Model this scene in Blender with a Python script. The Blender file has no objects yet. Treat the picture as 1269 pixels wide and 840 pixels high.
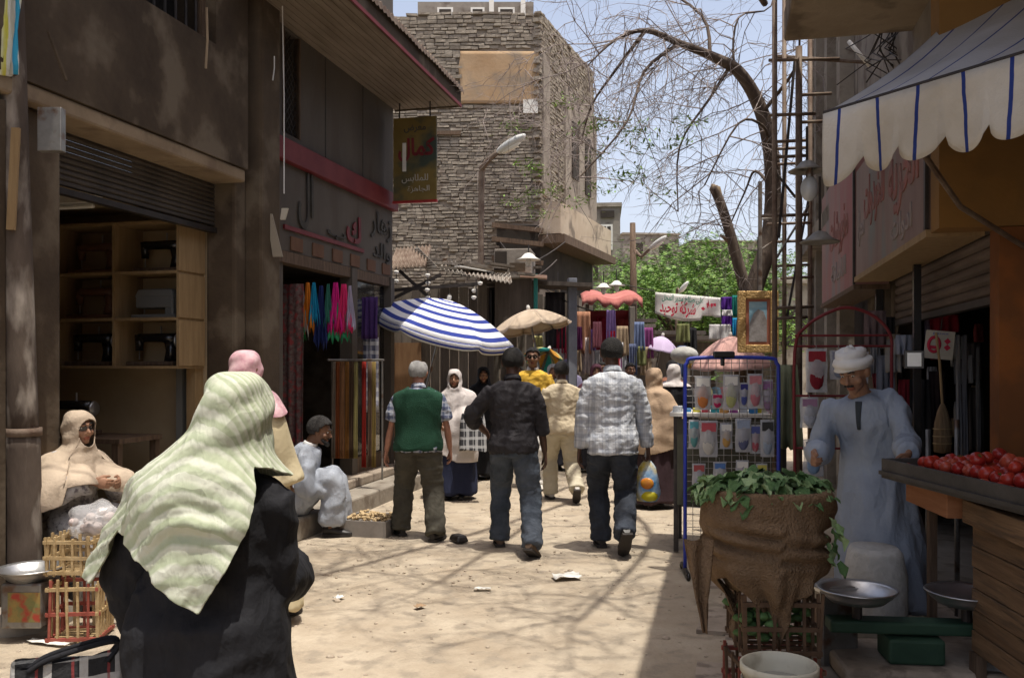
import bpy, bmesh, math, random
import numpy as np
from mathutils import Vector as V, Matrix, Euler, Quaternion
random.seed(7); RNG = np.random.RandomState(11)
SC = bpy.context.scene; COL = SC.collection
PI = math.pi; R = math.radians

# ---------------------------------------------------------------- camera, light, exposure
F = 1100.0; HZ = 450.0; CX = 634.5; EYE = 1.6          # measured from the photograph (1269 px wide)
cam = bpy.data.objects.new('camera', bpy.data.cameras.new('camera')); COL.objects.link(cam)
cam.location = (0, 0, EYE); cam.rotation_euler = (PI/2, 0, 0)
cam.data.sensor_width = 36; cam.data.lens = 36*F/1269; cam.data.shift_y = (HZ-420)/1269
cam.data.clip_start = .05; cam.data.clip_end = 3000
SC.camera = cam
SUN_DIR = V((-.15, .17, -1)).normalized()               # the way the light travels
w = bpy.data.worlds.new("World"); SC.world = w; w.use_nodes = True
nt = w.node_tree; sky = nt.nodes.new('ShaderNodeTexSky'); sky.sky_type = 'NISHITA'; sky.sun_disc = False
el = math.asin(-SUN_DIR.z); sky.sun_elevation = el
sky.sun_rotation = math.atan2(-SUN_DIR.x, -SUN_DIR.y)
sky.air_density = .9; sky.dust_density = 7.0; sky.ozone_density = 1.5
# dusty city air: the same pale veil all round the horizon, thinning towards the zenith
_tc = nt.nodes.new('ShaderNodeTexCoord'); _sp = nt.nodes.new('ShaderNodeSeparateXYZ'); nt.links.new(_tc.outputs['Generated'], _sp.inputs[0])
_rp = nt.nodes.new('ShaderNodeValToRGB'); _rp.color_ramp.interpolation = 'EASE'; _rp.color_ramp.elements[0].color = (3.6, 3.8, 4.3, 1); _rp.color_ramp.elements[0].position = 0; _rp.color_ramp.elements[1].color = (.5, .6, .85, 1); _rp.color_ramp.elements[1].position = .75
nt.links.new(_sp.outputs[2], _rp.inputs[0]); _ad = nt.nodes.new('ShaderNodeMix'); _ad.data_type = 'RGBA'; _ad.blend_type = 'ADD'; _ad.inputs['Factor'].default_value = 1
nt.links.new(sky.outputs[0], _ad.inputs['A']); nt.links.new(_rp.outputs[0], _ad.inputs['B']); nt.links.new(_ad.outputs['Result'], nt.nodes['Background'].inputs[0]); nt.nodes['Background'].inputs[1].default_value = .12
sl = bpy.data.lights.new('sun', 'SUN'); sl.energy = 4.0; sl.angle = R(.5); sl.color = (1, .95, .86)
sun = bpy.data.objects.new('sun', sl); COL.objects.link(sun); sun.rotation_euler = SUN_DIR.to_track_quat('-Z', 'Y').to_euler()
SC.view_settings.view_transform = 'Standard'; SC.view_settings.look = 'None'
SC.view_settings.exposure = .32; SC.view_settings.gamma = 1
SC.render.engine = 'CYCLES'
SC.cycles.use_denoising = True
SC.cycles.max_bounces = 7; SC.cycles.diffuse_bounces = 4; SC.cycles.transparent_max_bounces = 12

# ---------------------------------------------------------------- helpers
def P(px, py, Y): return V(((px-CX)*Y/F, Y, EYE-(py-HZ)*Y/F))
ANG = -math.atan(.24); UX, UY = math.sin(-ANG), math.cos(ANG)   # street direction
OX = -4.448
def S(a, b, z=0): return V((OX+a*UY+b*UX, b*UY-a*UX, z))          # a = across the street from the left wall, b = along it

_p = np.arange(256); np.random.RandomState(5).shuffle(_p); PERM = np.concatenate([_p, _p, _p])
_g = np.random.RandomState(6).normal(size=(256, 3)); GRAD = _g/np.linalg.norm(_g, axis=1)[:, None]
def perlin(p):
    p = np.asarray(p, float); i = np.floor(p).astype(int); f = p-i; i &= 255
    u = f*f*f*(f*(f*6-15)+10); out = 0
    for dx in (0, 1):
        for dy in (0, 1):
            for dz in (0, 1):
                h = PERM[PERM[PERM[(i[..., 0]+dx) & 255]+((i[..., 1]+dy) & 255)]+((i[..., 2]+dz) & 255)]
                d = (GRAD[h]*(f-np.array([dx, dy, dz]))).sum(-1)
                wt = (u[..., 0] if dx else 1-u[..., 0])*(u[..., 1] if dy else 1-u[..., 1])*(u[..., 2] if dz else 1-u[..., 2])
                out = out+wt*d
    return out
def fbm(p, o=3):
    s = 0; a = 1
    for k in range(o): s = s+a*perlin(np.asarray(p)*2**k+k*17.3); a *= .5
    return s

def tag(o, label=None, cat=None, group=None, kind=None):
    if label: o['label'] = label
    if cat: o['category'] = cat
    if group: o['group'] = group
    if kind: o['kind'] = kind
    return o
def link(o, parent=None):
    COL.objects.link(o)
    if parent is not None: o.parent = parent
    return o
def empty(name, loc=(0, 0, 0), rz=0, label=None, cat=None, group=None, kind=None):
    o = bpy.data.objects.new(name, None); o.location = loc; o.rotation_euler = (0, 0, rz); o.empty_display_size = .1
    COL.objects.link(o); return tag(o, label, cat, group, kind)
def kids(o): return [c for c in bpy.data.objects if c.parent == o]
def copy_tree(o, parent=None, loc=None, rz=None, label=None, mats=None):
    c = o.copy(); COL.objects.link(c)
    if parent is not None: c.parent = parent
    if loc is not None: c.location = loc
    if rz is not None: c.rotation_euler[2] = rz
    if label: c['label'] = label
    for ch in kids(o): copy_tree(ch, c)
    return c

def catmull(keys, t):
    """keys: (n,k) array, t in 0..n-1"""
    K = np.asarray(keys, float); n = len(K); t = np.clip(np.asarray(t, float), 0, n-1-1e-9)
    i = np.floor(t).astype(int); f = (t-i)[:, None]
    p0 = K[np.clip(i-1, 0, n-1)]; p1 = K[i]; p2 = K[np.clip(i+1, 0, n-1)]; p3 = K[np.clip(i+2, 0, n-1)]
    return .5*((2*p1)+(-p0+p2)*f+(2*p0-5*p1+4*p2-p3)*f**2+(-p0+3*p1-3*p2+p3)*f**3)

class MB:
    def __init__(s): s.v = []; s.f = []; s.m = []; s.uv = {}; s.n = 0
    def add(s, vs, fs, m=0, uv=None):
        b = s.n; vs = [tuple(x) for x in vs]
        if uv is not None:
            for i, q in enumerate(uv): s.uv[b+i] = q
        s.v += vs; s.n += len(vs)
        s.f += [tuple(b+i for i in f) for f in fs]; s.m += [m]*len(fs); return s
    def box(s, c, d, rot=None, m=0, taper=1):
        x, y, z = d[0]/2, d[1]/2, d[2]/2; t = taper
        vs = [V(q) for q in ((-x, -y, -z), (x, -y, -z), (x, y, -z), (-x, y, -z), (-x*t, -y*t, z), (x*t, -y*t, z), (x*t, y*t, z), (-x*t, y*t, z))]
        if rot is not None:
            M_ = rot if isinstance(rot, Matrix) else Euler(rot).to_matrix()
            vs = [M_ @ q for q in vs]
        c = V(c); return s.add([q+c for q in vs], [(0, 3, 2, 1), (4, 5, 6, 7), (0, 1, 5, 4), (1, 2, 6, 5), (2, 3, 7, 6), (3, 0, 4, 7)], m)
    def bb(s, x0, x1, y0, y1, z0, z1, m=0): return s.box(((x0+x1)/2, (y0+y1)/2, (z0+z1)/2), (abs(x1-x0), abs(y1-y0), abs(z1-z0)), None, m)
    def beam(s, a, b, w_, h_, m=0, up=(0, 0, 1)):
        a, b = V(a), V(b); d = b-a; L = d.length; y = d.normalized(); u = V(up)
        if abs(y.dot(u)) > .98: u = V((1, 0, 0))
        x = y.cross(u).normalized(); z = x.cross(y)
        return s.box((a+b)/2, (w_, L, h_), Matrix((x, y, z)).transposed(), m)
    def tube(s, pts, r, n=8, m=0, caps=True, ell=None, up=None):
        pts = [V(p) for p in pts]; k = len(pts)
        if not hasattr(r, '__len__'): r = [r]*k
        vs = []; prev = None
        for i, p in enumerate(pts):
            t = (pts[min(i+1, k-1)]-pts[max(i-1, 0)])
            t = t.normalized() if t.length > 1e-9 else V((0, 0, 1))
            if prev is None:
                u = V(up) if up else (V((0, 0, 1)) if abs(t.z) < .9 else V((1, 0, 0)))
            else: u = prev
            x = (u-t*u.dot(t))
            x = x.normalized() if x.length > 1e-6 else t.orthogonal().normalized()
            prev = x; y = t.cross(x)
            rr = r[i]; rx, ry = (rr if hasattr(rr, '__len__') else (rr, rr*(ell or 1)))
            for j in range(n):
                q = 2*PI*j/n; vs.append(p+x*(math.cos(q)*rx)+y*(math.sin(q)*ry))
        fs = [(i*n+j, i*n+(j+1) % n, (i+1)*n+(j+1) % n, (i+1)*n+j) for i in range(k-1) for j in range(n)]
        if caps: fs += [tuple(range(n-1, -1, -1)), tuple((k-1)*n+j for j in range(n))]
        return s.add(vs, fs, m)
    def lathe(s, prof, c=(0, 0, 0), n=20, m=0, sx=1, sy=1, rot=None):
        c = V(c); vs = []
        for r_, z in prof:
            for j in range(n):
                q = V((math.cos(2*PI*j/n)*r_*sx, math.sin(2*PI*j/n)*r_*sy, z))
                if rot is not None: q = rot @ q
                vs.append(c+q)
        k = len(prof)
        fs = [(i*n+j, i*n+(j+1) % n, (i+1)*n+(j+1) % n, (i+1)*n+j) for i in range(k-1) for j in range(n)]
        return s.add(vs, fs, m)
    def ball(s, c, r, nu=12, nv=8, m=0, rot=None):
        if not hasattr(r, '__len__'): r = (r, r, r)
        c = V(c); vs = []
        for i in range(nv+1):
            a = PI*i/nv
            for j in range(nu):
                b = 2*PI*j/nu; q = V((r[0]*math.sin(a)*math.cos(b), r[1]*math.sin(a)*math.sin(b), r[2]*math.cos(a)))
                if rot is not None: q = rot @ q
                vs.append(c+q)
        fs = [(i*nu+j, (i+1)*nu+j, (i+1)*nu+(j+1) % nu, i*nu+(j+1) % nu) for i in range(nv) for j in range(nu)]
        return s.add(vs, fs, m)
    def grid(s, X, m=0, uv=None, closed=False):
        """X: (nv,nu,3)"""
        X = np.asarray(X); nv, nu = X.shape[:2]; jm = nu if closed else nu-1
        fs = [(i*nu+j, i*nu+(j+1) % nu, (i+1)*nu+(j+1) % nu, (i+1)*nu+j) for i in range(nv-1) for j in range(jm)]
        return s.add(X.reshape(-1, 3), fs, m, None if uv is None else np.asarray(uv).reshape(-1, 2))
    def prism(s, poly, z0, z1, m=0, M_=None):
        n = len(poly); vs = [V((x, y, z0)) for x, y in poly]+[V((x, y, z1)) for x, y in poly]
        if M_ is not None: vs = [M_ @ q for q in vs]
        return s.add(vs, [tuple(range(n-1, -1, -1)), tuple(range(n, 2*n))]+[(i, (i+1) % n, n+(i+1) % n, n+i) for i in range(n)], m)
    def mesh(s, name, mats=None, smooth=False):
        me = bpy.data.meshes.new(name); me.from_pydata(s.v, [], s.f)
        for q in (mats if isinstance(mats, (list, tuple)) else [mats]):
            if q is not None: me.materials.append(q)
        me.polygons.foreach_set('material_index', s.m)
        if smooth: me.polygons.foreach_set('use_smooth', [True]*len(s.f))
        if s.uv:
            ul = me.uv_layers.new(name='UVMap'); li = np.empty(len(me.loops), dtype=np.int32); me.loops.foreach_get('vertex_index', li)
            ua = np.zeros((s.n, 2))
            for i, q in s.uv.items(): ua[i] = q
            ul.data.foreach_set('uv', ua[li].ravel())
        me.update(); return me
    def build(s, name, mats, parent=None, smooth=False, bevel=0, loc=None, rz=None, solid=0, auto=None):
        o = bpy.data.objects.new(name, s.mesh(name, mats, smooth)); link(o, parent)
        if loc is not None: o.location = loc
        if rz is not None: o.rotation_euler = (0, 0, rz)
        if solid:
            md = o.modifiers.new('s', 'SOLIDIFY'); md.thickness = solid; md.offset = 0
        if bevel:
            md = o.modifiers.new('b', 'BEVEL'); md.width = bevel; md.segments = 2; md.limit_method = 'ANGLE'
        return o

# ---- materials
def mat(name, c1, c2=None, sc=3., rough=.85, bump=0., bsc=40., metal=0., c3=None, sc2=None, stretch=None, spec=.3, detail=6, coat=0, warp=0, trans=0, alpha=1, lo=.35, hi=.65, crease=0, csc=7.):
    """a plain material: two or three colours mixed by noise, with fine relief"""
    m = bpy.data.materials.new(name); m.use_nodes = True; n = m.node_tree.nodes; L = m.node_tree.links
    b = n['Principled BSDF']; b.inputs['Roughness'].default_value = rough; b.inputs['Metallic'].default_value = metal
    b.inputs['Specular IOR Level'].default_value = spec; b.inputs['Coat Weight'].default_value = coat
    if trans: b.inputs['Transmission Weight'].default_value = trans
    if alpha < 1: b.inputs['Alpha'].default_value = alpha
    tc = n.new('ShaderNodeTexCoord'); mp = n.new('ShaderNodeMapping'); L.new(tc.outputs['Object'], mp.inputs[0])
    if stretch: mp.inputs['Scale'].default_value = stretch
    col = None
    if c2 is not None:
        t = n.new('ShaderNodeTexNoise'); t.inputs['Scale'].default_value = sc; t.inputs['Detail'].default_value = detail; t.inputs['Roughness'].default_value = .65
        L.new(mp.outputs[0], t.inputs['Vector'])
        r_ = n.new('ShaderNodeValToRGB'); r_.color_ramp.elements[0].position = lo; r_.color_ramp.elements[1].position = hi
        r_.color_ramp.elements[0].color = (*c1, 1); r_.color_ramp.elements[1].color = (*c2, 1)
        L.new(t.outputs['Fac'], r_.inputs[0]); col = r_.outputs[0]
        if c3 is not None:
            t2 = n.new('ShaderNodeTexNoise'); t2.inputs['Scale'].default_value = sc2 or sc*4; t2.inputs['Detail'].default_value = 8
            L.new(mp.outputs[0], t2.inputs['Vector'])
            r2 = n.new('ShaderNodeValToRGB'); r2.color_ramp.elements[0].position = .52; r2.color_ramp.elements[1].position = .64
            L.new(t2.outputs['Fac'], r2.inputs[0])
            mx = n.new('ShaderNodeMix'); mx.data_type = 'RGBA'; L.new(r2.outputs[0], mx.inputs['Factor']); L.new(col, mx.inputs['A']); mx.inputs['B'].default_value = (*c3, 1)
            col = mx.outputs['Result']
        L.new(col, b.inputs['Base Color'])
    else: b.inputs['Base Color'].default_value = (*c1, 1)
    if bump:
        t3 = n.new('ShaderNodeTexNoise'); t3.inputs['Scale'].default_value = bsc; t3.inputs['Detail'].default_value = 5
        L.new(mp.outputs[0], t3.inputs['Vector'])
        bp = n.new('ShaderNodeBump'); bp.inputs['Strength'].default_value = bump; bp.inputs['Distance'].default_value = .02
        L.new(t3.outputs['Fac'], bp.inputs['Height']); L.new(bp.outputs[0], b.inputs['Normal'])
    if crease: add_crease(m, crease, csc)
    return m
def add_crease(m, st, csc=7.):
    """thin rumpled creases of worn cloth, as relief only"""
    n = m.node_tree.nodes; L = m.node_tree.links; b = n['Principled BSDF']; tc = n.new('ShaderNodeTexCoord'); prev = b.inputs['Normal'].links[0].from_socket if b.inputs['Normal'].links else None
    for sc_, k, dist in ((csc, 1., .035), (csc*2.6, .7, .014)):
        t = n.new('ShaderNodeTexNoise'); t.inputs['Scale'].default_value = sc_; t.inputs['Detail'].default_value = 2; t.inputs['Distortion'].default_value = .7; mp = n.new('ShaderNodeMapping'); mp.inputs['Scale'].default_value = (1, 1, .5); L.new(tc.outputs['Object'], mp.inputs[0]); L.new(mp.outputs[0], t.inputs['Vector'])
        s1 = n.new('ShaderNodeMath'); s1.operation = 'SUBTRACT'; L.new(t.outputs['Fac'], s1.inputs[0]); s1.inputs[1].default_value = .5
        s2 = n.new('ShaderNodeMath'); s2.operation = 'ABSOLUTE'; L.new(s1.outputs[0], s2.inputs[0]); s3 = n.new('ShaderNodeMath'); s3.operation = 'MULTIPLY'; L.new(s2.outputs[0], s3.inputs[0]); s3.inputs[1].default_value = -4
        bp = n.new('ShaderNodeBump'); bp.inputs['Strength'].default_value = st*k; bp.inputs['Distance'].default_value = dist; L.new(s3.outputs[0], bp.inputs['Height'])
        if prev is not None: L.new(prev, bp.inputs['Normal'])
        prev = bp.outputs[0]
    L.new(prev, b.inputs['Normal'])
def stripes(name, bands, coord='UV', axis=1, freq=1., rough=.9, bump=.3, bsc=60, warp=0., soft=0.02, noise=None):
    """bands: list of (position 0..1, colour) repeating freq times along an axis"""
    m = mat(name, bands[0][1], None, rough=rough, bump=bump, bsc=bsc, spec=.15); n = m.node_tree.nodes; L = m.node_tree.links
    tc = n.new('ShaderNodeTexCoord'); sp = n.new('ShaderNodeSeparateXYZ')
    src = tc.outputs[coord]
    if warp:
        nz = n.new('ShaderNodeTexNoise'); nz.inputs['Scale'].default_value = 3; L.new(src, nz.inputs['Vector'])
        ad = n.new('ShaderNodeVectorMath'); ad.operation = 'MULTIPLY_ADD'; L.new(nz.outputs['Color'], ad.inputs[0]); ad.inputs[1].default_value = (warp,)*3; L.new(src, ad.inputs[2]); src = ad.outputs[0]
    L.new(src, sp.inputs[0])
    mu = n.new('ShaderNodeMath'); mu.operation = 'MULTIPLY'; L.new(sp.outputs[axis], mu.inputs[0]); mu.inputs[1].default_value = freq
    fr = n.new('ShaderNodeMath'); fr.operation = 'FRACT'; L.new(mu.outputs[0], fr.inputs[0])
    rp = n.new('ShaderNodeValToRGB'); cr = rp.color_ramp
    if soft == 0: cr.interpolation = 'CONSTANT'
    cr.elements[0].position = bands[0][0]; cr.elements[0].color = (*bands[0][1], 1)
    cr.elements[1].position = bands[1][0]; cr.elements[1].color = (*bands[1][1], 1)
    for p_, c_ in bands[2:]:
        e = cr.elements.new(p_); e.color = (*c_, 1)
    L.new(fr.outputs[0], rp.inputs[0]); out = rp.outputs[0]
    if noise:
        t = n.new('ShaderNodeTexNoise'); t.inputs['Scale'].default_value = noise[0]; t.inputs['Detail'].default_value = 6; L.new(tc.outputs['Object'], t.inputs['Vector'])
        mx = n.new('ShaderNodeMix'); mx.data_type = 'RGBA'; mx.blend_type = 'MULTIPLY'
        r2 = n.new('ShaderNodeValToRGB'); r2.color_ramp.elements[0].position = .35; r2.color_ramp.elements[1].position = .65
        r2.color_ramp.elements[0].color = (*noise[1], 1); r2.color_ramp.elements[1].color = (1, 1, 1, 1)
        L.new(t.outputs['Fac'], r2.inputs[0]); mx.inputs['Factor'].default_value = 1; L.new(out, mx.inputs['A']); L.new(r2.outputs[0], mx.inputs['B']); out = mx.outputs['Result']
    L.new(out, n['Principled BSDF'].inputs['Base Color'])
    return m
def plaid(name, base, lines, f=(9, 9), coord='Object', ax=(0, 2), rough=.9, warp=.03):
    """lines: [(axis index 0/1, position, width, colour, strength)] crossing bands"""
    m = mat(name, base, None, rough=rough, bump=.35, bsc=45, spec=.15); n = m.node_tree.nodes; L = m.node_tree.links
    tc = n.new('ShaderNodeTexCoord'); src = tc.outputs[coord]
    nz = n.new('ShaderNodeTexNoise'); nz.inputs['Scale'].default_value = 5; L.new(src, nz.inputs['Vector'])
    ad = n.new('ShaderNodeVectorMath'); ad.operation = 'MULTIPLY_ADD'; L.new(nz.outputs['Color'], ad.inputs[0]); ad.inputs[1].default_value = (warp,)*3; L.new(src, ad.inputs[2])
    sp = n.new('ShaderNodeSeparateXYZ'); L.new(ad.outputs[0], sp.inputs[0])
    fr = []
    for k in (0, 1):
        mu = n.new('ShaderNodeMath'); mu.operation = 'MULTIPLY'; L.new(sp.outputs[ax[k]], mu.inputs[0]); mu.inputs[1].default_value = f[k]
        q = n.new('ShaderNodeMath'); q.operation = 'FRACT'; L.new(mu.outputs[0], q.inputs[0]); fr.append(q.outputs[0])
    col = None
    for k, pos, wd, c, st in lines:
        cp = n.new('ShaderNodeMath'); cp.operation = 'COMPARE'; L.new(fr[k], cp.inputs[0]); cp.inputs[1].default_value = pos; cp.inputs[2].default_value = wd
        ms = n.new('ShaderNodeMath'); ms.operation = 'MULTIPLY'; L.new(cp.outputs[0], ms.inputs[0]); ms.inputs[1].default_value = st
        mx = n.new('ShaderNodeMix'); mx.data_type = 'RGBA'; L.new(ms.outputs[0], mx.inputs['Factor']); mx.inputs['B'].default_value = (*c, 1)
        if col is None: mx.inputs['A'].default_value = (*base, 1)
        else: L.new(col, mx.inputs['A'])
        col = mx.outputs['Result']
    L.new(col, n['Principled BSDF'].inputs['Base Color'])
    return m

# ---- Arabic lettering (shaped by hand, since a text object does no joining)
AF = {'ا': 'ﺍﺎ', 'ب': 'ﺏﺐﺑﺒ', 'ت': 'ﺕﺖﺗﺘ', 'ج': 'ﺝﺞﺟﺠ', 'ح': 'ﺡﺢﺣﺤ', 'خ': 'ﺥﺦﺧﺨ', 'د': 'ﺩﺪ', 'ر': 'ﺭﺮ', 'ز': 'ﺯﺰ', 'س': 'ﺱﺲﺳﺴ', 'ش': 'ﺵﺶﺷﺸ', 'ع': 'ﻉﻊﻋﻌ',
      'ف': 'ﻑﻒﻓﻔ', 'ق': 'ﻕﻖﻗﻘ', 'ك': 'ﻙﻚﻛﻜ', 'ل': 'ﻝﻞﻟﻠ', 'م': 'ﻡﻢﻣﻤ', 'ن': 'ﻥﻦﻧﻨ', 'ه': 'ﻩﻪﻫﻬ', 'و': 'ﻭﻮ', 'ي': 'ﻱﻲﻳﻴ', 'ة': 'ﺓﺔ', 'ى': 'ﻯﻰ', 'ط': 'ﻁﻂﻃﻄ', 'ص': 'ﺹﺺﺻﺼ'}
def arab(s):
    out = []
    for i, c in enumerate(s):
        f = AF.get(c)
        if not f: out.append(c); continue
        pj = i > 0 and s[i-1] in AF and len(AF[s[i-1]]) == 4
        nj = i+1 < len(s) and s[i+1] in AF and len(f) == 4
        k = (1 if pj else 0)+(2 if nj else 0); out.append(f[k] if k < len(f) else f[0])
    return ''.join(reversed(out))
def lettering(name, text, size, M_, m, parent, width=None, depth=.002, bold=.0, latin=False):
    """flat letters as a mesh, centred on the matrix M_ (x right, y up)"""
    c = bpy.data.curves.new('t', 'FONT'); c.body = text if latin else arab(text); c.size = 1; c.align_x = 'CENTER'; c.align_y = 'CENTER'; c.extrude = depth/size; c.offset = bold; c.resolution_u = 3
    o = bpy.data.objects.new('t', c); COL.objects.link(o); dg = bpy.context.evaluated_depsgraph_get()
    me = bpy.data.meshes.new_from_object(o.evaluated_get(dg)); bpy.data.objects.remove(o)
    k = np.empty(len(me.vertices)*3); me.vertices.foreach_get('co', k); k = k.reshape(-1, 3)
    if not len(k): return None
    lo, hi = k.min(0), k.max(0); k[:, :2] -= ((lo+hi)/2)[:2]
    sx = (width/(hi[0]-lo[0])) if width else size; k *= (sx, size, size)
    me.vertices.foreach_set('co', k.ravel()); me.transform(M_); me.materials.clear(); me.materials.append(m); me.update(); me.name = name
    return link(bpy.data.objects.new(name, me), parent)
def frame(o, x, y):
    x = V(x).normalized(); y = V(y); y = (y-x*x.dot(y)).normalized(); z = x.cross(y)
    M_ = Matrix((x, y, z)).transposed().to_4x4(); M_.translation = V(o); return M_
# ---------------------------------------------------------------- materials
DIRT = mat('dirt', (.325, .265, .195), (.43, .365, .28), sc=1.7, detail=12, rough=.95, bump=.7, bsc=34, c3=(.285, .24, .185), sc2=6, spec=.1)
STONE_SLAB = mat('stone_slab', (.27, .22, .17), (.40, .33, .26), sc=3.5, rough=.85, bump=.35, bsc=25, c3=(.2, .16, .125), sc2=9)
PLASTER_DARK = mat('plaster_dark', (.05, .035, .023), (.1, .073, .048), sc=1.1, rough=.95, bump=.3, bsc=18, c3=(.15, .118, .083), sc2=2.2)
PLASTER_TAN = mat('plaster_tan', (.2, .145, .092), (.3, .228, .15), sc=1.6, rough=.95, bump=.3, bsc=20, c3=(.17, .12, .08), sc2=3)
PANEL_GREY = mat('panel_grey', (.085, .072, .06), (.115, .097, .08), sc=1.2, rough=.8, bump=.1, bsc=20, c3=(.09, .072, .058), sc2=3, stretch=(1, 1, .4))
SHUT = mat('shutter_metal', (.05, .041, .033), (.09, .074, .06), sc=3, rough=.6, bump=.1, bsc=50, stretch=(1, 1, .3), spec=.4)
WOOD_DARK = mat('wood_dark', (.075, .047, .03), (.15, .1, .065), sc=4, rough=.8, bump=.3, bsc=12, stretch=(8, 8, 1))
WOOD_OCHRE = mat('wood_ochre', (.25, .165, .08), (.33, .225, .115), sc=3, rough=.75, bump=.15, bsc=12, stretch=(6, 6, .7))
WOOD_PLANK = mat('wood_plank', (.15, .083, .04), (.26, .155, .08), sc=2.5, rough=.8, bump=.35, bsc=14, stretch=(2, .6, 9), c3=(.13, .08, .045), sc2=6)
POLE_M = mat('pole_weathered', (.055, .04, .031), (.115, .088, .069), sc=3, rough=.9, bump=.5, bsc=14, stretch=(1, 1, .35), c3=(.30, .26, .22), sc2=5)
CREAM = mat('cream_paint', (.32, .24, .145), (.38, .30, .19), sc=2, rough=.8, bump=.08)
RED_BAND = mat('red_band', (.13, .012, .016), (.18, .028, .03), sc=3, rough=.6, spec=.3)
RED_PAINT = mat('red_paint', (.36, .03, .03), (.26, .02, .02), sc=6, rough=.5, bump=.1)
BLUE_PAINT = mat('blue_paint', (.02, .035, .30), (.03, .05, .38), sc=8, rough=.45, spec=.4)
MET_DARK = mat('metal_dark', (.035, .03, .028), (.06, .05, .045), sc=8, rough=.5, metal=.4)
MET_GREY = mat('metal_grey', (.20, .19, .18), (.29, .28, .26), sc=6, rough=.45, metal=.7, c3=(.16, .10, .07), sc2=9)
ALU = mat('aluminium', (.46, .46, .46), (.58, .58, .58), sc=6, rough=.34, metal=.9, bump=.08, bsc=30)
RUST = mat('rusty_pipe', (.11, .07, .05), (.22, .17, .13), sc=6, rough=.75, metal=.3, bump=.2)
BLACK_IRON = mat('black_enamel', (.012, .011, .011), rough=.25, spec=.6)
GREY_IRON = mat('grey_enamel', (.16, .16, .15), rough=.35, spec=.5)
BROWN_IRON = mat('brown_case', (.13, .06, .035), (.17, .085, .05), sc=5, rough=.4)
GLASS = mat('shop_glass', (.035, .035, .035), rough=.06, spec=.6, alpha=.55)
WHITE_CARD = mat('white_card', (.62, .60, .55), (.7, .68, .63), sc=5, rough=.7)
WHITE_CLOTH = mat('white_cloth', (.66, .65, .63), (.76, .75, .73), sc=5, rough=.9, bump=.2)
INK_BLACK = mat('ink_black', (.015, .015, .018), rough=.7); INK_RED = mat('ink_red', (.55, .03, .07), rough=.7); INK_GREEN = mat('ink_green', (.03, .22, .15), rough=.7); INK_BLUE = mat('ink_blue', (.04, .08, .42), rough=.7)
INK_GREY = mat('ink_grey', (.42, .40, .34), rough=.8); PAINT_DARK = mat('paint_dark', (.05, .045, .04), (.075, .07, .06), sc=6, rough=.8)
BURLAP = mat('burlap', (.17, .11, .066), (.25, .17, .105), sc=5, rough=.98, bump=.9, bsc=90, spec=.05)
PLASTIC_CREAM = mat('plastic_cream', (.58, .56, .45), (.66, .63, .52), sc=3, rough=.45, c3=(.4, .36, .27), sc2=6)
PLASTIC_CLEAR = mat('clear_bag', (.75, .75, .76), rough=.12, spec=.6, alpha=.34, bump=.8, bsc=14)
REED = mat('palm_reed', (.36, .25, .12), (.47, .35, .19), sc=9, rough=.8, bump=.2, stretch=(1, 1, 1)); REED_RED = mat('palm_reed_red', (.24, .05, .035), (.33, .10, .07), sc=7, rough=.75)
OCHRE = mat('ochre_wall', (.17, .09, .028), (.22, .12, .038), sc=1.6, rough=.85, bump=.1, c3=(.24, .125, .035), sc2=2.5); ORANGE_WALL = mat('orange_wall', (.15, .055, .017), (.19, .072, .022), sc=2, rough=.8, bump=.1, c3=(.25, .085, .02), sc2=3)
CONCRETE = mat('concrete', (.22, .19, .155), (.32, .285, .235), sc=1.5, rough=.95, bump=.35, bsc=20, c3=(.17, .14, .11), sc2=4)
GREY_WALL = mat('grey_render', (.19, .165, .14), (.28, .25, .215), sc=1.4, rough=.95, bump=.3, bsc=18, c3=(.14, .115, .095), sc2=3)
BLACK_CLOTH = mat('black_cloth', (.009, .009, .011), (.016, .016, .019), sc=8, rough=.85, bump=.35, bsc=22, spec=.25)
HAIR_BLACK = mat('hair_black', (.009, .008, .007), (.018, .015, .013), sc=30, rough=.6, bump=.9, bsc=170, spec=.3); HAIR_GREY = mat('hair_grey', (.32, .31, .3), (.5, .49, .47), sc=30, rough=.7, bump=.9, bsc=160); HAIR_SALT = mat('hair_salt', (.02, .018, .017), (.06, .055, .052), sc=30, rough=.7, bump=.9, bsc=160)
SOLE = mat('shoe_sole', (.035, .03, .027), rough=.8); SHOE_BLACK = mat('shoe_black', (.018, .016, .015), (.035, .03, .027), sc=8, rough=.45); SHOE_BROWN = mat('shoe_brown', (.09, .055, .035), (.13, .085, .055), sc=8, rough=.6); SHOE_WHITE = mat('shoe_pale', (.45, .42, .38), (.55, .52, .47), sc=8, rough=.7)
DARK_HOLE = mat('hole_shade', (.03, .024, .02), (.05, .04, .032), sc=3, rough=.95)  # near-black colour stands in for the shade inside openings and rooms
BRICK = mat('old_brick', (.225, .192, .152), (.33, .288, .235), sc=2.2, rough=.98, bump=.6, bsc=14, c3=(.19, .155, .125), sc2=6, spec=.05)
MORTAR = mat('mortar', (.22, .18, .14), (.33, .275, .22), sc=3, rough=.98, bump=.6, bsc=20, spec=.05)
def dye(name, c, s=.8, **k): return mat(name, tuple(x*s for x in c), c, sc=5, rough=.9, bump=.25, bsc=50, spec=.15, crease=.10, **k)
_cl = {}
def cl(c, r_=.85):
    key = tuple(round(x, 3) for x in c)
    if key not in _cl: _cl[key] = dye('fabric_%d' % len(_cl), c)
    return _cl[key]
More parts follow.
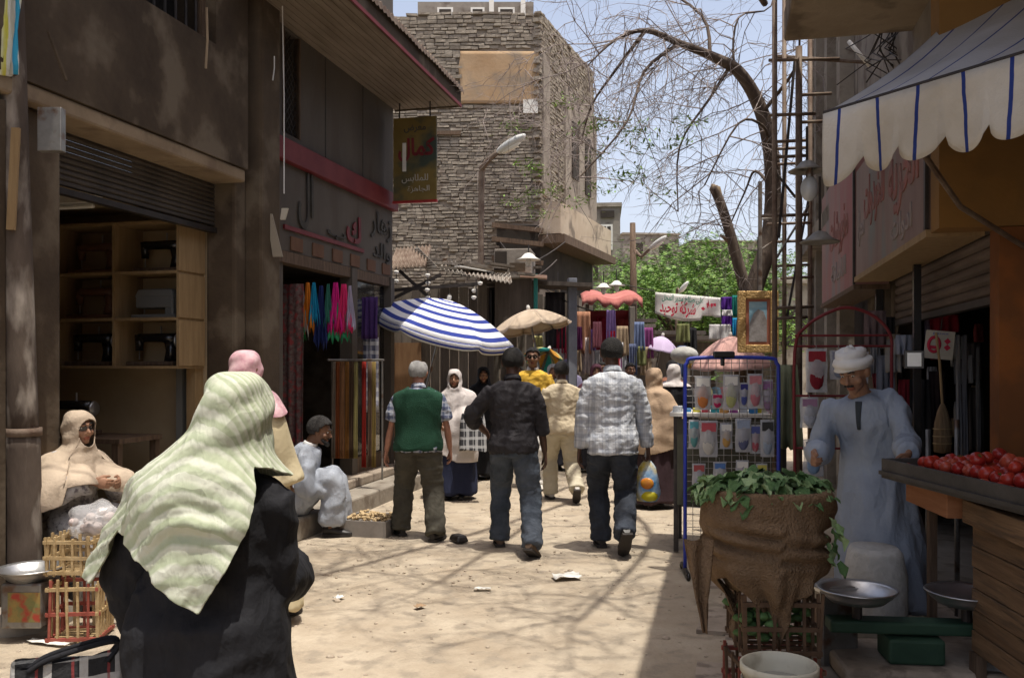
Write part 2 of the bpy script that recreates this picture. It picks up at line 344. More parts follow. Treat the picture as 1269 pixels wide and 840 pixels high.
LEAF = [mat('leaf_dark', (.07, .145, .045), (.11, .205, .075), sc=22, rough=.55, bump=.5, bsc=30), mat('leaf_mid', (.16, .27, .10), (.23, .345, .15), sc=22, rough=.55, bump=.5, bsc=30), mat('leaf_pale', (.28, .40, .18), (.34, .46, .24), sc=22, rough=.55, bump=.4, bsc=30)]
# ---------------------------------------------------------------- cloth and bodies
def meld(mb, voxel, smooth=2, fac=.5):
    """one continuous skin over overlapping closed shapes -> (verts, quads)"""
    o = bpy.data.objects.new('tmp', mb.mesh('tmp')); COL.objects.link(o)
    md = o.modifiers.new('r', 'REMESH'); md.mode = 'VOXEL'; md.voxel_size = voxel; md.adaptivity = 0
    if smooth:
        ms = o.modifiers.new('s', 'SMOOTH'); ms.iterations = smooth; ms.factor = fac
    me = bpy.data.meshes.new_from_object(o.evaluated_get(bpy.context.evaluated_depsgraph_get()))
    v = np.empty(len(me.vertices)*3); me.vertices.foreach_get('co', v); v = v.reshape(-1, 3)
    nr = np.empty(len(me.vertices)*3); me.vertices.foreach_get('normal', nr); nr = nr.reshape(-1, 3)
    li = np.empty(len(me.loops), dtype=np.int32); me.loops.foreach_get('vertex_index', li)
    lt = np.empty(len(me.polygons), dtype=np.int32); me.polygons.foreach_get('loop_total', lt)
    ls = np.empty(len(me.polygons), dtype=np.int32); me.polygons.foreach_get('loop_start', ls)
    fs = [li[a:a+b].tolist() for a, b in zip(ls, lt)]
    m0 = o.data; bpy.data.objects.remove(o); bpy.data.meshes.remove(me); bpy.data.meshes.remove(m0)
    return v, nr, fs
def raw(name, v, fs, mats, parent, mi=None, uv=None):
    me = bpy.data.meshes.new(name); me.from_pydata(np.asarray(v).tolist(), [], fs)
    for q in (mats if isinstance(mats, (list, tuple)) else [mats]): me.materials.append(q)
    me.polygons.foreach_set('use_smooth', [True]*len(fs))
    if mi is not None: me.polygons.foreach_set('material_index', mi)
    if uv is not None:
        ul = me.uv_layers.new(name='UVMap'); li = np.empty(len(me.loops), dtype=np.int32); me.loops.foreach_get('vertex_index', li)
        ul.data.foreach_set('uv', np.asarray(uv)[li].ravel())
    me.update(); return link(bpy.data.objects.new(name, me), parent)
def cloth(name, mb, voxel, m, parent, folds=(), smooth=3, seed=0, ground=None):
    v, nr, fs = meld(mb, voxel, smooth)
    for (sx, sy, sz), amp, ridge in folds:
        q = v*np.array([sx, sy, sz])+seed*7.7; q = q+.6*np.stack([perlin(q*.5+3), perlin(q*.5+9), perlin(q*.5+5)], 1)
        n_ = perlin(q)
        if ridge: n_ = .62-np.abs(n_)*2.2
        v = v+nr*(amp*n_)[:, None]
    if ground is not None: v[:, 2] = np.maximum(v[:, 2], ground)
    return raw(name, v, fs, m, parent)
def drape(name, rings, m, parent, nu=72, nv=50, t0=-PI, t1=PI, hem=None, folds=None, cut=None, over=None, gap=.014, closed=None, solid=.004, uvf=None, power=2.0):
    """a hanging cloth: horizontal rings (z,cx,cy,rx,ry) from the top down; theta 0 looks to +y.
    hem(theta) -> lowest z; folds(theta,z,t) -> outward push"""
    K = np.array(rings, float); n = len(K); th = np.linspace(t0, t1, nu, endpoint=False) if (t1-t0 > 6.28) else np.linspace(t0, t1, nu)
    closed = (t1-t0 > 6.28) if closed is None else closed
    D = catmull(K, np.linspace(0, n-1, 400)); zz = D[:, 0]
    X = np.zeros((nv, nu, 3)); UV = np.zeros((nv, nu, 2)); ZT = K[0, 0]
    # arc length along the profile
    seg = np.sqrt(np.diff(zz)**2+np.diff(D[:, 3])**2); arc = np.concatenate([[0], np.cumsum(seg)])
    OV = None
    if over:
        pv = []
        for ob in over:
            q = np.empty(len(ob.data.vertices)*3); ob.data.vertices.foreach_get('co', q); pv.append(q.reshape(-1, 3))
        pv = np.concatenate(pv); zlo, zhi = K[-1, 0]-.02, K[0, 0]; NZ, NT = 44, 48; pv = pv[(pv[:, 2] > zlo) & (pv[:, 2] < zhi)]
        o_ = np.argsort(zz); cx_ = np.interp(pv[:, 2], zz[o_], D[o_, 1]); cy_ = np.interp(pv[:, 2], zz[o_], D[o_, 2]); dx, dy = pv[:, 0]-cx_, pv[:, 1]-cy_
        iz = np.clip(((zhi-pv[:, 2])/(zhi-zlo)*NZ).astype(int), 0, NZ-1); it = (((np.arctan2(dx, dy)+PI)/(2*PI)*NT).astype(int)) % NT
        OV = np.zeros((NZ, NT)); np.maximum.at(OV, (iz, it), np.hypot(dx, dy))
        OV = np.maximum.reduce([np.roll(OV, k, 1) for k in (-1, 0, 1)])
        for i in range(1, NZ): OV[i] = np.maximum(OV[i], OV[i-1]-.10*(zhi-zlo)/NZ)
        for _ in range(2): OV = (np.roll(OV, 1, 1)+2*OV+np.roll(OV, -1, 1))/4; OV[1:-1] = (OV[:-2]+2*OV[1:-1]+OV[2:])/4
    for j, a in enumerate(th):
        zb = hem(a) if hem else K[-1, 0]
        k = int(np.argmin(np.abs(zz-zb))) if hem else 399
        s_ = np.linspace(0, arc[k], nv); d = np.stack([np.interp(s_, arc, D[:, c]) for c in range(5)], 1)
        ca, sa = math.cos(a), math.sin(a)
        den = (abs(sa)**power+abs(ca)**power)**(1/power)
        f_ = folds(a, d[:, 0], s_) if folds else 0
        if OV is not None:
            base = np.sqrt((d[:, 3]*sa)**2+(d[:, 4]*ca)**2)/den; fi = np.clip((zhi-d[:, 0])/(zhi-zlo)*NZ-.5, 0, NZ-1.001); i0 = fi.astype(int); fr = fi-i0; ft_ = ((a+PI)/(2*PI)*NT-.5) % NT; j0 = int(ft_); jf = ft_-j0; j1 = (j0+1) % NT
            ov = (OV[i0, j0]*(1-fr)+OV[i0+1, j0]*fr)*(1-jf)+(OV[i0, j1]*(1-fr)+OV[i0+1, j1]*fr)*jf; f_ = f_*.8+np.maximum(0, ov+gap-base)
        X[:, j, 0] = d[:, 1]+(d[:, 3]+f_)*sa/den; X[:, j, 1] = d[:, 2]+(d[:, 4]+f_)*ca/den; X[:, j, 2] = d[:, 0]
        UV[:, j, 0] = a/PI; UV[:, j, 1] = s_
    if uvf is not None: UV = uvf(UV, X)
    fs = []; jm = nu if closed else nu-1
    for i in range(nv-1):
        for j in range(jm):
            j2 = (j+1) % nu
            if cut is not None:
                c = (X[i, j]+X[i+1, j2])/2
                if cut((th[j]+th[j2])/2 if j2 else th[j], c): continue
            fs.append((i*nu+j, (i+1)*nu+j, (i+1)*nu+j2, i*nu+j2))
    o = raw(name, X.reshape(-1, 3), fs, m, parent, uv=UV.reshape(-1, 2))
    if solid:
        md = o.modifiers.new('s', 'SOLIDIFY'); md.thickness = solid; md.offset = -1
    return o
def ik(a, b, l1, l2, pole):
    a, b, pole = V(a), V(b), V(pole); d = b-a; L = min(d.length, (l1+l2)*.999); dn = d.normalized(); b = a+dn*L
    x = (l1*l1-l2*l2+L*L)/(2*L); h = math.sqrt(max(0, l1*l1-x*x)); p = pole-dn*pole.dot(dn); p = p.normalized() if p.length > 1e-6 else V((0, 1, 0))
    return a+dn*x+p*h, b
def smoothpath(pts, rad, k=5):
    K = np.array([list(p)+[r] if not hasattr(r, '__len__') else list(p)+[r[0]] for p, r in zip(pts, rad)], float)
    D = catmull(K, np.linspace(0, len(K)-1, (len(K)-1)*k+1)); return [V(q[:3]) for q in D], [max(.003, q[3]) for q in D]
def hand(mb, wrist, d, n, right, curl=.5, k=1., spread=.0, vox=None):
    """palm and five fingers; d = along the hand, n = out of the back of the hand"""
    d = V(d).normalized(); n = V(n); n = (n-d*n.dot(d)).normalized(); s = d.cross(n)*(-1 if right else 1)   # s points to the thumb side
    L = V(wrist)
    mb.tube([L-d*.03*k, L+d*.02*k, L+d*.06*k, L+d*.095*k], [(.024*k, .019*k), (.028*k, .017*k), (.039*k, .015*k), (.036*k, .012*k)][0:4], 10, ell=None, up=s)
    for off, ln, rr in ((.029, .072, .0088), (.010, .08, .0092), (-.010, .075, .0088), (-.028, .058, .0078)):
        c = curl*(1+.25*(.02-off)/.05); b0 = L+d*(.088-abs(off)*.25)*k+s*off*k; p = [b0-d*.02*k, b0]; th = 0
        for fr, tw in ((.42, .55), (.33, .75), (.25, .55)):
            th += c*tw*1.3; p.append(p[-1]+(d*math.cos(th)-n*math.sin(th))*ln*fr*k)
        mb.tube(p, [rr*k, rr*1.05*k, rr*k, rr*.92*k, rr*.7*k], 8)
    b0 = L+d*.03*k+s*.026*k; d1 = (d*.75+s*.55-n*.25).normalized(); d2 = (d*.95+s*.15-n*.35).normalized()
    mb.tube([b0-d*.015*k-s*.012*k, b0, b0+d1*.038*k, b0+d1*.038*k+d2*.032*k, b0+d1*.038*k+d2*.055*k], [.011*k, .013*k, .0115*k, .0105*k, .008*k], 8)
def head_shape(mb, c, Rm, k=1., nose=1., beard=0):
    """skull, jaw, nose, brow, ears in a frame facing +y"""
    c = V(c); T = lambda x, y, z: c+Rm @ V((x*k, y*k, z*k))
    mb.ball(T(0, -.012, .03), (.076*k, .095*k, .088*k), 18, 12, rot=Rm); mb.ball(T(0, .018, -.02), (.065*k, .072*k, .085*k), 16, 12, rot=Rm)
    mb.ball(T(0, .05, -.085), (.034*k, .035*k, .028*k), 12, 8, rot=Rm)
    mb.tube([T(0, .088, .018), T(0, .104, -.012), T(0, .112, -.03)], [.008*k, .0125*k, .0155*k*nose], 8); mb.ball(T(.013, .095, -.033), .0095*k, 8, 6); mb.ball(T(-.013, .095, -.033), .0095*k, 8, 6)
    mb.tube([T(-.04, .078, .03), T(-.015, .091, .034), T(.015, .091, .034), T(.04, .078, .03)], .0095*k, 8)
    mb.tube([T(-.024, .08, -.058), T(0, .093, -.056), T(.024, .08, -.058)], .0075*k, 8); mb.tube([T(-.02, .08, -.068), T(0, .091, -.07), T(.02, .08, -.068)], .008*k, 8)
    for s in (-1, 1):
        mb.ball(T(.045*s, .055, -.025), (.026*k, .026*k, .026*k), 10, 8, rot=Rm)
        mb.ball(T(.083*s, -.008, -.005), (.013*k, .02*k, .033*k), 10, 8, rot=Rm @ Euler((0, .25*s, .3*s)).to_matrix())
SKIN = {}
def skin(key):
    base = {'mid': (.33, .175, .105), 'dark': (.095, .048, .031), 'brown': (.19, .095, .055), 'ruddy': (.42, .20, .13), 'fair': (.46, .27, .18)}[key]
    if key not in SKIN:
        d = tuple(x*.8 for x in base); l = (base[0]*.8, base[1]*.5, base[2]*.5)
        SKIN[key] = [mat('skin_'+key, d, tuple(x*1.1 for x in base), sc=14, rough=.55, bump=.12, bsc=160, spec=.4), mat('lips_'+key, l, rough=.5)]
    return SKIN[key]
EYEW = mat('eye_white', (.62, .58, .53), rough=.25, spec=.5); EYED = mat('eye_dark', (.012, .008, .006), rough=.15, spec=.6)
def head_parts(root, body_mb, T, Rm, c, k, hair, hairm, style='short', glasses=None, brow=None, beard=None):
    for s in (-1, 1):
        e = MB(); e.ball(T(.031*s, .0735, .012), (.0125*k, .0105*k, .0062*k), 10, 8); e.ball(T(.0315*s, .0798, .012), (.0056*k, .0056*k, .0056*k), 8, 6, m=1); e.build('eye', [EYEW, EYED], root, True)
        if brow is not None: MB().tube([T(.012*s, .097, .037), T(.03*s, .094, .043), T(.05*s, .08, .037)], [.0035*k, .0045*k, .003*k], 6).build('eyebrow', brow, root, True)
    if glasses:
        gm = MB()
        for s in (-1, 1):
            gm.tube([T(.034*s+.026*math.cos(q), .1-.02*abs(math.cos(q)+s), .012+.02*math.sin(q)) for q in np.linspace(0, 2*PI, 13)], .0025*k, 6)
            gm.tube([T(.06*s, .085, .018), T(.08*s, .04, .018), T(.08*s, -.01, .012)], .0025*k, 6)
        gm.tube([T(-.008, .103, .016), T(.008, .103, .016)], .0025*k, 6); g = gm.build('sunglasses' if glasses == 'dark' else 'glasses', MET_DARK, root, True)
        lm = MB()
        for s in (-1, 1): lm.add([T(.034*s+.025*math.cos(q), .1-.02*abs(math.cos(q)+s), .012+.019*math.sin(q)) for q in np.linspace(0, 2*PI, 12, endpoint=False)], [tuple(range(12))])
        lm.build('lens', EYED, g)
    if hair:
        # a cap of hair over the skull with a cut hairline
        n1, n2 = 40, 26; X = np.zeros((n2, n1, 3))
        for i in range(n2):
            a = PI*(i/(n2-1))*.78
            for j in range(n1):
                b = 2*PI*j/n1; x, y, z = math.sin(a)*math.sin(b), math.sin(a)*math.cos(b), math.cos(a); nn = float(perlin(np.array([[x*5, y*5, z*5]]))[0])
                t = .003+.003*nn
                if style == 'curly': t = .012+.008*float(perlin(np.array([[x*11, y*11, z*11]]))[0])
                q = T(x*(.0775+t), -.012+y*(.0965+t), .03+z*(.0895+t)); X[i, j] = q
        fs = []
        for i in range(n2-1):
            a = PI*((i+.5)/(n2-1))*.78
            for j in range(n1):
                b = 2*PI*(j+.5)/n1; y, z = math.sin(a)*math.cos(b), math.cos(a)
                wob = .06*math.sin(b*7)+.04*math.sin(b*13+1)
                lim = .52+wob*.6 if y > .55 else (-.05 if y > .1 else (-.62 if y < -.2 else -.25))+wob*.5
                if style == 'bald' and z > .72+.06*math.sin(b*3) and y > -.45: continue
                if y > .1 and y <= .55: lim = .0+.52*(y-.1)/.45+wob*.4
                if z < lim: continue
                fs.append((i*n1+j, (i+1)*n1+j, (i+1)*n1+(j+1) % n1, i*n1+(j+1) % n1))
        o = raw('hair', X.reshape(-1, 3), fs, hairm, root); md = o.modifiers.new('s', 'SOLIDIFY'); md.thickness = .012; md.offset = -1
def person(label, loc, yaw, H=1.72, group=None, skin_='brown', hip=None, lean=(0, 0), feet=None, hands=None, elbows=None, headrot=(0, 0, 0), girth=1., hair='short', hairm=None, brow=True,
           glasses=None, top=None, topkind='shirt', sleeve=1., vest=None, trousers=None, shoes=None, collar=None, hem=-.16, robe=None, scarf=None, curl=.45, hand_dir=None, vox=.013, seed=1, legr=1., toes=None,
           seat=False, kneep=None, shoelift=(0, 0), noseat=None, fold=1.):
    """local frame: facing +y, right hand at +x. feet/hands are ankle and wrist targets in metres"""
    k = H/1.75; root = empty('person', loc, yaw, label, 'person', group); sk = skin(skin_); hairm = hairm or HAIR_BLACK
    hp = V(hip if hip else (0, 0, .93*k)); L1, L2, A1, A2 = .43*k, .42*k, .285*k, .255*k
    up = V((lean[0], lean[1], 1)).normalized(); nb = hp+up*.53*k; fw = V((0, 1, 0)); fw = (fw-up*fw.dot(up)).normalized(); rt = V((1, 0, 0)); rt = (rt-up*rt.dot(up)-fw*rt.dot(fw)).normalized()
    sp = lambda t, y=0., x=0.: hp+up*(.53*k*t)+fw*y*k+rt*x*k
    TR = [(-.14, .150, .105, 0), (0, .168, .12, -.005), (.22, .148, .108, 0), (.5, .165, .118, .005), (.75, .178, .115, -.005), (.88, .165, .095, -.012), (.97, .085, .07, -.01), (1.08, .058, .058, .005)]
    def torso(mb, inf=0., t0=-.14, t1=1.1, flare=0.):
        TT = [q for q in TR if t0 <= q[0] <= t1]
        if TT[0][0] > t0: TT = [(t0, TT[0][1], TT[0][2], TT[0][3])]+TT
        pts = [sp(t, y) for t, rx, ry, y in TT]; rr = [((rx*girth)*k+inf+flare*max(0, .2-t), (ry*girth)*k+inf+flare*max(0, .2-t)) for t, rx, ry, y in TT]
        K = np.array([list(p)+list(r_) for p, r_ in zip(pts, rr)]); D = catmull(K, np.linspace(0, len(K)-1, (len(K)-1)*4+1))
        mb.tube([V(q[:3]) for q in D], [(q[3], q[4]) for q in D], 22, up=rt)
    sh = {s: sp(.835, -.012, .18*s*girth**.5) for s in (-1, 1)}; hj = {s: hp+V((.088*s*k, 0, -.03*k)) for s in (-1, 1)}
    feet = feet or [(-.1*k, 0, .085*k), (.1*k, 0, .085*k)]; hands = hands or [(-.27*k, .06*k, .78*k), (.27*k, .06*k, .78*k)]
    kn, an, el_, wr = {}, {}, {}, {}
    for i, s in enumerate((-1, 1)):
        kn[s], an[s] = ik(hj[s], feet[i], L1, L2, kneep[i] if kneep else (0.06*s, 1, .1)); el_[s], wr[s] = ik(sh[s], hands[i], A1, A2, elbows[i] if elbows else (.5*s, -1, 0))
    # the body: one continuous skin, with finely made head and hands
    b = MB(); torso(b, -.02*k)
    for s in (-1, 1):
        b.ball(sh[s], .04*k, 12, 8); p, r_ = smoothpath([sh[s], sh[s].lerp(el_[s], .5), el_[s], el_[s].lerp(wr[s], .4), wr[s]], [.038*k, .036*k, .032*k, .035*k, .026*k]); b.tube(p, r_, 12)
        p, r_ = smoothpath([hj[s], hj[s].lerp(kn[s], .5), kn[s], kn[s].lerp(an[s], .35), an[s]], [.066*k, .06*k, .045*k, .046*k, .034*k]); b.tube(p, r_, 12)
        ft = V(toes[0 if s < 0 else 1]) if toes else V((.1*s, 1, 0)); ft.normalize()
        b.tube([an[s]+V((0, 0, .01)), an[s]-ft*.02*k+V((0, 0, -.04*k)), an[s]+ft*.08*k+V((0, 0, -.05*k)), an[s]+ft*.15*k+V((0, 0, -.06*k))], [.036*k, .036*k, .034*k, .02*k], 10)
    v, nr, fs = meld(b, vox*1.1, 2); mi = [0]*len(fs); nb_ = len(v)
    Rm = Euler(headrot, 'YXZ').to_matrix(); hc = nb+up*.145*k+fw*.035*k+Rm @ V((0, .0, .0)); T = lambda x, y, z: hc+Rm @ V((x*k, y*k, z*k))
    hb = MB(); head_shape(hb, hc, Rm, k); hb.tube([nb-up*.06*k, nb+up*.05*k, hc-up*.03*k-fw*.015*k], [.064*k, .055*k, .056*k], 14)
    hv, hn, hf = meld(hb, .0075 if vox > .012 else .006, 2)
    loc_ = (hv-np.array(hc)) @ np.array(Rm)/k   # into head frame
    lipm = (np.abs(loc_[:, 0]) < .026) & (loc_[:, 2] < -.049) & (loc_[:, 2] > -.077) & (loc_[:, 1] > .07)
    V_ = [v, hv]; n0 = nb_; fs = list(fs); fs += [[q+n0 for q in f] for f in hf]; mi += [1 if lipm[f].all() else 0 for f in hf]; n0 += len(hv)
    for i, s in enumerate((-1, 1)):
        d = V(hand_dir[i]) if hand_dir and hand_dir[i] else (wr[s]-el_[s]).normalized()*.8+V((0, 0, -.4)); d.normalize()
        hm = MB(); hand(hm, wr[s]+d*.01, d, (s*1., .15, .12), s > 0, curl[i] if hasattr(curl, '__len__') else curl, k*.98); av, _, af = meld(hm, .0048, 1); V_.append(av)
        fs += [[q+n0 for q in f] for f in af]; mi += [0]*len(af); n0 += len(av)
    raw('body', np.concatenate(V_), fs, sk, root, mi)
    head_parts(root, None, T, Rm, hc, k, hair, hairm, hair if isinstance(hair, str) else 'short', glasses, hairm if brow else None)
    fz = fold
    if topkind and top:
        c = MB(); torso(c, .026*k, hem, .97, .07 if topkind != 'vest' else .0)
        for s in (-1, 1):
            a = [sh[s]-rt*s*.02, sh[s].lerp(el_[s], .5), el_[s]]; rr = [.066*k, .066*k, .06*k]
            if sleeve >= 1: a += [el_[s].lerp(wr[s], .5), wr[s].lerp(el_[s], .04)]; rr += [.055*k, .047*k]
            elif sleeve < .5: a = [a[0], sh[s].lerp(el_[s], .45), sh[s].lerp(el_[s], .8)]; rr = [.068*k, .074*k, .073*k]
            elif sleeve < 1: a += [el_[s].lerp(wr[s], .35)]; rr += [.058*k]
            p, r_ = smoothpath(a, rr); c.tube(p, r_, 14)
        cloth(topkind, c, vox*.85, top, root, [((5, 5, 5), .010*k*fz, True), ((8, 8, 13), .010*k*fz, True), ((17, 17, 20), .006*k*fz, True)], 2, seed)
        if collar is not None:
            q = MB(); q.tube([sp(.97, .055*math.cos(t)-.006, .066*math.sin(t))+up*(.03*k-.02*k*math.cos(t)) for t in np.linspace(.35, 2*PI-.35, 16)], [(.026*k, .008*k)]*16, 8, up=up); q.build('collar', collar, root, True)
    if vest is not None:
        c = MB(); torso(c, .050*k, -.12, .97)
        for s in (-1, 1): c.tube([sp(.93, -.01, .07*s), sp(.86, -.012, .15*s)], [(.075*k, .06*k), (.085*k, .055*k)], 12, up=fw)
        cloth('vest', c, vox*.85, vest, root, [((6, 6, 7), .010*k, True)], 3, seed+3)
    if trousers is not None:
        c = MB(); c.tube([sp(.08), sp(-.02), hp-up*.1*k], [(.146*k*girth, .108*k*girth), (.168*k*girth+.006, .125*k*girth+.006), (.160*k*girth, .12*k*girth)], 18, up=rt)
        for s in (-1, 1):
            lo = an[s]+(an[s]-kn[s]).normalized()*.035*k
            p, r_ = smoothpath([hj[s], hj[s].lerp(kn[s], .5), kn[s], kn[s].lerp(lo, .5), lo], [x*k*legr for x in (.108, .096, .082, .077, .078)]); c.tube(p, r_, 14)
        cloth('trousers', c, vox*.85, trousers, root, [((5, 5, 8), .016*k*fz, True), ((9, 9, 18), .009*k*fz, True), ((18, 18, 26), .004*k*fz, True)], 3, seed+5, ground=.01)
    if shoes is not None:
        for i, s in enumerate((-1, 1)):
            ft = V(toes[i]) if toes else V((.12*s, 1, 0)); ft.normalize(); dn = (an[s]-kn[s]).normalized(); side = V((ft.y, -ft.x, 0)).normalized(); u_ = side.cross(ft).normalized(); h0 = an[s]-u_*.085*k
            q = MB()
            for (y0, w0, z0, z1, mm) in ((0, 0, 0, 0, 0),):
                rings = [(-.075, .026, .012, .075), (-.055, .036, .0, .095), (0, .038, .0, .1), (.05, .041, .0, .075), (.11, .047, .0, .058), (.16, .04, .003, .045), (.19, .018, .012, .032)]
                X = np.zeros((len(rings), 14, 3))
                for a_, (y, wd, zl, zh) in enumerate(rings):
                    for j in range(14):
                        t = 2*PI*j/14; zz = (zl+zh)/2+(zh-zl)/2*math.sin(t); xx = wd*math.cos(t)*(1.0 if math.sin(t) < .2 else 1-.35*math.sin(t)); X[a_, j] = h0+ft*y*k+side*xx*k+u_*zz*k
                q.grid(X, 0, closed=True); q.add([tuple(x) for x in X[0]], [tuple(range(13, -1, -1))]); q.add([tuple(x) for x in X[-1]], [tuple(range(14))])
            so = q.build('shoe', shoes, root, True)
            sq = MB(); sq.prism([(-.04, -.08), (-.045, .0), (-.05, .1), (-.04, .17), (0, .2), (.04, .17), (.05, .1), (.045, 0), (.04, -.08)], -.004, .016, M_=Matrix.Translation(h0) @ Matrix((side, ft, u_)).transposed().to_4x4() @ Matrix.Scale(k, 4)); sq.build('sole', SOLE, so)
    return root, dict(k=k, hp=hp, up=up, fw=fw, rt=rt, sp=sp, sh=sh, el=el_, wr=wr, kn=kn, an=an, hc=hc, T=T, Rm=Rm, nb=nb)
# ---------------------------------------------------------------- ground
def ground_sheet():
    xs = np.concatenate([np.linspace(-400, -8, 14), np.linspace(-7.8, 7.8, 150), np.linspace(8, 400, 14)]); ys = np.concatenate([np.linspace(-60, -1.2, 8), np.linspace(-1, 22, 220), np.linspace(22.5, 60, 12), np.linspace(80, 1500, 14)])
    X, Y = np.meshgrid(xs, ys); q = np.stack([X, Y, X*0], -1); near = np.exp(-np.maximum(0, np.abs(X)-6)/3)*np.exp(-np.maximum(0, Y-20)/4)*np.exp(-np.maximum(0, -Y))
    Z = (fbm(q*.5, 3)*.010+fbm(q*3.1+7, 3)*.005)*near; Z -= Z.max()
    MB().grid(np.stack([X, Y, Z], -1)[:, ::1]).build('ground', DIRT, None, True)['kind'] = 'structure'
ground_sheet()
# paving slabs along the right-hand shops, each a slab of its own
pav = empty('pavement', S(4.5, 2, 0), ANG, kind='structure')
sm = {}
for i in range(11):
    for j in range(3):
        wv, lv = .62, .55
        k = (i*7+j*3) % 5
        if k not in sm:
            r_ = random.Random(k); mb = MB(); mb.prism([(-.30+r_.uniform(-.01, .01), -.265), (.295, -.262+r_.uniform(-.01, .01)), (.30, .262), (-.292, .265+r_.uniform(-.012, .0))], -.05, .0); sm[k] = mb.mesh('slab', STONE_SLAB)
        o = bpy.data.objects.new('paving_slab', sm[k]); link(o, pav); o.location = (.02+j*wv+(.1 if i % 2 else -.05), .3+i*lv+random.uniform(-.01, .01), .006+random.uniform(0, .012)); o.rotation_euler = (random.uniform(-.008, .008), random.uniform(-.008, .008), random.uniform(-.02, .02))
# step before the left shops
st = empty('shop_step', S(0, 8.9, 0), ANG, kind='structure')
MB().bb(-.5, .52, 0, 3.3, -.05, .17).build('step_slab', CONCRETE, st, bevel=.02); MB().bb(-.5, .2, .1, 3.2, .172, .27).build('threshold', STONE_SLAB, st, bevel=.015)

# pebbles and dust on the lane
def pebbles():
    mb = MB()
    for _ in range(2600):
        a, b = random.uniform(-.2, 5.2), random.uniform(1.5, 17); p = S(a, b); r_ = random.uniform(.004, .014)*(1 if random.random() < .93 else 2.2)
        mb.ball((p.x, p.y, r_*.1-.01), (r_, r_*random.uniform(.6, 1), r_*.6), 6, 4)
    tag(mb.build('pebbles', mat('pebble', (.3, .24, .18), (.45, .38, .3), sc=20, rough=.95), None, True), 'small stones and dry dung scattered over the lane', 'pebbles', kind='stuff')
pebbles()
def scrap(px, py, w_, h_, m, label, rz=.3, crumple=.02):
    Y = EYE*F/(py-HZ); c = P(px, py, Y); g = np.zeros((6, 8, 3))
    for i in range(6):
        for j in range(8):
            g[i, j] = ((j/7-.5)*w_, (i/5-.5)*h_, .006+crumple*abs(float(perlin(np.array([[i*.6+px, j*.6, .5]]))[0]))*1.6)
    tag(MB().grid(g).build('paper_scrap', m, None, True, loc=(c.x, c.y, .0), rz=rz, solid=.002), label, 'paper scrap', 'litter on the lane')
scrap(702, 716, .2, .14, WHITE_CARD, 'pale crumpled paper lying on the lane behind the plaid shirted man', .2, .05)
scrap(342, 808, .13, .08, WHITE_CARD, 'flat white paper scrap beside the black robed woman', .4)
scrap(60, 797, .26, .05, WHITE_CARD, 'torn white paper strip on the ground by the reed crates', -.3)
scrap(420, 741, .08, .05, WHITE_CARD, 'tiny white scrap on the lane in front of the seated man', 1.)
scrap(598, 730, .12, .05, WHITE_CARD, 'thin pale scrap on the lane in front of the dark shirted man', .1)
scrap(520, 752, .07, .05, mat('card_brown', (.3, .2, .12), rough=.9), 'small brown card scrap on the bare dirt', .7)

# ---------------------------------------------------------------- left: sewing machine shop (local x = out into the lane, y = along it)
B1 = empty('shop_building', S(0, 4.6, 0), ANG, 'dark plastered shop building with half raised roller shutter over sewing machines', 'building')
def part(mb, name, m, parent, **k): return mb.build(name, m, parent, **k)
mb = MB(); z0, z1 = 3.36, 8.5; wb0, wb1, wz0, wz1 = 2.13, 3.22, 4.32, 5.35   # window hole
for y0, y1, a, b in ((-3.5, wb0, z0, z1), (wb1, 3.74, z0, z1), (wb0, wb1, z0, wz0), (wb0, wb1, wz1, z1)): mb.bb(-.34, .1, y0, y1, a, b)
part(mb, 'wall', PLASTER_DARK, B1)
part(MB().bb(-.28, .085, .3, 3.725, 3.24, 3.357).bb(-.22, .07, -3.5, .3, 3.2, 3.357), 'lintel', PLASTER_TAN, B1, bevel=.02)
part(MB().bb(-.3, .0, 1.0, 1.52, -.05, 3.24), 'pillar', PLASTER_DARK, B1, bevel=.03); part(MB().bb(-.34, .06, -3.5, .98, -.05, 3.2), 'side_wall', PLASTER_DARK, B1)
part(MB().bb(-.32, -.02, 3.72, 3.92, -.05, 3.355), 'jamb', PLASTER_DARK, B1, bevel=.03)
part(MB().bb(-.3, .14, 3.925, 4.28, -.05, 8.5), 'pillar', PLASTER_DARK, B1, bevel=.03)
part(MB().bb(-.3, .9, -3.5, 3.9, 6.2, 6.45), 'balcony_slab', CONCRETE, B1)  # unseen slab above the view, added to keep the upper wall in shade
wn = part(MB().bb(-.06, .0, wb0, wb1, wz0, wz0+.05).bb(-.06, .0, wb0, wb1, wz1-.05, wz1).bb(-.06, .0, wb0, wb0+.05, wz0+.05, wz1-.05).bb(-.06, .0, wb1-.05, wb1, wz0+.05, wz1-.05), 'window', WOOD_DARK, B1)
for i in range(7): part(MB().tube([(-.02, wb0+.12+i*.142, wz0+.03), (-.02, wb0+.12+i*.142, wz1-.03)], .012, 8), 'bar', MET_DARK, wn)
part(MB().bb(-.3, -.28, wb0, wb1, wz0, wz1), 'pane', mat('window_dark', (.03, .028, .026), rough=.2), wn)
sh = part(MB().tube([(-.22, 1.53, 3.33), (-.22, 3.72, 3.33)], .05, 10), 'roller_shutter', SHUT, B1)
for i in range(10):
    z = 3.255-.0425*i; pf = [(0, .021), (.014, .012), (.016, 0), (.014, -.012), (0, -.021)]
    q = MB(); q.add([(-.24+x, y, z+zz) for y in (1.525, 3.718) for x, zz in pf], [(a, a+1, a+6, a+5) for a in range(4)]); part(q, 'slat', SHUT, sh)
part(MB().bb(-.265, -.2, 1.525, 3.718, 2.79, 2.835), 'bottom_rail', MET_DARK, sh)
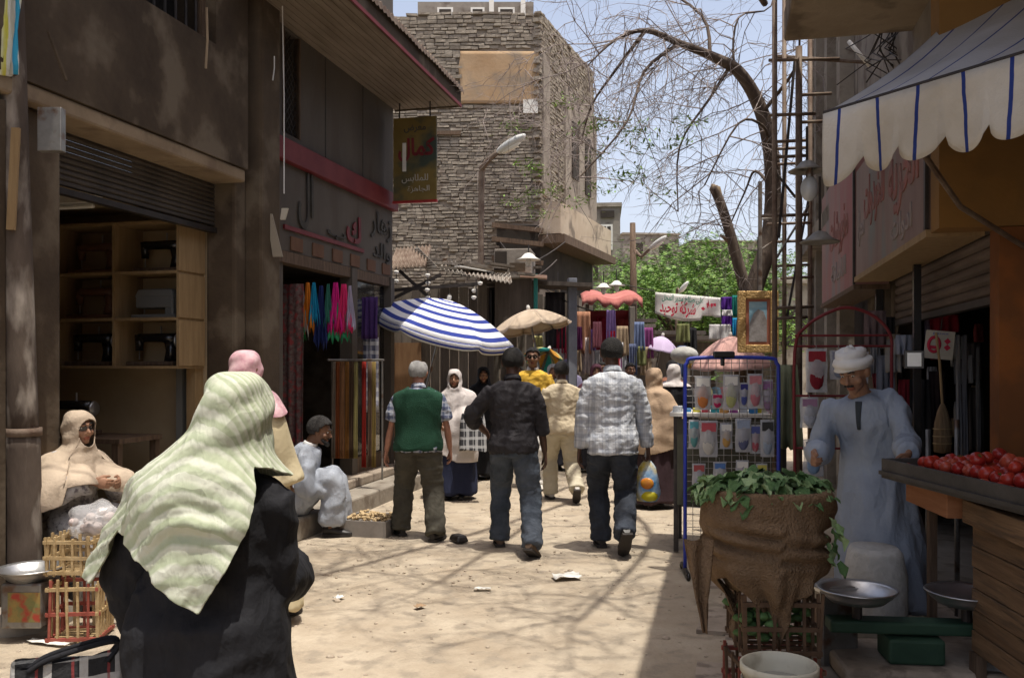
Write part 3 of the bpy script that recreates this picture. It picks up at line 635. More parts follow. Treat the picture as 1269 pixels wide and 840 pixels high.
# the room
part(MB().bb(-3.6, -.3, 3.73, 3.83, 0, 3.1), 'room_wall', CREAM, B1); part(MB().bb(-3.7, -3.6, 1, 3.83, 0, 3.1), 'room_wall', CREAM, B1)
part(MB().bb(-3.6, -.34, .9, 1.0, 0, 3.1), 'room_wall', CREAM, B1)
part(MB().bb(-3.65, -.34, 1, 3.74, 3.0, 3.1), 'room_ceiling', CREAM, B1); part(MB().bb(-3.6, .02, 1.53, 3.72, -.05, .1), 'room_floor', CONCRETE, B1)
part(MB().bb(-.44, -.35, 3.60, 3.727, .1, 3.0), 'door_post', WOOD_OCHRE, B1); part(MB().bb(-.56, -.50, 3.62, 3.727, .1, 2.98), 'door_post', mat('grey_post', (.15, .15, .14), rough=.7), B1)
# shelf unit against the far wall of the room
SU = empty('shelf_unit', S(-2.6, 8.31, .1), ANG, 'ochre wooden shelf unit of cells holding sewing machines in the dark shop', 'shelf unit')
xs_ = [.3, .97, 1.633, 2.28]; zs = [1.465, 1.89, 2.30, 2.74]
part(MB().bb(.3, 2.28, -.02, .0, 1.465, 2.74), 'back_panel', mat('shelf_back', (.40, .30, .18), (.47, .36, .22), sc=3, rough=.8), SU)
for z in zs: part(MB().bb(.3, 2.28, -.42, -.021, z-.012, z+.012), 'shelf', WOOD_OCHRE, SU)
for x in xs_:
    for a in range(3): part(MB().bb(x-.013, x+.013, -.42, -.021, zs[a]+.0125, zs[a+1]-.0125), 'divider', WOOD_OCHRE, SU)
def sewing_machine(loc, rz, kind, label, s=1.):
    r_ = empty('sewing_machine', loc, rz, label, 'sewing machine', 'sewing machines on the shop shelves'); q = MB()
    if kind in (0, 1):
        m = (BLACK_IRON, BROWN_IRON)[kind]
        part(MB().bb(-.21*s, .21*s, -.09*s, .09*s, 0, .035*s), 'base', WOOD_DARK if kind == 0 else m, r_, bevel=.008)
        q.tube([(.14*s, 0, .035*s), (.14*s, 0, .12*s), (.13*s, 0, .2*s)], [.055*s, .04*s, .045*s], 12); q.tube([(.18*s, 0, .215*s), (.05*s, 0, .225*s), (-.1*s, 0, .225*s), (-.15*s, 0, .22*s)], [.045*s, .036*s, .034*s, .04*s], 12); q.tube([(-.15*s, 0, .25*s), (-.15*s, 0, .12*s)], [.037*s, .03*s], 10)
        part(q, 'arm', m, r_, smooth=True); part(MB().tube([(-.15*s, 0, .12*s), (-.15*s, 0, .05*s)], .006, 6), 'needle_bar', ALU, r_)
        part(MB().lathe([(.0, -.012), (.06, -.012), (.068, 0), (.06, .012), (.0, .012)], n=18, rot=Euler((0, PI/2, 0)).to_matrix(), c=(.205*s, 0, .2*s)), 'hand_wheel', ALU if kind == 0 else m, r_, smooth=True)
        part(MB().tube([(.05*s, 0, .25*s), (.05*s, 0, .32*s)], .008, 6), 'spool_pin', ALU, r_)
    else:
        part(MB().box((0, 0, .13*s), (.34*s, .15*s, .1*s)).box((.13*s, 0, .05*s), (.08*s, .14*s, .1*s)).box((0, 0, .2*s), (.36*s, .16*s, .07*s), taper=.85), 'housing', GREY_IRON, r_, bevel=.015); part(MB().bb(-.2*s, .2*s, -.09*s, .09*s, 0, .03*s), 'base', GREY_IRON, r_, bevel=.008)
        part(MB().lathe([(.0, -.012), (.045, -.012), (.05, 0), (.045, .012), (.0, .012)], n=16, rot=Euler((0, PI/2, 0)).to_matrix(), c=(.2*s, 0, .17*s)), 'hand_wheel', ALU, r_, smooth=True); part(MB().tube([(-.14*s, 0, .1*s), (-.14*s, 0, .04*s)], .006, 6), 'needle_bar', ALU, r_)
lab = ['black sewing machine in the upper right cell of the shelf', 'grey boxy sewing machine in the middle right cell of the shelf', 'black sewing machine in the lower right cell of the shelf', 'brown sewing machine in the upper left visible cell', 'rust brown domed machine in the middle left visible cell', 'black sewing machine in the lower left visible cell']
for i, (x, zi, kd) in enumerate(((1.98, 2, 0), (1.96, 1, 2), (1.92, 0, 0), (1.31, 2, 1), (1.29, 1, 1), (1.27, 0, 0))): sewing_machine(S(-2.6, 8.31, .1)+S(x-.0, -.22, 0)-S(0, 0, 0)+V((0, 0, zs[zi]+.013)), ANG, kd, lab[i], 1.12)
TB = empty('work_table', S(-1.25, 7.7, .1), ANG, 'dark wooden work table with one sewing machine inside the shop', 'table')
part(MB().bb(-.75, .7, -.28, .3, .83, .87), 'table_top', WOOD_DARK, TB)
for x in (-.7, .65):
    for y in (-.24, .26): part(MB().bb(x-.03, x+.03, y-.03, y+.03, 0, .83), 'leg', WOOD_DARK, TB)
sewing_machine(S(-1.25, 7.7, .975), ANG, 0, 'black sewing machine on the work table behind the seated woman', 1.15)
TL = empty('tube_light', S(-1.3, 7.3, 3.0), ANG, 'unlit tube light fixture on the shop ceiling', 'tube light')
part(MB().bb(-.65, .65, -.05, .05, .0, .09), 'housing', WHITE_CARD, TL, loc=(0, 0, -.09)); part(MB().tube([(-.6, 0, -.115), (.6, 0, -.115)], .018, 8), 'tube', WHITE_CARD, TL, smooth=True)

# ---------------------------------------------------------------- left: cloth shop with the overhanging roof
B2 = empty('shop_building', S(0, 8.9, 0), ANG, 'grey brown cloth shop under a wide overhanging metal roof, red band on its front', 'building')
wa0, wa1, wc0, wc1 = .3, .62, 3.93, 4.98; E_ = 3.33
mb = MB()
for y0, y1, a, b in ((-.02, wa0, 3.86, 8.), (wa1, E_, 3.86, 8.), (wa0, wa1, 3.86, wc0), (wa0, wa1, wc1, 8.)): mb.bb(-.3, .0, y0, y1, a, b)
part(mb, 'wall', PANEL_GREY, B2); part(MB().bb(-.3, -.01, -.02, E_, 2.74, 3.63), 'sign_panel', PANEL_GREY, B2)
for y in (1.25, 2.3): part(MB().bb(-.001, .006, y, y+.02, 3.86, 5.0), 'panel_seam', PAINT_DARK, B2)
part(MB().bb(-.2, .06, -.1, E_+.05, 3.632, 3.857), 'band', RED_BAND, B2, bevel=.01); part(MB().bb(-.008, .012, .3, E_-1., 2.955, 3.0), 'trim', RED_BAND, B2)
wn = part(MB().bb(-.05, .012, wa0-.03, wa0, wc0, wc1).bb(-.05, .012, wa1, wa1+.03, wc0, wc1), 'window', WOOD_DARK, B2)
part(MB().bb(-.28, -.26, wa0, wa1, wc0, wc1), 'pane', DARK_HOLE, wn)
q = MB()
for i in range(-3, 12):
    for s_ in (1, -1):
        pts = []
        for t in np.linspace(0, .32, 9):
            z = wc0+i*.1+s_*t*1.2+(0 if s_ > 0 else .0)
            if wc0 <= z <= wc1: pts.append((-.03, wa0+t, z))
        if len(pts) > 1: q.tube(pts, .006, 5)
part(q, 'lattice', MET_DARK, wn)
# far side wall of this building and its back
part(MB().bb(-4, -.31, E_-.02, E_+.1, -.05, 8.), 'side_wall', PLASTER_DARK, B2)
# lettering of the shop sign: large painted words, read right to left along the wall
def on_wall(y, z): return frame((.006, y, z), (0, 1, 0), (0, 0, 1))
lettering('lettering', 'ال', .62, on_wall(.78, 3.32), PAINT_DARK, B2, .34, .006, .015); lettering('lettering', 'ك', .42, on_wall(2.03, 3.2), RED_BAND, B2, .42, .006, .03); lettering('lettering', 'ب', .14, on_wall(1.55, 3.06), PAINT_DARK, B2, .5, .006, .02)
lettering('lettering', 'زهار', .36, on_wall(2.9, 3.36), PAINT_DARK, B2, .7, .006, .015); lettering('lettering', 'والد', .26, on_wall(2.92, 3.02), PAINT_DARK, B2, .6, .006, .02)
for y in (.45, .95, 1.45, 1.95, 2.45, 2.95): part(MB().bb(-.008, .006, y, y+.26, 2.76, 2.9), 'painted_block', mat('brown_block', (.12, .06, .035), (.16, .085, .05), sc=4) if y == .45 else bpy.data.materials['brown_block'], B2)
# shop front
for y0, y1 in ((-.02, .12), (1.95, 2.1), (3.2, 3.33)): part(MB().bb(-.14, .02, y0, y1, .05, 2.735), 'door_post', PANEL_GREY, B2)
part(MB().bb(-.14, .0, .125, 1.945, 2.62, 2.735).bb(-.14, .0, 2.105, 3.195, 2.62, 2.735), 'transom', WOOD_DARK, B2)
part(MB().bb(-.14, .0, 2.105, 3.195, .26, .45), 'sill', WOOD_DARK, B2); part(MB().bb(-.08, -.075, 2.11, 3.19, .45, 2.62), 'pane', GLASS, B2); part(MB().bb(-.08, -.03, .125, .34, .2, 2.62), 'door_leaf', PANEL_GREY, B2)
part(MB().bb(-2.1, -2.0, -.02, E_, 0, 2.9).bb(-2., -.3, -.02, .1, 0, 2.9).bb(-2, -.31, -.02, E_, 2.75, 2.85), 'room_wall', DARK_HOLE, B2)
# roof
RF = MB(); n_ = 30; g = np.zeros((n_, 2, 3))
roof = part(MB().bb(-.3, .9, -.9, E_+.05, 5.16, 5.2), 'roof', MET_DARK, B2)
for i in range(11):
    x = .005+i*.081; part(MB().bb(x, x+.073, -.9, E_+.04, 5.0, 5.03), 'soffit_board', mat('soffit', (.16, .125, .09), (.24, .195, .15), sc=3, rough=.85, stretch=(3, .4, 1), bump=.2) if i == 0 else bpy.data.materials['soffit'], roof)
part(MB().bb(-.3, .88, -.9, E_+.03, 5.034, 5.155), 'deck', DARK_HOLE, roof)
part(MB().bb(.902, .925, -.9, E_+.06, 4.985, 5.2), 'fascia', PLASTER_DARK, roof); part(MB().bb(.926, .94, -.9, E_+.065, 4.98, 5.02), 'edge_strip', RED_BAND, roof); part(MB().bb(.0, .925, E_+.061, E_+.08, 4.985, 5.2), 'fascia', PLASTER_DARK, roof)
q = MB(); ys = np.linspace(-.9, E_+.1, 120); X = np.zeros((3, 120, 3))
for j, y in enumerate(ys):
    X[0, j] = (-.3, y, 5.26+.02*math.sin(y*60)); X[1, j] = (.95, y, 5.235+.02*math.sin(y*60)); X[2, j] = (.96, y, 5.17+.015*math.sin(y*60)+.03*float(perlin(np.array([[y*2, .3, 0]]))[0]))
part(q.grid(X), 'corrugated_sheet', RUST, roof, solid=.004)
# sign hung across from the roof edge
SG = empty('hanging_sign', S(.40, 12.0, 0), ANG, 'small yellow brown sign with red Arabic word hung under the roof corner', 'sign')
part(MB().bb(-.30, .29, -.02, .02, 3.72, 4.80), 'board', mat('sign_yellow', (.15, .105, .028), (.2, .145, .045), sc=3, rough=.7, c3=(.045, .06, .045), sc2=2), SG); part(MB().bb(-.31, .30, -.024, .024, 3.69, 3.72), 'edge', RED_PAINT, SG)
part(MB().tube([(-.22, 0, 4.8), (-.22, 0, 5.0)], .01, 6).tube([(.2, 0, 4.8), (.2, 0, 5.0)], .01, 6), 'hanger', MET_DARK, SG)
def on_sign(x, z): return frame((x, -.024, z), (1, 0, 0), (0, 0, 1))
lettering('lettering', 'كمال', .3, on_sign(.02, 4.38), RED_BAND, SG, .5, .004, .03); lettering('lettering', 'معرض', .12, on_sign(0, 4.65), PAINT_DARK, SG, .3, .004, .01); lettering('lettering', 'للملابس', .12, on_sign(0, 4.0), INK_GREY, SG, .36, .004, .0); lettering('lettering', 'الجاهزة', .1, on_sign(.05, 3.86), INK_GREY, SG, .3, .004, .0)
part(MB().bb(-.17, -.12, -.03, -.021, 4.1, 4.47), 'peeled_strip', WHITE_CARD, SG)
# ---------------------------------------------------------------- old brick building closing the view
BB = empty('brick_building', (-2, 20, 0), 0, 'tall unplastered old brick building with an orange plaster patch at the bend of the lane', 'building')
c0, c1, c2 = V((-5.2, 20, 0)), V((.62, 20, 0)), V((2.22, 24.3, 0)); TOPZ = 9.45
o_ = V((-2, 20, 0)); pp = [(c0-o_), (c1-o_), (c2-o_), (V((-5.2, 25, 0))-o_)]
part(MB().prism([(p.x, p.y) for p in pp], 0, TOPZ-.05), 'wall', MORTAR, BB)
rr = random.Random(3); bm_ = []
for k in range(14):
    r_ = random.Random(k+40); q = MB(); q.box((0, 0, 0), (1, 1, 1)); q.v = [(x+r_.uniform(-.04, .04), y+r_.uniform(-.06, .06), z+r_.uniform(-.09, .09)) for x, y, z in q.v]; bm_.append(q.mesh('brick', BRICK))
rest = MB(); cand = []
def patch(x, z): return -1.2 < x < .64 and 7.42 < z < 8.62
def hole(x, z): return (-.35 < x and z < 4.72)
def courses(p0, p1, zlo, zhi, single, seed):
    r_ = random.Random(seed); d = (p1-p0); L = d.length; u = d.normalized(); nrm = V((u.y, -u.x, 0)); z = zlo
    while z < zhi:
        h = r_.uniform(.042, .07) if z < 7.2 else r_.uniform(.055, .085); x = -r_.uniform(0, .2)
        while x < L:
            l = r_.uniform(.12, .27); c = p0+u*(x+l/2); x += l+.012
            if x > L+.05: break
            if single and (patch(c.x, z+h/2) or hole(c.x, z)): continue
            if r_.random() < .05: continue
            pr = r_.uniform(.012, .038)
            wob = .02*math.sin(c.x*1.7+z*3)+r_.uniform(-.006, .006)
            cand.append((single and c.x > -3.4 and z > 4.2, c+nrm*(pr/2-.03)+V((0, 0, z+h/2+wob)), (l, .12+pr, h*r_.uniform(.8, 1)), math.atan2(u.y, u.x)+r_.uniform(-.03, .03), r_.uniform(-.035, .035)))
        z += h+.013
courses(c0, c1, 2.5, TOPZ, True, 5); courses(c1, c2, 5.15, TOPZ, False, 6)
cand.sort(key=lambda t: (not t[0], -t[2][0]*t[2][2]))
for i, (f_, c, d, rz, ry) in enumerate(cand):
    if f_ and i < 298:
        o = bpy.data.objects.new('brick', bm_[i % 14]); link(o, BB); o.location = c-o_; o.scale = d; o.rotation_euler = (0, ry, rz)
    else:
        q = Euler((0, ry, rz)).to_matrix(); n0 = rest.n; rest.box(c-o_, d, q)
        rest.v[n0:] = [(x+rr.uniform(-.009, .009), y+rr.uniform(-.006, .006), z+rr.uniform(-.007, .007)) for x, y, z in rest.v[n0:]]
tag(rest.build('brickwork', BRICK, BB), kind='stuff')
pl = MB().grid([[(x, -.05-.015*float(perlin(np.array([[x*2, z*2, 0]]))[0]), z) for x in np.linspace(.82+.02*math.sin(z*9), 2.60, 22)] for z in np.linspace(7.43, 8.6, 16)])
part(pl, 'plaster_patch', mat('plaster_orange', (.33, .215, .12), (.40, .28, .17), sc=1.6, rough=.95, bump=.25, bsc=16, c3=(.24, .19, .14), sc2=1.3), BB, smooth=True, solid=.03)
part(MB().bb(2.25, 2.58, -.12, -.06, 7.2, 7.5), 'plaster_patch', WHITE_CARD, BB); part(MB().bb(-1.6, .85, -.12, -.02, 6.72, 6.8), 'beam', WOOD_DARK, BB)
# side: plaster remnants, a slot window, the projecting floor
u = (c2-c1).normalized(); nrm = V((u.y, -u.x, 0)); sa = math.atan2(u.y, u.x)
def on_side(name, x0, x1, z0, z1, t, m): 
    q = MB().box((c1-o_)+u*((x0+x1)/2)+nrm*(t/2)+V((0, 0, (z0+z1)/2)), (x1-x0, t, z1-z0), (0, 0, sa)); return part(q, name, m, BB)
PL_G = mat('plaster_grey', (.22, .185, .15), (.33, .28, .23), sc=1.2, rough=.95, bump=.4, bsc=14, c3=(.15, .12, .095), sc2=2.4)
on_side('plaster_patch', 1.7, 4.6, 5.2, 8.3, .10, PL_G); on_side('plaster_patch', .02, .5, 5.4, 8.6, .09, PL_G)
on_side('window', 2.2, 2.75, 6.2, 7.6, .14, DARK_HOLE); on_side('window', 3.4, 3.9, 6.0, 7.5, .14, DARK_HOLE)
on_side('balcony_slab', -.02, 4.6, 4.50, 5.2, .5, mat('plaster_pale', (.42, .33, .235), (.5, .41, .31), sc=1.5, rough=.95, bump=.3, c3=(.2, .16, .12), sc2=2))
on_side('beam', -.1, 4.65, 4.28, 4.47, .62, WOOD_DARK); on_side('recess_shade', -.02, 4.4, 3.3, 4.27, .03, DARK_HOLE)  # thin dark sheet paints the shade below the projecting floor
part(MB().bb(1.66, 2.62, -.02, .06, 3.2, 4.7), 'recess_shade', DARK_HOLE, BB)  # flat dark panel paints the shade of the opening under the bricks
for z, y in ((4.62, -.2), (4.3, -.28), (3.9, -.16)): part(MB().beam((1.55, y, z+.06), (2.7, y+.05, z-.06), .12, .1), 'beam', WOOD_DARK, BB)
# rooftop room
RT = empty('rooftop_room', (-1.2, 22.6, TOPZ-.06), 0, 'pale rendered room with dark windows on the brick building roof', 'building')
part(MB().bb(-1.2, 1.75, 0, 2, 0, 1.4), 'wall', GREY_WALL, RT)
for x, w_ in ((.15, .35), (.85, .42), (-.7, .4)):
    wn = part(MB().bb(x, x+w_, -.03, .01, .35, 1.25), 'window', WHITE_CARD, RT); part(MB().bb(x+.05, x+w_-.05, -.04, -.031, .4, 1.2), 'pane', DARK_HOLE, wn)
part(MB().bb(-2.6, -1.25, .1, 1.5, 0, .9), 'parapet', BRICK, RT)
for x in (.62, 1.42): part(MB().bb(x, x+.12, -.14, -.05, 0, 1.4), 'post', WHITE_CARD, RT)

# ---------------------------------------------------------------- far buildings
FB = empty('apartment_building', (3.4, 33, 0), -.1, 'distant grey brown apartment house beside the brick building', 'building')
part(MB().bb(-.6, .62, 0, 3, 0, 7.4), 'wall', GREY_WALL, FB); part(MB().bb(-.66, .68, -.08, 3.05, 7.4, 7.55), 'cornice', CONCRETE, FB); part(MB().bb(.63, 1.0, .3, 2.5, 0, 5.6), 'wing', GREY_WALL, FB)
wn = part(MB().bb(-.1, .34, -.06, .0, 5.8, 6.75), 'window', WHITE_CARD, FB); part(MB().bb(-.03, .27, -.07, -.061, 5.88, 6.67), 'pane', DARK_HOLE, wn); part(MB().bb(.1, .14, -.08, -.071, 5.88, 6.67), 'glazing_bar', WHITE_CARD, wn)
part(MB().bb(-.1, .4, -.1, -.01, 7.0, 7.25), 'arch', DARK_HOLE, FB)
for i in range(3): part(MB().bb(-.5, -.2, -.05, 0, 1.5+i*1.6, 2.3+i*1.6), 'window', DARK_HOLE, FB)
def lowhouse(px0, px1, py, Y, m, label, d=6):
    a, b = P(px0, py, Y), P(px1, py, Y); r_ = empty('low_house', ((a.x+b.x)/2, Y, 0), .1, label, 'building'); w_ = (b.x-a.x)/2
    part(MB().bb(-w_, w_, 0, d, 0, a.z), 'wall', m, r_); part(MB().bb(-w_-.1, w_+.1, -.15, d, a.z, a.z+.12), 'roof', CONCRETE, r_)
    n_ = max(2, int(w_/1.3))
    for i in range(n_): x = -w_+(i+.5)*2*w_/n_; part(MB().bb(x-.4, x+.4, -.03, .01, a.z-1.7, a.z-.6), 'window', DARK_HOLE, r_)
lowhouse(772, 842, 291, 62, GREY_WALL, 'far low grey house with pale parapet above the green trees'); lowhouse(858, 960, 300, 70, CONCRETE, 'far pale flat roofed house showing through the tree tops'); lowhouse(690, 790, 345, 45, GREY_WALL, 'grey far house hidden behind dry twigs and the red kiosk')

lowhouse(955, 1075, 352, 24, CONCRETE, 'pale low house behind the scaffold and the picture frame')
# ---------------------------------------------------------------- trees
LF = [mat('acacia_leaf', (.13, .235, .045), (.22, .335, .08), sc=1.5, rough=.6, spec=.2), mat('acacia_leaf_dark', (.055, .11, .028), (.09, .165, .045), sc=1.5, rough=.6, spec=.2)]
BARK = mat('bark', (.06, .042, .032), (.14, .105, .08), sc=6, rough=.95, bump=.6, bsc=25, stretch=(1, 1, .3)); TWIG = mat('twig', (.2, .16, .145), (.3, .255, .235), sc=6, rough=.9)
def leafy(label, base, h, cr, n, seed, trunk_r=.1, sz=.09, flat=.55, name='acacia_tree', low=.45):
    r_ = np.random.RandomState(seed); t = empty(name, base, r_.uniform(0, 6), label, 'tree', 'green trees beyond the market')
    tb = MB(); tips = []
    tb.tube([(0, 0, -.1), (.05, .03, h*.25), (-.04, .05, h*.5), (.02, 0, h*.8)], [trunk_r, trunk_r*.8, trunk_r*.6, trunk_r*.2], 8)
    for k in range(11):
        a = k*2.4+r_.uniform(-.4, .4); z0_ = h*r_.uniform(.3, .65); L = cr*r_.uniform(.55, 1.05); e = V((math.cos(a)*L, math.sin(a)*L, min(h*.98, z0_+h*r_.uniform(.12, .4))))
        tb.tube([(0, 0, z0_), e*.45+V((0, 0, z0_*.6)), e], [trunk_r*.45, trunk_r*.25, .015], 6); tips.append(e); tips.append(e*.7+V((r_.uniform(-.3, .3), r_.uniform(-.3, .3), z0_*.35+.2)))
    tips += [V((r_.uniform(-.3, .3)*cr, r_.uniform(-.3, .3)*cr, h*r_.uniform(.8, 1.0))) for _ in range(5)]
    part(tb, 'trunk', BARK, t, smooth=True)
    mb = MB(); vs, fs, ms = [], [], []
    for k in range(n):
        tp = tips[r_.randint(len(tips))]; s_ = cr*.34
        c = np.array(tp)+r_.normal(size=3)*np.array([s_, s_, s_*flat]); 
        if c[2] < h*low*.6: c[2] = h*low*.6+abs(r_.normal())*.3
        # a frond: narrow strip of paired leaflets
        d = r_.normal(size=3); d[2] = d[2]*.35-.25; d /= np.linalg.norm(d); s2 = np.cross(d, (0, 0, 1)); s2 /= np.linalg.norm(s2)+1e-6; up_ = np.cross(s2, d)
        L = sz*r_.uniform(1.2, 2.6)
        for q in range(3):
            for sg in (-1, 1):
                o0 = c+d*L*q/3; tipv = o0+(s2*sg*.8+d*.45+up_*r_.uniform(-.3, .3))*sz*r_.uniform(.6, 1); wv = d*sz*.28
                b = len(vs); vs += [o0-wv*.3, o0+wv, tipv+wv*.4, tipv-wv*.4]; fs.append((b, b+1, b+2, b+3)); ms.append(0 if r_.rand() < .62 else 1)
    mb.v = [tuple(x) for x in vs]; mb.f = fs; mb.m = ms; mb.n = len(vs); part(mb, 'crown', LF, t); return t
for i, (px, pyt, Y, cr, n) in enumerate(((812, 318, 30, 1.7, 2600), (858, 300, 33, 2.0, 3000), (908, 306, 31, 1.9, 2800), (955, 318, 29, 1.6, 2200), (778, 335, 27, 1.2, 1500), (882, 345, 25, 1.4, 1800), (840, 350, 24, 1.3, 1700), (925, 352, 23.5, 1.2, 1500))):
    tp = P(px, pyt, Y); leafy(['bright green feathery tree left of the banner pole', 'tall bright green tree in the middle of the background clump', 'tall green tree behind the broken stump', 'green tree behind the leaning trunk and scaffold', 'small dusty green tree beside the far grey house', 'low green tree behind the right half of the banner', 'low green tree behind the left end of the banner', 'low green tree behind the hanging purple cloths'][i], (tp.x, Y, 0), tp.z, cr, n, 50+i, .12, .105)
# bare tree leaning over the lane
BT = empty('bare_tree', (3.55, 13, 0), 0, 'big bare tree arching left across the lane with drooping dry twigs', 'tree'); bo = V((3.55, 13, 0))
def tp(px, py, Y): return P(px, py, Y)-bo
tr = [V((-.15, .1, -.2)), tp(926, 400, 13), tp(936, 352, 13), tp(953, 300, 13), tp(958, 235, 13), tp(953, 172, 12.9), tp(938, 125, 12.8), tp(914, 88, 12.6), tp(882, 70, 12.4), tp(842, 54, 12.2), tp(800, 38, 12), tp(762, 50, 11.8), tp(728, 82, 11.6)]
p_, r_ = smoothpath(tr, [.18, .155, .14, .13, .12, .115, .10, .085, .065, .048, .034, .02, .008], 4); part(MB().tube(p_, r_, 10), 'trunk', BARK, BT, smooth=True)
limb = [[tp(930, 110, 12.75), tp(905, 66, 12.9), tp(925, 38, 13.1), tp(948, 5, 13.3), tp(965, -60, 13.6)], [tp(945, 140, 12.8), tp(958, 90, 12.3), tp(985, 40, 12), tp(1010, -40, 11.5)], [tp(880, 70, 12.4), tp(850, 20, 12.8), tp(800, -40, 13.2)], [tp(842, 54, 12.2), tp(800, 95, 11.8), tp(760, 150, 11.5), tp(735, 215, 11.3)], [tp(905, 82, 12.5), tp(870, 130, 12.9), tp(850, 190, 13.2), tp(838, 250, 13.4)], [tp(800, 38, 12), tp(770, 90, 12.4), tp(742, 130, 12.8), tp(715, 160, 13)], [tp(953, 180, 12.9), tp(935, 160, 12.4), tp(900, 175, 12), tp(870, 230, 11.8)], [tp(958, 235, 13), tp(940, 205, 13.3), tp(925, 240, 13.5), tp(905, 300, 13.6)]]
limb += [[tp(965, -60, 13.6), V((1.4-3.55, -4.5, 8.0)), V((.2-3.55, -7, 7.4)), V((-1.3-3.55, -8.4, 6.9))], [tp(948, 5, 13.3), V((1.6-3.55, -3, 7.6)), V((1.2-3.55, -5.5, 7.8)), V((.5-3.55, -7.5, 7.3))], [tp(965, -60, 13.6), V((2.4-3.55, -3.5, 8.4)), V((2.3-3.55, -6.5, 8.3)), V((1.4-3.55, -8.5, 7.6))]]
tw = MB(); lr = random.Random(21); tips_ = []
def twig(p, d, L, r_, depth):
    pts = [p]; n_ = 5; seg = L/n_
    for i in range(n_):
        d = (d+V((lr.gauss(0, .22), lr.gauss(0, .22), lr.gauss(-.06 if depth else -.09, .17)))).normalized(); pts.append(pts[-1]+d*seg)
    tw.tube(pts, [r_*(1-.8*i/n_) for i in range(n_+1)], 4, caps=False)
    if depth > 0:
        for i in range(1, n_+1):
            for _ in range(2 if lr.random() < .3 else 1):
                q = V((lr.gauss(0, 1), lr.gauss(0, 1), lr.gauss(-.1, .8))).normalized(); twig(pts[i], (d*.7+q*.8).normalized(), L*lr.uniform(.4, .7), r_*.55, depth-1)
    else: tips_.append(pts[-1])
lm = MB()
for k, l in enumerate(limb):
    p_, r_ = smoothpath([l[0]]+[q+V((lr.gauss(0, .12), lr.gauss(0, .12), lr.gauss(0, .12))) for q in l[1:]], [.03 if k != 0 else .05, .021, .015, .010, .006] if k < 8 else [.05, .042, .032, .02][:len(l)], 4); lm.tube(p_, r_, 7, caps=False)
    for i in range(2, len(p_)):
      for _ in range(1 if k < 8 else 3):
        if lr.random() < .8 and (k < 8 or p_[i].y < -5.6): twig(p_[i], V((lr.gauss(-.4, .7), lr.gauss(0, .6), lr.gauss(-.1, .5))).normalized(), lr.uniform(.8, 1.6), .010 if k < 8 else .015, 2 if (k > 7 or lr.random() < .3) else 1)
part(lm, 'limb', BARK, BT, smooth=True)
arc = smoothpath(tr[6:], [1]*7, 6)[0]
for i, p in enumerate(arc):
    if i % 3 != 2: twig(p, V((lr.gauss(-.5, .6), lr.gauss(0, .7), lr.gauss(-.25, .6))).normalized(), lr.uniform(.9, 2.1), .010, 2)
tag(part(tw, 'twigs', TWIG, BT), kind='stuff')
lv = MB(); lrr = np.random.RandomState(8)
for px, py, Y in ((640, 158, 17), (662, 212, 16), (735, 150, 14), (722, 160, 14), (738, 192, 14), (660, 240, 16), (700, 128, 15), (785, 165, 12), (775, 158, 12), (745, 235, 14), (690, 235, 15), (715, 250, 15), (780, 215, 12), (858, 150, 12), (822, 240, 12.5), (748, 150, 14), (800, 185, 12), (640, 250, 16), (672, 265, 16), (650, 205, 16), (770, 220, 12), (838, 178, 12)):
    c = np.array(tp(px, py, Y))
    for _ in range(46):
        q = c+lrr.normal(size=3)*np.array([.14, .16, .05]); d = lrr.normal(size=3); d[2] *= .4; d /= np.linalg.norm(d); s2 = np.cross(d, (0, 0, 1)); lv.add([q, q+d*.06+s2*.02, q+d*.12, q+d*.06-s2*.02], [(0, 1, 2, 3)])
tag(part(lv, 'leaves', LF[0], BT), kind='stuff')
# twigs growing over the corner of the brick building
VT = empty('dry_creeper', (1.2, 19.2, 0), 0, 'dry grey creeper of tangled twigs on the brick building corner', 'plant'); tw = MB()
for k in range(12):
    x = lr.uniform(-1., .9); z = lr.uniform(5.2, 8.4); twig(V((x, lr.uniform(-.1, .5) if x < -.55 else (x+.55)*2.2-.2, z)), V((lr.gauss(0, .4), -.1, lr.gauss(-.5, .5))).normalized(), lr.uniform(.8, 1.5), .010, 2 if k % 2 else 1)
tag(part(tw, 'stems', TWIG, VT), kind='stuff')
# sawn-off trunk
ST = empty('tree_stump', (3.55, 14.2, 0), 0, 'sawn off leaning trunk standing left of the bare tree', 'tree'); so = V((3.55, 14.2, 0))
p_, r_ = smoothpath([V((.35, 0, -.2)), P(935, 395, 14.2)-so, P(922, 352, 14.2)-so, P(905, 290, 14.2)-so, P(893, 252, 14.2)-so, P(884, 232, 14.2)-so], [.12, .11, .1, .085, .078, .075], 4); part(MB().tube(p_, r_, 9), 'trunk', BARK, ST, smooth=True)
part(MB().tube([P(904, 300, 14.2)-so, P(897, 294, 14.2)-so, P(893, 292, 14)-so], [.04, .03, .02], 6).tube([P(893, 252, 14.2)-so, P(888, 234, 14.2)-so, P(881, 231, 14.2)-so], [.06, .07, .05], 7), 'branch_stub', PLASTER_TAN, ST, smooth=True)

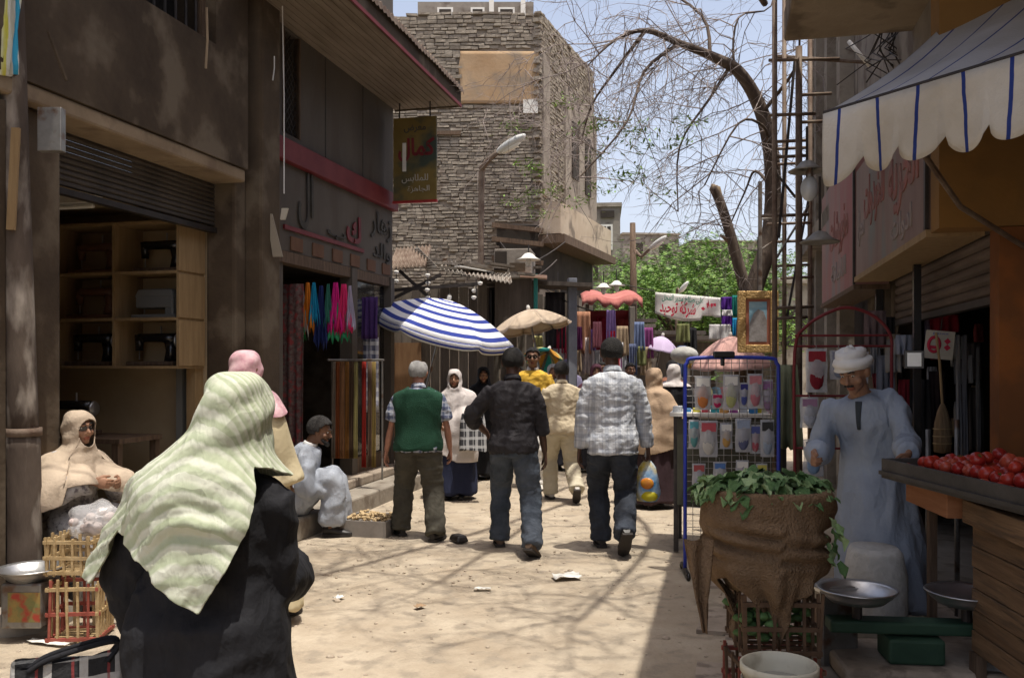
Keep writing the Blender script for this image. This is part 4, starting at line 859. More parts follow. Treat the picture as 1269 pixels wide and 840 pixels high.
# ---------------------------------------------------------------- street lamps and poles
def lamp_post(label, base, Y, pts, head, r0, m, hs=1.):
    t = empty('street_lamp', base, 0, label, 'street lamp', 'street lamps over the market'); b = V(base)
    p_, r_ = smoothpath([V((0, 0, -.05))]+[q-b for q in pts], [r0]+[r0*.8]*(len(pts)-1)+[r0*.6], 4); part(MB().tube(p_, r_, 10), 'pole', m, t, smooth=True)
    a, c = pts[-1]-b, head-b; d = (c-a).normalized(); rot = d.to_track_quat('Y', 'Z').to_matrix()
    part(MB().ball((a+c)/2, (.10*hs, (c-a).length*.62, .07*hs), 12, 8, rot=rot), 'lamp_head', mat('lamp_grey', (.5, .5, .48), rough=.4) if 'lamp_grey' not in bpy.data.materials else bpy.data.materials['lamp_grey'], t, smooth=True)
    part(MB().ball((a+c)/2+V((0, 0, -.04*hs)), (.07*hs, (c-a).length*.42, .06*hs), 10, 6, rot=rot), 'lens', WHITE_CARD, t, smooth=True)
q = P(596, 330, 17.5); lamp_post('grey street lamp leaning to the right against the brick building', (q.x, 17.5, 0), 17.5, [P(596, 330, 17.5), P(597, 225, 17.5), P(600, 205, 17.4), P(618, 188, 17.2)], P(648, 169, 17), .075, RUST, 1.3)
q = P(783, 450, 20); lamp_post('distant lamp on a wooden pole behind the red kiosk', (q.x, 20, 0), 20, [P(783, 330, 20), P(795, 318, 19.8), P(806, 308, 19.6)], P(824, 294, 19.4), .05, RUST, .9)
q = P(840, 380, 22); lamp_post('small far lamp above the white banner', (q.x, 22, 0), 22, [P(838, 372, 22), P(842, 362, 21.9)], P(852, 350, 21.8), .04, RUST, .8)
q = P(784, 450, 19); wp = empty('utility_pole', (q.x, 19, 0), 0, 'tall thin wooden pole rising above the kiosk', 'pole'); part(MB().tube([(0, 0, 0), (.02, 0, 3), (0, 0, 4.6)], [.085, .075, .06], 8), 'post', WOOD_DARK, wp, smooth=True)
# ---------------------------------------------------------------- the market in the middle distance
def box_part(t, name, x0, x1, y0, y1, z0, z1, m, **k): return part(MB().bb(x0, x1, y0, y1, z0, z1), name, m, t, **k)
def ctr(px0, px1, Y): return (P(px0, 0, Y).x+P(px1, 0, Y).x)/2, (P(px1, 0, Y).x-P(px0, 0, Y).x)/2
GW = [mat('stall_board_%d' % i, tuple(v*.7 for v in c), c, sc=3, rough=.9, bump=.3, bsc=12, stretch=(6, 6, .8)) for i, c in enumerate(((.15, .125, .10), (.19, .165, .135), (.115, .095, .08)))]
def stall(px0, px1, Y, zt, label, d=2.2, boards=9):
    cx_, hw = ctr(px0, px1, Y); t = empty('market_stall', (cx_, Y, 0), -.05, label, 'stall', 'wooden stalls on the left of the lane')
    r_ = random.Random(int(px0)); wd = 2*hw/boards
    for i in range(boards):
        x = -hw+i*wd; part(MB().bb(x+.006, x+wd-.006, 0, .03+r_.uniform(0, .02), 0, zt-r_.uniform(0, .15)), 'board', GW[i % 3], t)
    for s in (-1, 1): box_part(t, 'side_wall', s*hw-.02 if s > 0 else s*hw-.02, s*hw+.02, .06, d, 0, zt-.1, GW[2])
    return t, hw
SA, hw = stall(486, 604, 15.2, 3.0, 'dark stall of grey boards behind the striped umbrella', boards=10)
box_part(SA, 'door', -hw+.02, -hw+.5, -.05, -.002, 0, 1.95, mat('door_brown', (.16, .085, .04), (.22, .125, .06), sc=3, rough=.7, stretch=(6, 6, .8)))
box_part(SA, 'shelf', -hw+.7, hw-.1, -.3, -.01, 1.0, 1.05, GW[0])
def corr(t, a, b, c, m, n_=40, name='corrugated_sheet'):
    a, b, c = V(a), V(b), V(c); u, v_ = b-a, c-a; w_ = u.cross(v_).normalized(); X = np.zeros((3, n_, 3))
    for i in range(3):
        for j in range(n_): X[i, j] = a+u*(j/(n_-1))+v_*(i/2)+w_*(.022*math.sin(j*PI/2))
    return part(MB().grid(X), name, m, t, smooth=True, solid=.006)
o = V(SA.location); OLD_TIN = mat('old_tin', (.15, .125, .105), (.34, .31, .27), sc=3, rough=.7, bump=.2, c3=(.11, .065, .04), sc2=6, metal=.2)
corr(SA, P(486, 334, 13.6)-o, P(534, 330, 13.6)-o, P(492, 308, 14.8)-o, RUST); corr(SA, P(520, 306, 14.6)-o, P(552, 333, 13.4)-o, P(505, 309, 14.9)-o, OLD_TIN); corr(SA, P(548, 334, 14.2)-o, P(640, 352, 13.8)-o, P(548, 322, 15.6)-o, OLD_TIN, 70)
rg = random.Random(4)
for i in range(26):
    px, py = rg.uniform(530, 655), rg.uniform(318, 344)+0; py = 316+(px-530)*.14+rg.uniform(0, 16); c = P(px, py, rg.uniform(14.2, 15.6))-o; d = V((rg.gauss(1, .3), rg.gauss(0, .5), rg.gauss(-.06, .06))).normalized()*rg.uniform(.25, .8)
    part(MB().beam(c-d/2, c+d/2, rg.uniform(.06, .16), rg.uniform(.02, .05)), 'roof_plank', rg.choice([GW[0], GW[1], OLD_TIN, PLASTER_TAN, WHITE_CARD]), SA)
for px0, py0, px1, py1 in ((488, 372, 552, 340), (500, 335, 540, 372), (486, 360, 600, 352)): part(MB().beam(P(px0, py0, 13.8)-o, P(px1, py1, 13.9)-o, .04, .05), 'brace', MET_DARK, SA)
def festoon(px, py0, py1, Y, n_, label):
    t = empty('hanging_lamp', P(px, py0, Y), 0, label, 'lamp', 'lamps hung before the stalls'); ln = (py1-py0)*Y/F
    part(MB().tube([(0, 0, 0), (0, 0, -ln)], .008, 6), 'cord', MET_DARK, t)
    for i in range(n_): part(MB().lathe([(0, .02), (.03, .013), (.04, -.007), (.02, -.032), (0, -.038)], (0 if n_ < 3 or py1-py0 > 30 else (.06*math.cos(i*2.1)), 0 if n_ < 3 else .06*math.sin(i*2.1), -ln*(i+.6)/n_), 12), 'bulb', WHITE_CARD, t, smooth=True)
festoon(530, 335, 372, 13.2, 4, 'string of pale round lamps hanging at the left stall'); festoon(491, 330, 352, 13, 2, 'pair of pale lamps hung under the corrugated sheet'); festoon(590, 345, 372, 13, 3, 'cluster of three white bulbs above the striped umbrella')
cx_, hw_ = ctr(612, 658, 15); AC = empty('ventilation_box', (cx_, 15, 0), -.12, 'grey concrete box with a dark square opening on the stall roof', 'box')
z0 = P(0, 345, 15).z; z1 = P(0, 308, 15).z; box_part(AC, 'housing', -hw_, hw_, 0, .8, z0, z1, GREY_WALL, bevel=.02); box_part(AC, 'opening', -hw_+.02, -hw_+.22, -.02, -.002, z1-.32, z1-.05, DARK_HOLE); box_part(AC, 'stain', -.05, .22, -.008, -.002, z0+.12, z0+.26, PLASTER_DARK); box_part(AC, 'leg', -hw_, hw_, .1, .7, z0-.9, z0-.002, GW[2])
def shade(px, py, Y, r_, label, m=None, cord=.4, bulb=True, tilt=0):
    t = empty('lamp_shade', P(px, py, Y), 0, label, 'lamp', 'conical lamps on cords'); t.rotation_euler = (0, tilt, 0)
    part(MB().lathe([(.02, .09*r_/.16), (.05*r_/.16, .08*r_/.16), (.1*r_/.16, .03*r_/.16), (r_, 0), (r_*.97, -.006), (.09*r_/.16, .022*r_/.16)], n=24), 'shade', m or MET_GREY, t, smooth=True); part(MB().tube([(0, 0, .08*r_/.16), (0, 0, cord)], .01, 6), 'cord', MET_DARK, t)
    if bulb: part(MB().ball((0, 0, -.04), (.05, .05, .08), 12, 8), 'bulb', WHITE_CARD, t, smooth=True)
    return t
shade(655, 322, 14.5, .2, 'white conical lamp beside the concrete box', WHITE_CARD, .25)
for px, py, lb in ((691, 357, 'small white lamp over the kiosk roof left side'), (764, 354, 'small white lamp over the kiosk roof middle'), (748, 357, 'small white lamp just left of the kiosk roof lamp')): shade(px, py, 16, .16, lb, WHITE_CARD, .3)
SB, hw = stall(598, 716, 16.4, 2.95, 'grey board stall left of the red kiosk with dark cloths', boards=11)
o = V(SB.location); part(MB().beam(P(600, 350, 15.6)-o, P(735, 356, 15.6)-o, .9, .07), 'roof', GW[2], SB); part(MB().tube([P(669, 385, 15)-o, P(669, 340, 15)-o], .035, 8), 'post', mat('teal_paint', (.03, .2, .18), rough=.6), SB); part(MB().beam(P(650, 342, 15)-o, P(683, 344, 15)-o, .3, .05), 'tray', mat('pale_pink', (.5, .33, .26), rough=.8), SB)
def sheet(name, c, w_, h_, m, label, cat, group=None, wob=.04, rz=0, flare=1., seed=0, rag=.0, ):
    g = np.zeros((10, 14, 3)); r_ = random.Random(seed)
    for i in range(10):
        for j in range(14):
            u_ = j/13-.5; v_ = i/9; x = u_*w_*(1+(flare-1)*v_); g[i, j] = (x, wob*math.sin(j*1.5+seed)*(.3+v_)+wob*.5*math.sin(j*.6+i*.5), -v_*h_*(1-rag*abs(math.sin(j*1.9+seed))*(i/9)))
    return tag(MB().grid(g).build(name, m, None, True, loc=tuple(c), rz=rz, solid=.004), label, cat, group)
hang = [(606, 356, .25, 1.0, (.04, .04, .045), 'black cloth hung on the grey stall, left of three'), (640, 352, .22, .9, (.16, .14, .13), 'grey cloth hung in the middle of the board stall'), (655, 356, .1, .7, (.36, .05, .09), 'narrow crimson cloth beside the teal post'), (688, 362, .35, 1.0, (.05, .045, .05), 'dark garment hung at the right end of the board stall')]
for i, (px, py, w_, h_, c, l) in enumerate(hang): sheet('hanging_cloth', P(px, py, 15.9), w_, h_, cl(c), l, 'cloth', 'cloths hung on the grey stalls', .03, 0, 1, i)
# shade umbrellas
def umbrella(label, hub, Rr, drop, n_, m_, tilt=(0, 0), rz=0, val=.0, vm=None, ribs=True, group='market umbrellas', pole=None):
    t = empty('market_umbrella', hub, 0, label, 'umbrella', group); t.rotation_euler = (tilt[0], tilt[1], rz)
    nr_, ns = 12, 7; q = MB()
    for k in range(n_):
        a0, a1 = 2*PI*k/n_, 2*PI*(k+1)/n_; X = np.zeros((nr_, ns, 3)); UV = np.zeros((nr_, ns, 2))
        for i in range(nr_):
            f = .02+.98*i/(nr_-1)
            for j in range(ns):
                s_ = j/(ns-1); A = V((math.cos(a0), math.sin(a0), 0)).lerp(V((math.cos(a1), math.sin(a1), 0)), s_); sag = 4*s_*(1-s_); rad = Rr*f*(1-.05*sag*f)
                X[i, j] = (A.x*rad, A.y*rad, -drop*(f**1.7)-.05*sag*f*f*Rr); UV[i, j] = (k/n_+s_/n_, f)
        q.grid(X, 0, UV)
    cn = part(q, 'canopy', m_, t, smooth=True, solid=.004)
    if val:
        for k in range(n_):
            a0, a1 = 2*PI*k/n_, 2*PI*(k+1)/n_; X = np.zeros((4, 13, 3)); UV = np.zeros((4, 13, 2))
            for i in range(4):
                for j in range(13):
                    s_ = j/12; A = V((math.cos(a0), math.sin(a0), 0)).lerp(V((math.cos(a1), math.sin(a1), 0)), s_); sag = 4*s_*(1-s_); rad = Rr*(1-.05*sag)*1.004
                    X[i, j] = (A.x*rad, A.y*rad, -drop-.05*sag*Rr-val*(i/3)*(.72+.28*min(1, sag*2.2))); UV[i, j] = (s_, i/3)
            part(MB().grid(X, 0, UV), 'valance', vm or m_, cn, smooth=True, solid=.003)
    for k in range(n_):
        a0 = 2*PI*k/n_; part(MB().tube([(0, 0, -.03), (math.cos(a0)*Rr*.5, math.sin(a0)*Rr*.5, -drop*.31-.025), (math.cos(a0)*Rr*.99, math.sin(a0)*Rr*.99, -drop-.015)], .007, 5), 'rib', MET_GREY, t)
    part(MB().tube([(0, 0, .08), (0, 0, -(pole or hub[2])/max(.8, math.cos(tilt[1])))], .018, 8), 'pole', MET_GREY, t); part(MB().ball((0, 0, .03), (.03, .03, .05), 8, 6), 'finial', WHITE_CARD, t, smooth=True)
    return t
BLUEW = stripes('blue_white_canvas', [(0, (.72, .72, .74)), (.56, (.72, .72, .74)), (.58, (.035, .055, .27)), (.98, (.035, .055, .27))], freq=6.5, soft=.02)
VALM = stripes('striped_valance', [(0, (.035, .055, .27)), (.1, (.035, .055, .27)), (.14, (.72, .72, .74)), (.5, (.72, .72, .74)), (.52, (.06, .08, .3)), (.78, (.06, .08, .3)), (.82, (.72, .72, .66))], freq=1)
umbrella('blue and white striped umbrella tilted over the lane left of the dark shirted man', P(556, 372, 11.9), 1.0, .38, 6, BLUEW, (R(9), R(14)), R(6), .1, VALM, pole=2.3)
umbrella('beige umbrella with a dark round patch behind the striped umbrella', P(655, 384, 13.2), .62, .26, 8, mat('beige_canvas', (.42, .33, .24), (.5, .40, .3), sc=4, rough=.9, bump=.15), (R(-6), R(-9)), R(12), .03)
umbrella('lilac umbrella far down the lane right of the kiosk', P(821, 417, 16.5), .36, .24, 8, mat('lilac_canvas', (.42, .33, .48), (.48, .39, .54), sc=4, rough=.8), (R(8), R(10)), 0)
umbrella('pale pink umbrella behind the blue wire rack', P(905, 417, 12.8), .62, .42, 8, mat('pink_canvas', (.55, .31, .27), (.62, .38, .33), sc=4, rough=.9), (R(4), R(-4)), R(10))
umbrella('orange and green umbrella folded low behind the yellow shirted man', P(680, 434, 14), .35, .22, 8, stripes('orange_green_canvas', [(0, (.55, .26, .04)), (.4, (.55, .26, .04)), (.42, (.5, .48, .2)), (.6, (.5, .48, .2)), (.62, (.04, .32, .27)), (.95, (.04, .32, .27))], axis=0, freq=4), (R(-30), R(20)), 0)
# red kiosk and the clothes on it
cx_, hw = ctr(728, 786, 17.2); KI = empty('red_kiosk', (cx_, 17.2, 0), -.06, 'small red market kiosk under a wavy pink red awning', 'kiosk'); zr = P(0, 380, 17.2).z
KR = mat('kiosk_red', (.24, .03, .03), (.32, .05, .045), sc=3, rough=.75); KA = mat('awning_red', (.34, .10, .09), (.44, .17, .14), sc=3, rough=.85)
box_part(KI, 'back_wall', -hw, hw, 1.2, 1.25, 0, zr, KR); box_part(KI, 'side_wall', -hw, -hw+.04, .06, 1.19, 0, zr, KR); box_part(KI, 'side_wall', hw-.04, hw, .06, 1.19, 0, zr, KR); box_part(KI, 'counter', -hw+.05, hw-.05, .0, .5, 0, 1.15, GW[0])
for s in (-1, 1): box_part(KI, 'post', s*hw-.035, s*hw+.035, -.02, .05, 0, zr+.05, GW[1])
g = np.zeros((6, 24, 3))
for i in range(6):
    for j in range(24): u_ = j/23; g[i, j] = ((u_-.5)*2.5*hw, -.5+i*.36, zr+.16+.06*math.sin(u_*9)+.05*i-.12*abs(u_-.5))
part(MB().grid(g), 'awning', KA, KI, smooth=True, solid=.01)
vg = np.stack([g[0], g[0]+np.array([0, -.02, -.14])+np.array([[0, 0, .05*math.sin(j*1.3)] for j in range(24)])]); part(MB().grid(vg), 'valance', KA, KI, smooth=True, solid=.008)
kc = [(748, 392, .3, .95, (.22, .015, .03), 'dark red dress hung inside the red kiosk'), (757, 384, .16, .62, (.36, .24, .52), 'lilac shirt hung from the red kiosk front'), (760, 410, .2, .9, (.55, .02, .04), 'bright red cloth hung below the lilac shirt'), (722, 386, .28, .8, (.42, .21, .13), 'orange brown garments on the left kiosk post'), (729, 418, .2, .7, (.45, .38, .36), 'pale garment below the orange brown ones'), (735, 408, .1, .4, (.26, .15, .42), 'small violet garment left of the dark red dress'), (772, 424, .13, .6, (.5, .5, .52), 'grey white garment hung right of the red cloth'), (784, 426, .13, .6, (.1, .12, .2), 'navy garment at the right kiosk post'), (776, 395, .3, .55, (.30, .06, .05), 'rust red cloth in the right half of the kiosk'), (704, 405, .2, .6, (.4, .08, .1), 'crimson cloth hung left of the grey post'), (667, 416, .17, .4, (.5, .46, .2), 'pale yellow garment hung under the beige umbrella'), (690, 412, .2, .4, (.45, .06, .12), 'pinkish red garment right of the yellow garment')]
for i, (px, py, w_, h_, c, l) in enumerate(kc): sheet('hanging_garment', P(px, py, 16.2 if i not in (0, 8) else 17.5), w_, h_, cl(c), l, 'garment', 'clothes hung round the kiosk', .035, 0, 1.15, i+3, .06)
kr = random.Random(77); kn_ = ['crimson', 'dusty blue', 'grey', 'ochre', 'plum', 'white', 'olive', 'rose', 'black', 'tan']; kcol = [(.36, .03, .06), (.14, .18, .3), (.26, .25, .25), (.42, .28, .08), (.2, .05, .16), (.52, .5, .48), (.16, .17, .07), (.5, .2, .24), (.02, .02, .022), (.36, .27, .18)]; kp = [(694, 'left of the grey post'), (702, 'just left of the grey post'), (716, 'right of the grey post'), (742, 'below the kiosk awning'), (768, 'in the kiosk front'), (792, 'beside the plank stack'), (800, 'right of the plank stack'), (845, 'under the dark low roof'), (858, 'beneath the banner'), (610, 'on the grey board stall'), (630, 'behind the beige umbrella'), (676, 'beyond the folded umbrella')]
for i, (px, wh) in enumerate(kp):
    for j in range(2):
        k = (i*2+j*5+i//3) % 10; sheet('hanging_garment', P(px+kr.uniform(-3, 3), (402, 432)[j]+kr.uniform(-4, 4), 15.9+.07*i), kr.uniform(.13, .24), kr.uniform(.35, .6), cl(kcol[k]), '%s %s garment hung %s' % (kn_[k], ('upper', 'lower')[j], wh), 'garment', 'clothes hung round the kiosk', .03, 0, 1.15, i+j*3, .06)
def post(px, py0, Y, w_, m, label):
    p = P(px, py0, Y); t = empty('post', (p.x, Y, 0), .1, label, 'post'); part(MB().bb(-w_/2, w_/2, -w_/2, w_/2, -.05, p.z), 'shaft', m, t, bevel=.01); part(MB().bb(-w_*.6, w_*.6, -w_*.6, w_*.6, -.04, .12), 'foot', CONCRETE, t)
post(709, 345, 15.4, .15, mat('post_blue_grey', (.16, .17, .2), (.22, .23, .26), sc=3, rough=.7), 'square blue grey post left of the kiosk'); post(783, 380, 16.6, .1, GW[1], 'grey wooden post at the right of the kiosk')
PK = empty('plank_stack', P(795, 450, 17.5)-V((0, 0, P(0, 450, 17.5).z)), .1, 'stack of weathered grey planks beside the kiosk', 'plank stack')
for i in range(9): part(MB().box((rg.uniform(-.05, .05), rg.uniform(-.05, .05), 1.55+i*.11), (rg.uniform(.35, .5), .5, .07), (0, rg.uniform(-.06, .06), rg.uniform(-.15, .15))), 'plank', GW[i % 3], PK)
part(MB().bb(-.22, .22, -.2, .2, 0, 1.5), 'trestle', GW[2], PK)
# low stalls on the far right side of the lane
for i, (px0, px1, Y, zt, l) in enumerate(((806, 856, 19, 2.2, 'low dark stall roof under the banner, far right side'), (846, 900, 17.5, 2.05, 'dark low stall beneath the purple cloths'), (690, 735, 22, 2.2, 'dim far stall at the bend of the lane'), (735, 812, 24, 2.1, 'farthest stall across the end of the lane'))):
    cx_, hw = ctr(px0, px1, Y); t = empty('market_stall', (cx_, Y, 0), .05, l, 'stall', 'far stalls'); box_part(t, 'roof', -hw-.2, hw+.2, -.5, 1.2, zt, zt+.08, GW[2]); box_part(t, 'back_wall', -hw, hw, 1.1, 1.15, 0, zt-.01, GW[0]); box_part(t, 'counter', -hw, hw, 0, .6, .0, .9, GW[1])
    for s in (-1, 1): box_part(t, 'post', s*hw-.04, s*hw+.04, -.4, -.32, 0, zt-.005, GW[1])
    for k in range(5): part(MB().ball((-hw+.2+k*hw*.4, .25, 1.0), (.16, .16, .13), 8, 6), 'goods', cl([(.4, .35, .3), (.2, .1, .08), (.5, .45, .2), (.15, .25, .3), (.45, .2, .2)][k]), t, smooth=True)
tag(MB().ball((0, 0, 0), (.24, .25, .15), 14, 9).build('white_sack', mat('sack_grey', (.3, .29, .27), (.42, .41, .38), sc=8, rough=.9, bump=.8, bsc=12), None, True, loc=tuple(P(848, 440, 15))), 'pile of white sacking on the stall right of the lilac umbrella', 'sack')
# the banner and the cloths pegged beside it
BNm = mat('banner_white', (.6, .58, .54), (.7, .68, .65), sc=3, rough=.85, bump=.2); Yb = 15.5
BN = empty('banner', P(853, 378, Yb), 0, 'white cloth banner with red and green Arabic writing strung across the lane', 'banner'); bo_ = P(853, 378, Yb)
g = np.zeros((9, 26, 3))
for i in range(9):
    for j in range(26):
        u_ = j/25; v_ = i/8; top = 362+u_*7; bot = 388+10*math.sin(min(1, u_/.62)*PI*.62)*(1 if u_ < .62 else 1)-(6 if u_ > .68 else 0)+(u_ > .9)*2
        q = P(812+81*u_, top+(bot-top)*v_, Yb)-bo_; g[i, j] = (q.x, .04*math.sin(u_*14+v_*2)*v_-.0, q.z)
part(MB().grid(g), 'sheet', BNm, BN, smooth=True, solid=.003)
def on_ban(px, py): return frame(P(px, py, Yb-.1)-bo_, (1, 0, -.09), (0, 0, 1))
lettering('lettering', 'شركة توحيد', .27, on_ban(840, 383), INK_RED, BN, .62, .003, .03); lettering('lettering', '٣٠', .26, on_ban(878, 380), INK_RED, BN, .26, .003, .035); lettering('lettering', 'على صلاح مدير المحل', .14, on_ban(846, 372), INK_GREEN, BN, .72, .003, .015)
part(MB().tube([P(770, 352, Yb)-bo_, P(812, 361, Yb)-bo_], .008, 5), 'rope', MET_DARK, BN); part(MB().tube([P(893, 369, Yb)-bo_, P(960, 372, Yb)-bo_], .008, 5), 'rope', MET_DARK, BN)
for i, (px, py, w_, h_, c, l) in enumerate(((901, 368, .19, .22, (.09, .025, .24), 'upper violet cloth pegged right of the banner'), (901, 389, .18, .22, (.085, .02, .22), 'lower violet cloth pegged right of the banner'), (911, 366, .1, .36, (.02, .2, .17), 'narrow teal cloth beside the violet cloths'), (912, 394, .12, .3, (.02, .25, .5), 'blue cloth below the teal one'), (892, 402, .36, .26, (.6, .58, .57), 'white cloth below the violet ones'), (901, 384, .17, .1, (.62, .6, .6), 'white strip between the two violet cloths'))): sheet('pegged_cloth', P(px, py, Yb-.3-.02*i), w_, h_, cl(c), l, 'cloth', 'cloths pegged beside the banner', .02, 0, 1.05, i)
# overhead wires
for i, (a, b, l) in enumerate(((P(620, 300, 18), P(735, 385, 15), 'thin black wire sagging from the brick building to the kiosk'), (P(560, 340, 15), P(700, 300, 18.6), 'thin wire running up to the brick building ledge'), (P(600, 345, 15), P(690, 322, 17), 'short thin wire over the concrete box'))):
    pts = [a.lerp(b, t)-V((0, 0, .25*4*t*(1-t))) for t in np.linspace(0, 1, 12)]; tag(MB().tube(pts, .012, 5).build('wire', MET_DARK), l, 'wire', 'overhead wires')
# ---------------------------------------------------------------- right side: shop buildings (local x = into the building, y = along the lane)
B3 = empty('shop_building', S(5.75, 6.44, 0), ANG, 'shaded corner shop with ochre side wall and half lowered grey shutter', 'building')
part(MB().bb(0, .3, .02, 5.0, 3.0, 6.7), 'wall', GREY_WALL, B3); part(MB().bb(-.30, 2.5, -.2, 0, 2.33, 4.19), 'side_wall', OCHRE, B3); part(MB().bb(.0, 2.5, -.185, -.01, -.05, 2.327), 'side_wall', ORANGE_WALL, B3)
part(MB().bb(.0, 2.5, -.2, .0, 4.47, 6.7), 'side_wall', GREY_WALL, B3)
bl = part(MB().bb(-.96, .6, -5.6, 2.11, 4.2, 4.45), 'balcony_slab', mat('soffit_plaster', (.23, .18, .125), (.32, .26, .19), sc=1.5, rough=.95, bump=.3, c3=(.15, .115, .08), sc2=3), B3, bevel=.02); part(MB().bb(-.95, -.83, -5.6, 2.1, 4.452, 4.95), 'parapet', PLASTER_TAN, bl); part(MB().bb(-.82, .0, 1.98, 2.1, 4.452, 4.95), 'parapet', PLASTER_TAN, bl)
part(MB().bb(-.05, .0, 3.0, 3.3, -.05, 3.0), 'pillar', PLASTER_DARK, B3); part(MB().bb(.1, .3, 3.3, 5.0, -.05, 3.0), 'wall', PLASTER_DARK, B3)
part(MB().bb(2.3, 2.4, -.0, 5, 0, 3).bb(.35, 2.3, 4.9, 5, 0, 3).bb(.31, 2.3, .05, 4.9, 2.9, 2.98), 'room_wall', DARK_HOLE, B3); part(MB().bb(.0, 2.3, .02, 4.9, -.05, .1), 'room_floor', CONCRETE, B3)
sh = part(MB().tube([(.12, .03, 2.92), (.12, 2.98, 2.92)], .06, 8), 'roller_shutter', SHUT, B3)
S2M = mat('shutter_brown', (.095, .07, .055), (.165, .125, .1), sc=2.5, rough=.7, stretch=(1, .5, 3), spec=.3)
for i in range(13):
    z = 2.88-.072*i; pf = [(0, .036), (-.02, .02), (-.024, 0), (-.02, -.02), (0, -.036)]
    q = MB(); q.add([(.05+x, y, z+zz) for y in (.02, 2.97) for x, zz in pf], [(a, a+1, a+6, a+5) for a in range(4)]); part(q, 'slat', S2M, sh)
part(MB().bb(.02, .08, .02, 2.97, 1.93, 1.975), 'bottom_rail', MET_DARK, sh)
# sign boards
def sign_board(b0, b1, z0, z1, tones, words, label):
    t = empty('sign_board', S(5.45, b0, 0), ANG, label, 'sign', 'faded signs over the right hand shops'); L = b1-b0
    part(MB().bb(0, .28, 0, L, z0, z1), 'board', tones, t); part(MB().bb(-.015, .29, -.01, L+.01, z0-.045, z0-.002), 'bottom_board', WOOD_OCHRE if tones is SGA else WOOD_DARK, t); part(MB().bb(-.02, .0-.001, -.012, .03, z0, z1), 'edge', MET_DARK, t)
    for w_, y, z, sz, wd, m in words: lettering('lettering', w_, sz, frame((-.004, y, z), (0, -1, 0), (0, 0, 1)), m, t, wd, .004, .02)
SGA = mat('sign_faded', (.2, .13, .115), (.27, .20, .175), sc=1.4, rough=.7, c3=(.19, .2, .185), sc2=2.2, stretch=(1, 1, .35)); SGB = mat('sign_pink', (.33, .13, .13), (.31, .2, .18), sc=1.3, rough=.7, c3=(.24, .21, .2), sc2=2, stretch=(1, 1, .35))
IR2 = mat('ink_faded_red', (.30, .115, .1), (.25, .15, .13), sc=6, rough=.8); IW2 = mat('ink_faded_pale', (.28, .23, .21), rough=.8)
sign_board(6.5, 9.36, 2.36, 3.28, SGA, (('الحرية', .75, 2.85, .52, 1.0, IR2), ('للخردوات', 1.9, 2.9, .42, .95, IR2), ('محل', 2.55, 2.75, .3, .35, IW2), ('ادوات', .8, 2.5, .2, .7, IW2)), 'faded grey and red Arabic shop sign next to the ochre wall')
sign_board(9.42, 12.2, 2.3, 3.55, SGB, (('مفروشات', 1.2, 2.95, .5, 1.5, IR2), ('الامانة', 1.2, 2.55, .25, 1.2, IW2)), 'pinkish faded shop sign beyond the grey one, mostly hidden by lamps')
part(MB().bb(.0, .06, 3.02, 3.08, .0, 2.3), 'post', BLACK_IRON, B3, loc=(-.12, 0, 0)); part(MB().bb(.0, .05, 1.5, 1.55, .0, 2.31), 'post', BLACK_IRON, B3, loc=(-.1, 0, 0))
B5 = empty('shop_building', S(5.75, 11.5, 0), ANG, 'tall grey rendered building with pilasters behind the scaffold', 'building')
part(MB().bb(0, .3, 0, 4.3, 3.4, 7.2).bb(0, 3, 4.25, 4.4, 0, 3.39), 'wall', GREY_WALL, B5); part(MB().bb(.3, .4, .0, 4.2, 0, 3.39), 'shop_back', DARK_HOLE, B5)
for y, w_, m in ((.2, .3, CONCRETE), (1.5, .3, CONCRETE), (2.9, .25, CONCRETE), (3.9, .36, CONCRETE)): part(MB().bb(-.16, -.002, y, y+w_, 0, 7.2), 'pilaster', m, B5)
for y in (.7, 2.0, 3.25): 
    wn = part(MB().bb(-.03, -.001, y, y+.62, 4.2, 5.6), 'window', WOOD_DARK, B5); part(MB().bb(-.04, -.031, y+.06, y+.56, 4.28, 5.52), 'pane', DARK_HOLE, wn)
part(MB().bb(-.3, -.001, -.02, 4.32, 3.2, 3.39), 'ledge', CONCRETE, B5)
# the unseen continuation of the same building line towards the viewer
B6 = empty('shop_building', S(6.75, -3, 0), ANG, 'plain plastered house wall along the right edge behind the tomato stall', 'building'); part(MB().bb(0, .3, 0, 9.2, 0, 6.6), 'wall', PLASTER_TAN, B6); part(MB().bb(-.05, -.001, 0, 9.2, 0, .8), 'plinth', CONCRETE, B6)
part(MB().bb(-.03, -.001, 5., 6.2, .81, 2.3), 'door', WOOD_DARK, B6)

# ---------------------------------------------------------------- scalloped awning over the tomato stall
AWN = empty('awning', (1.48, 4.2, 2.78), 0, 'white awning with blue stripes and a scalloped hanging edge', 'awning')
L_ = V((0, 0, 0)); R_ = V((1.02, -1.75, 0)); B_ = V((1.05, .82, .82)); BR = V((2.3, -.6, .82))
AWM = stripes('awning_canvas', [(0, (.5, .5, .52)), (.465, (.5, .5, .52)), (.475, (.035, .06, .25)), (.525, (.035, .06, .25)), (.535, (.5, .5, .52))], axis=0, freq=10, noise=(2.5, (.78, .76, .72)))
VLM = stripes('awning_valance', [(0, (.6, .575, .53)), (.45, (.6, .575, .53)), (.46, (.03, .055, .25)), (.535, (.03, .055, .25)), (.545, (.6, .575, .53))], axis=0, freq=10, warp=.006, noise=(3, (.76, .72, .66)))
nu, nv = 60, 10; X = np.zeros((nv, nu, 3)); UV = np.zeros((nv, nu, 2))
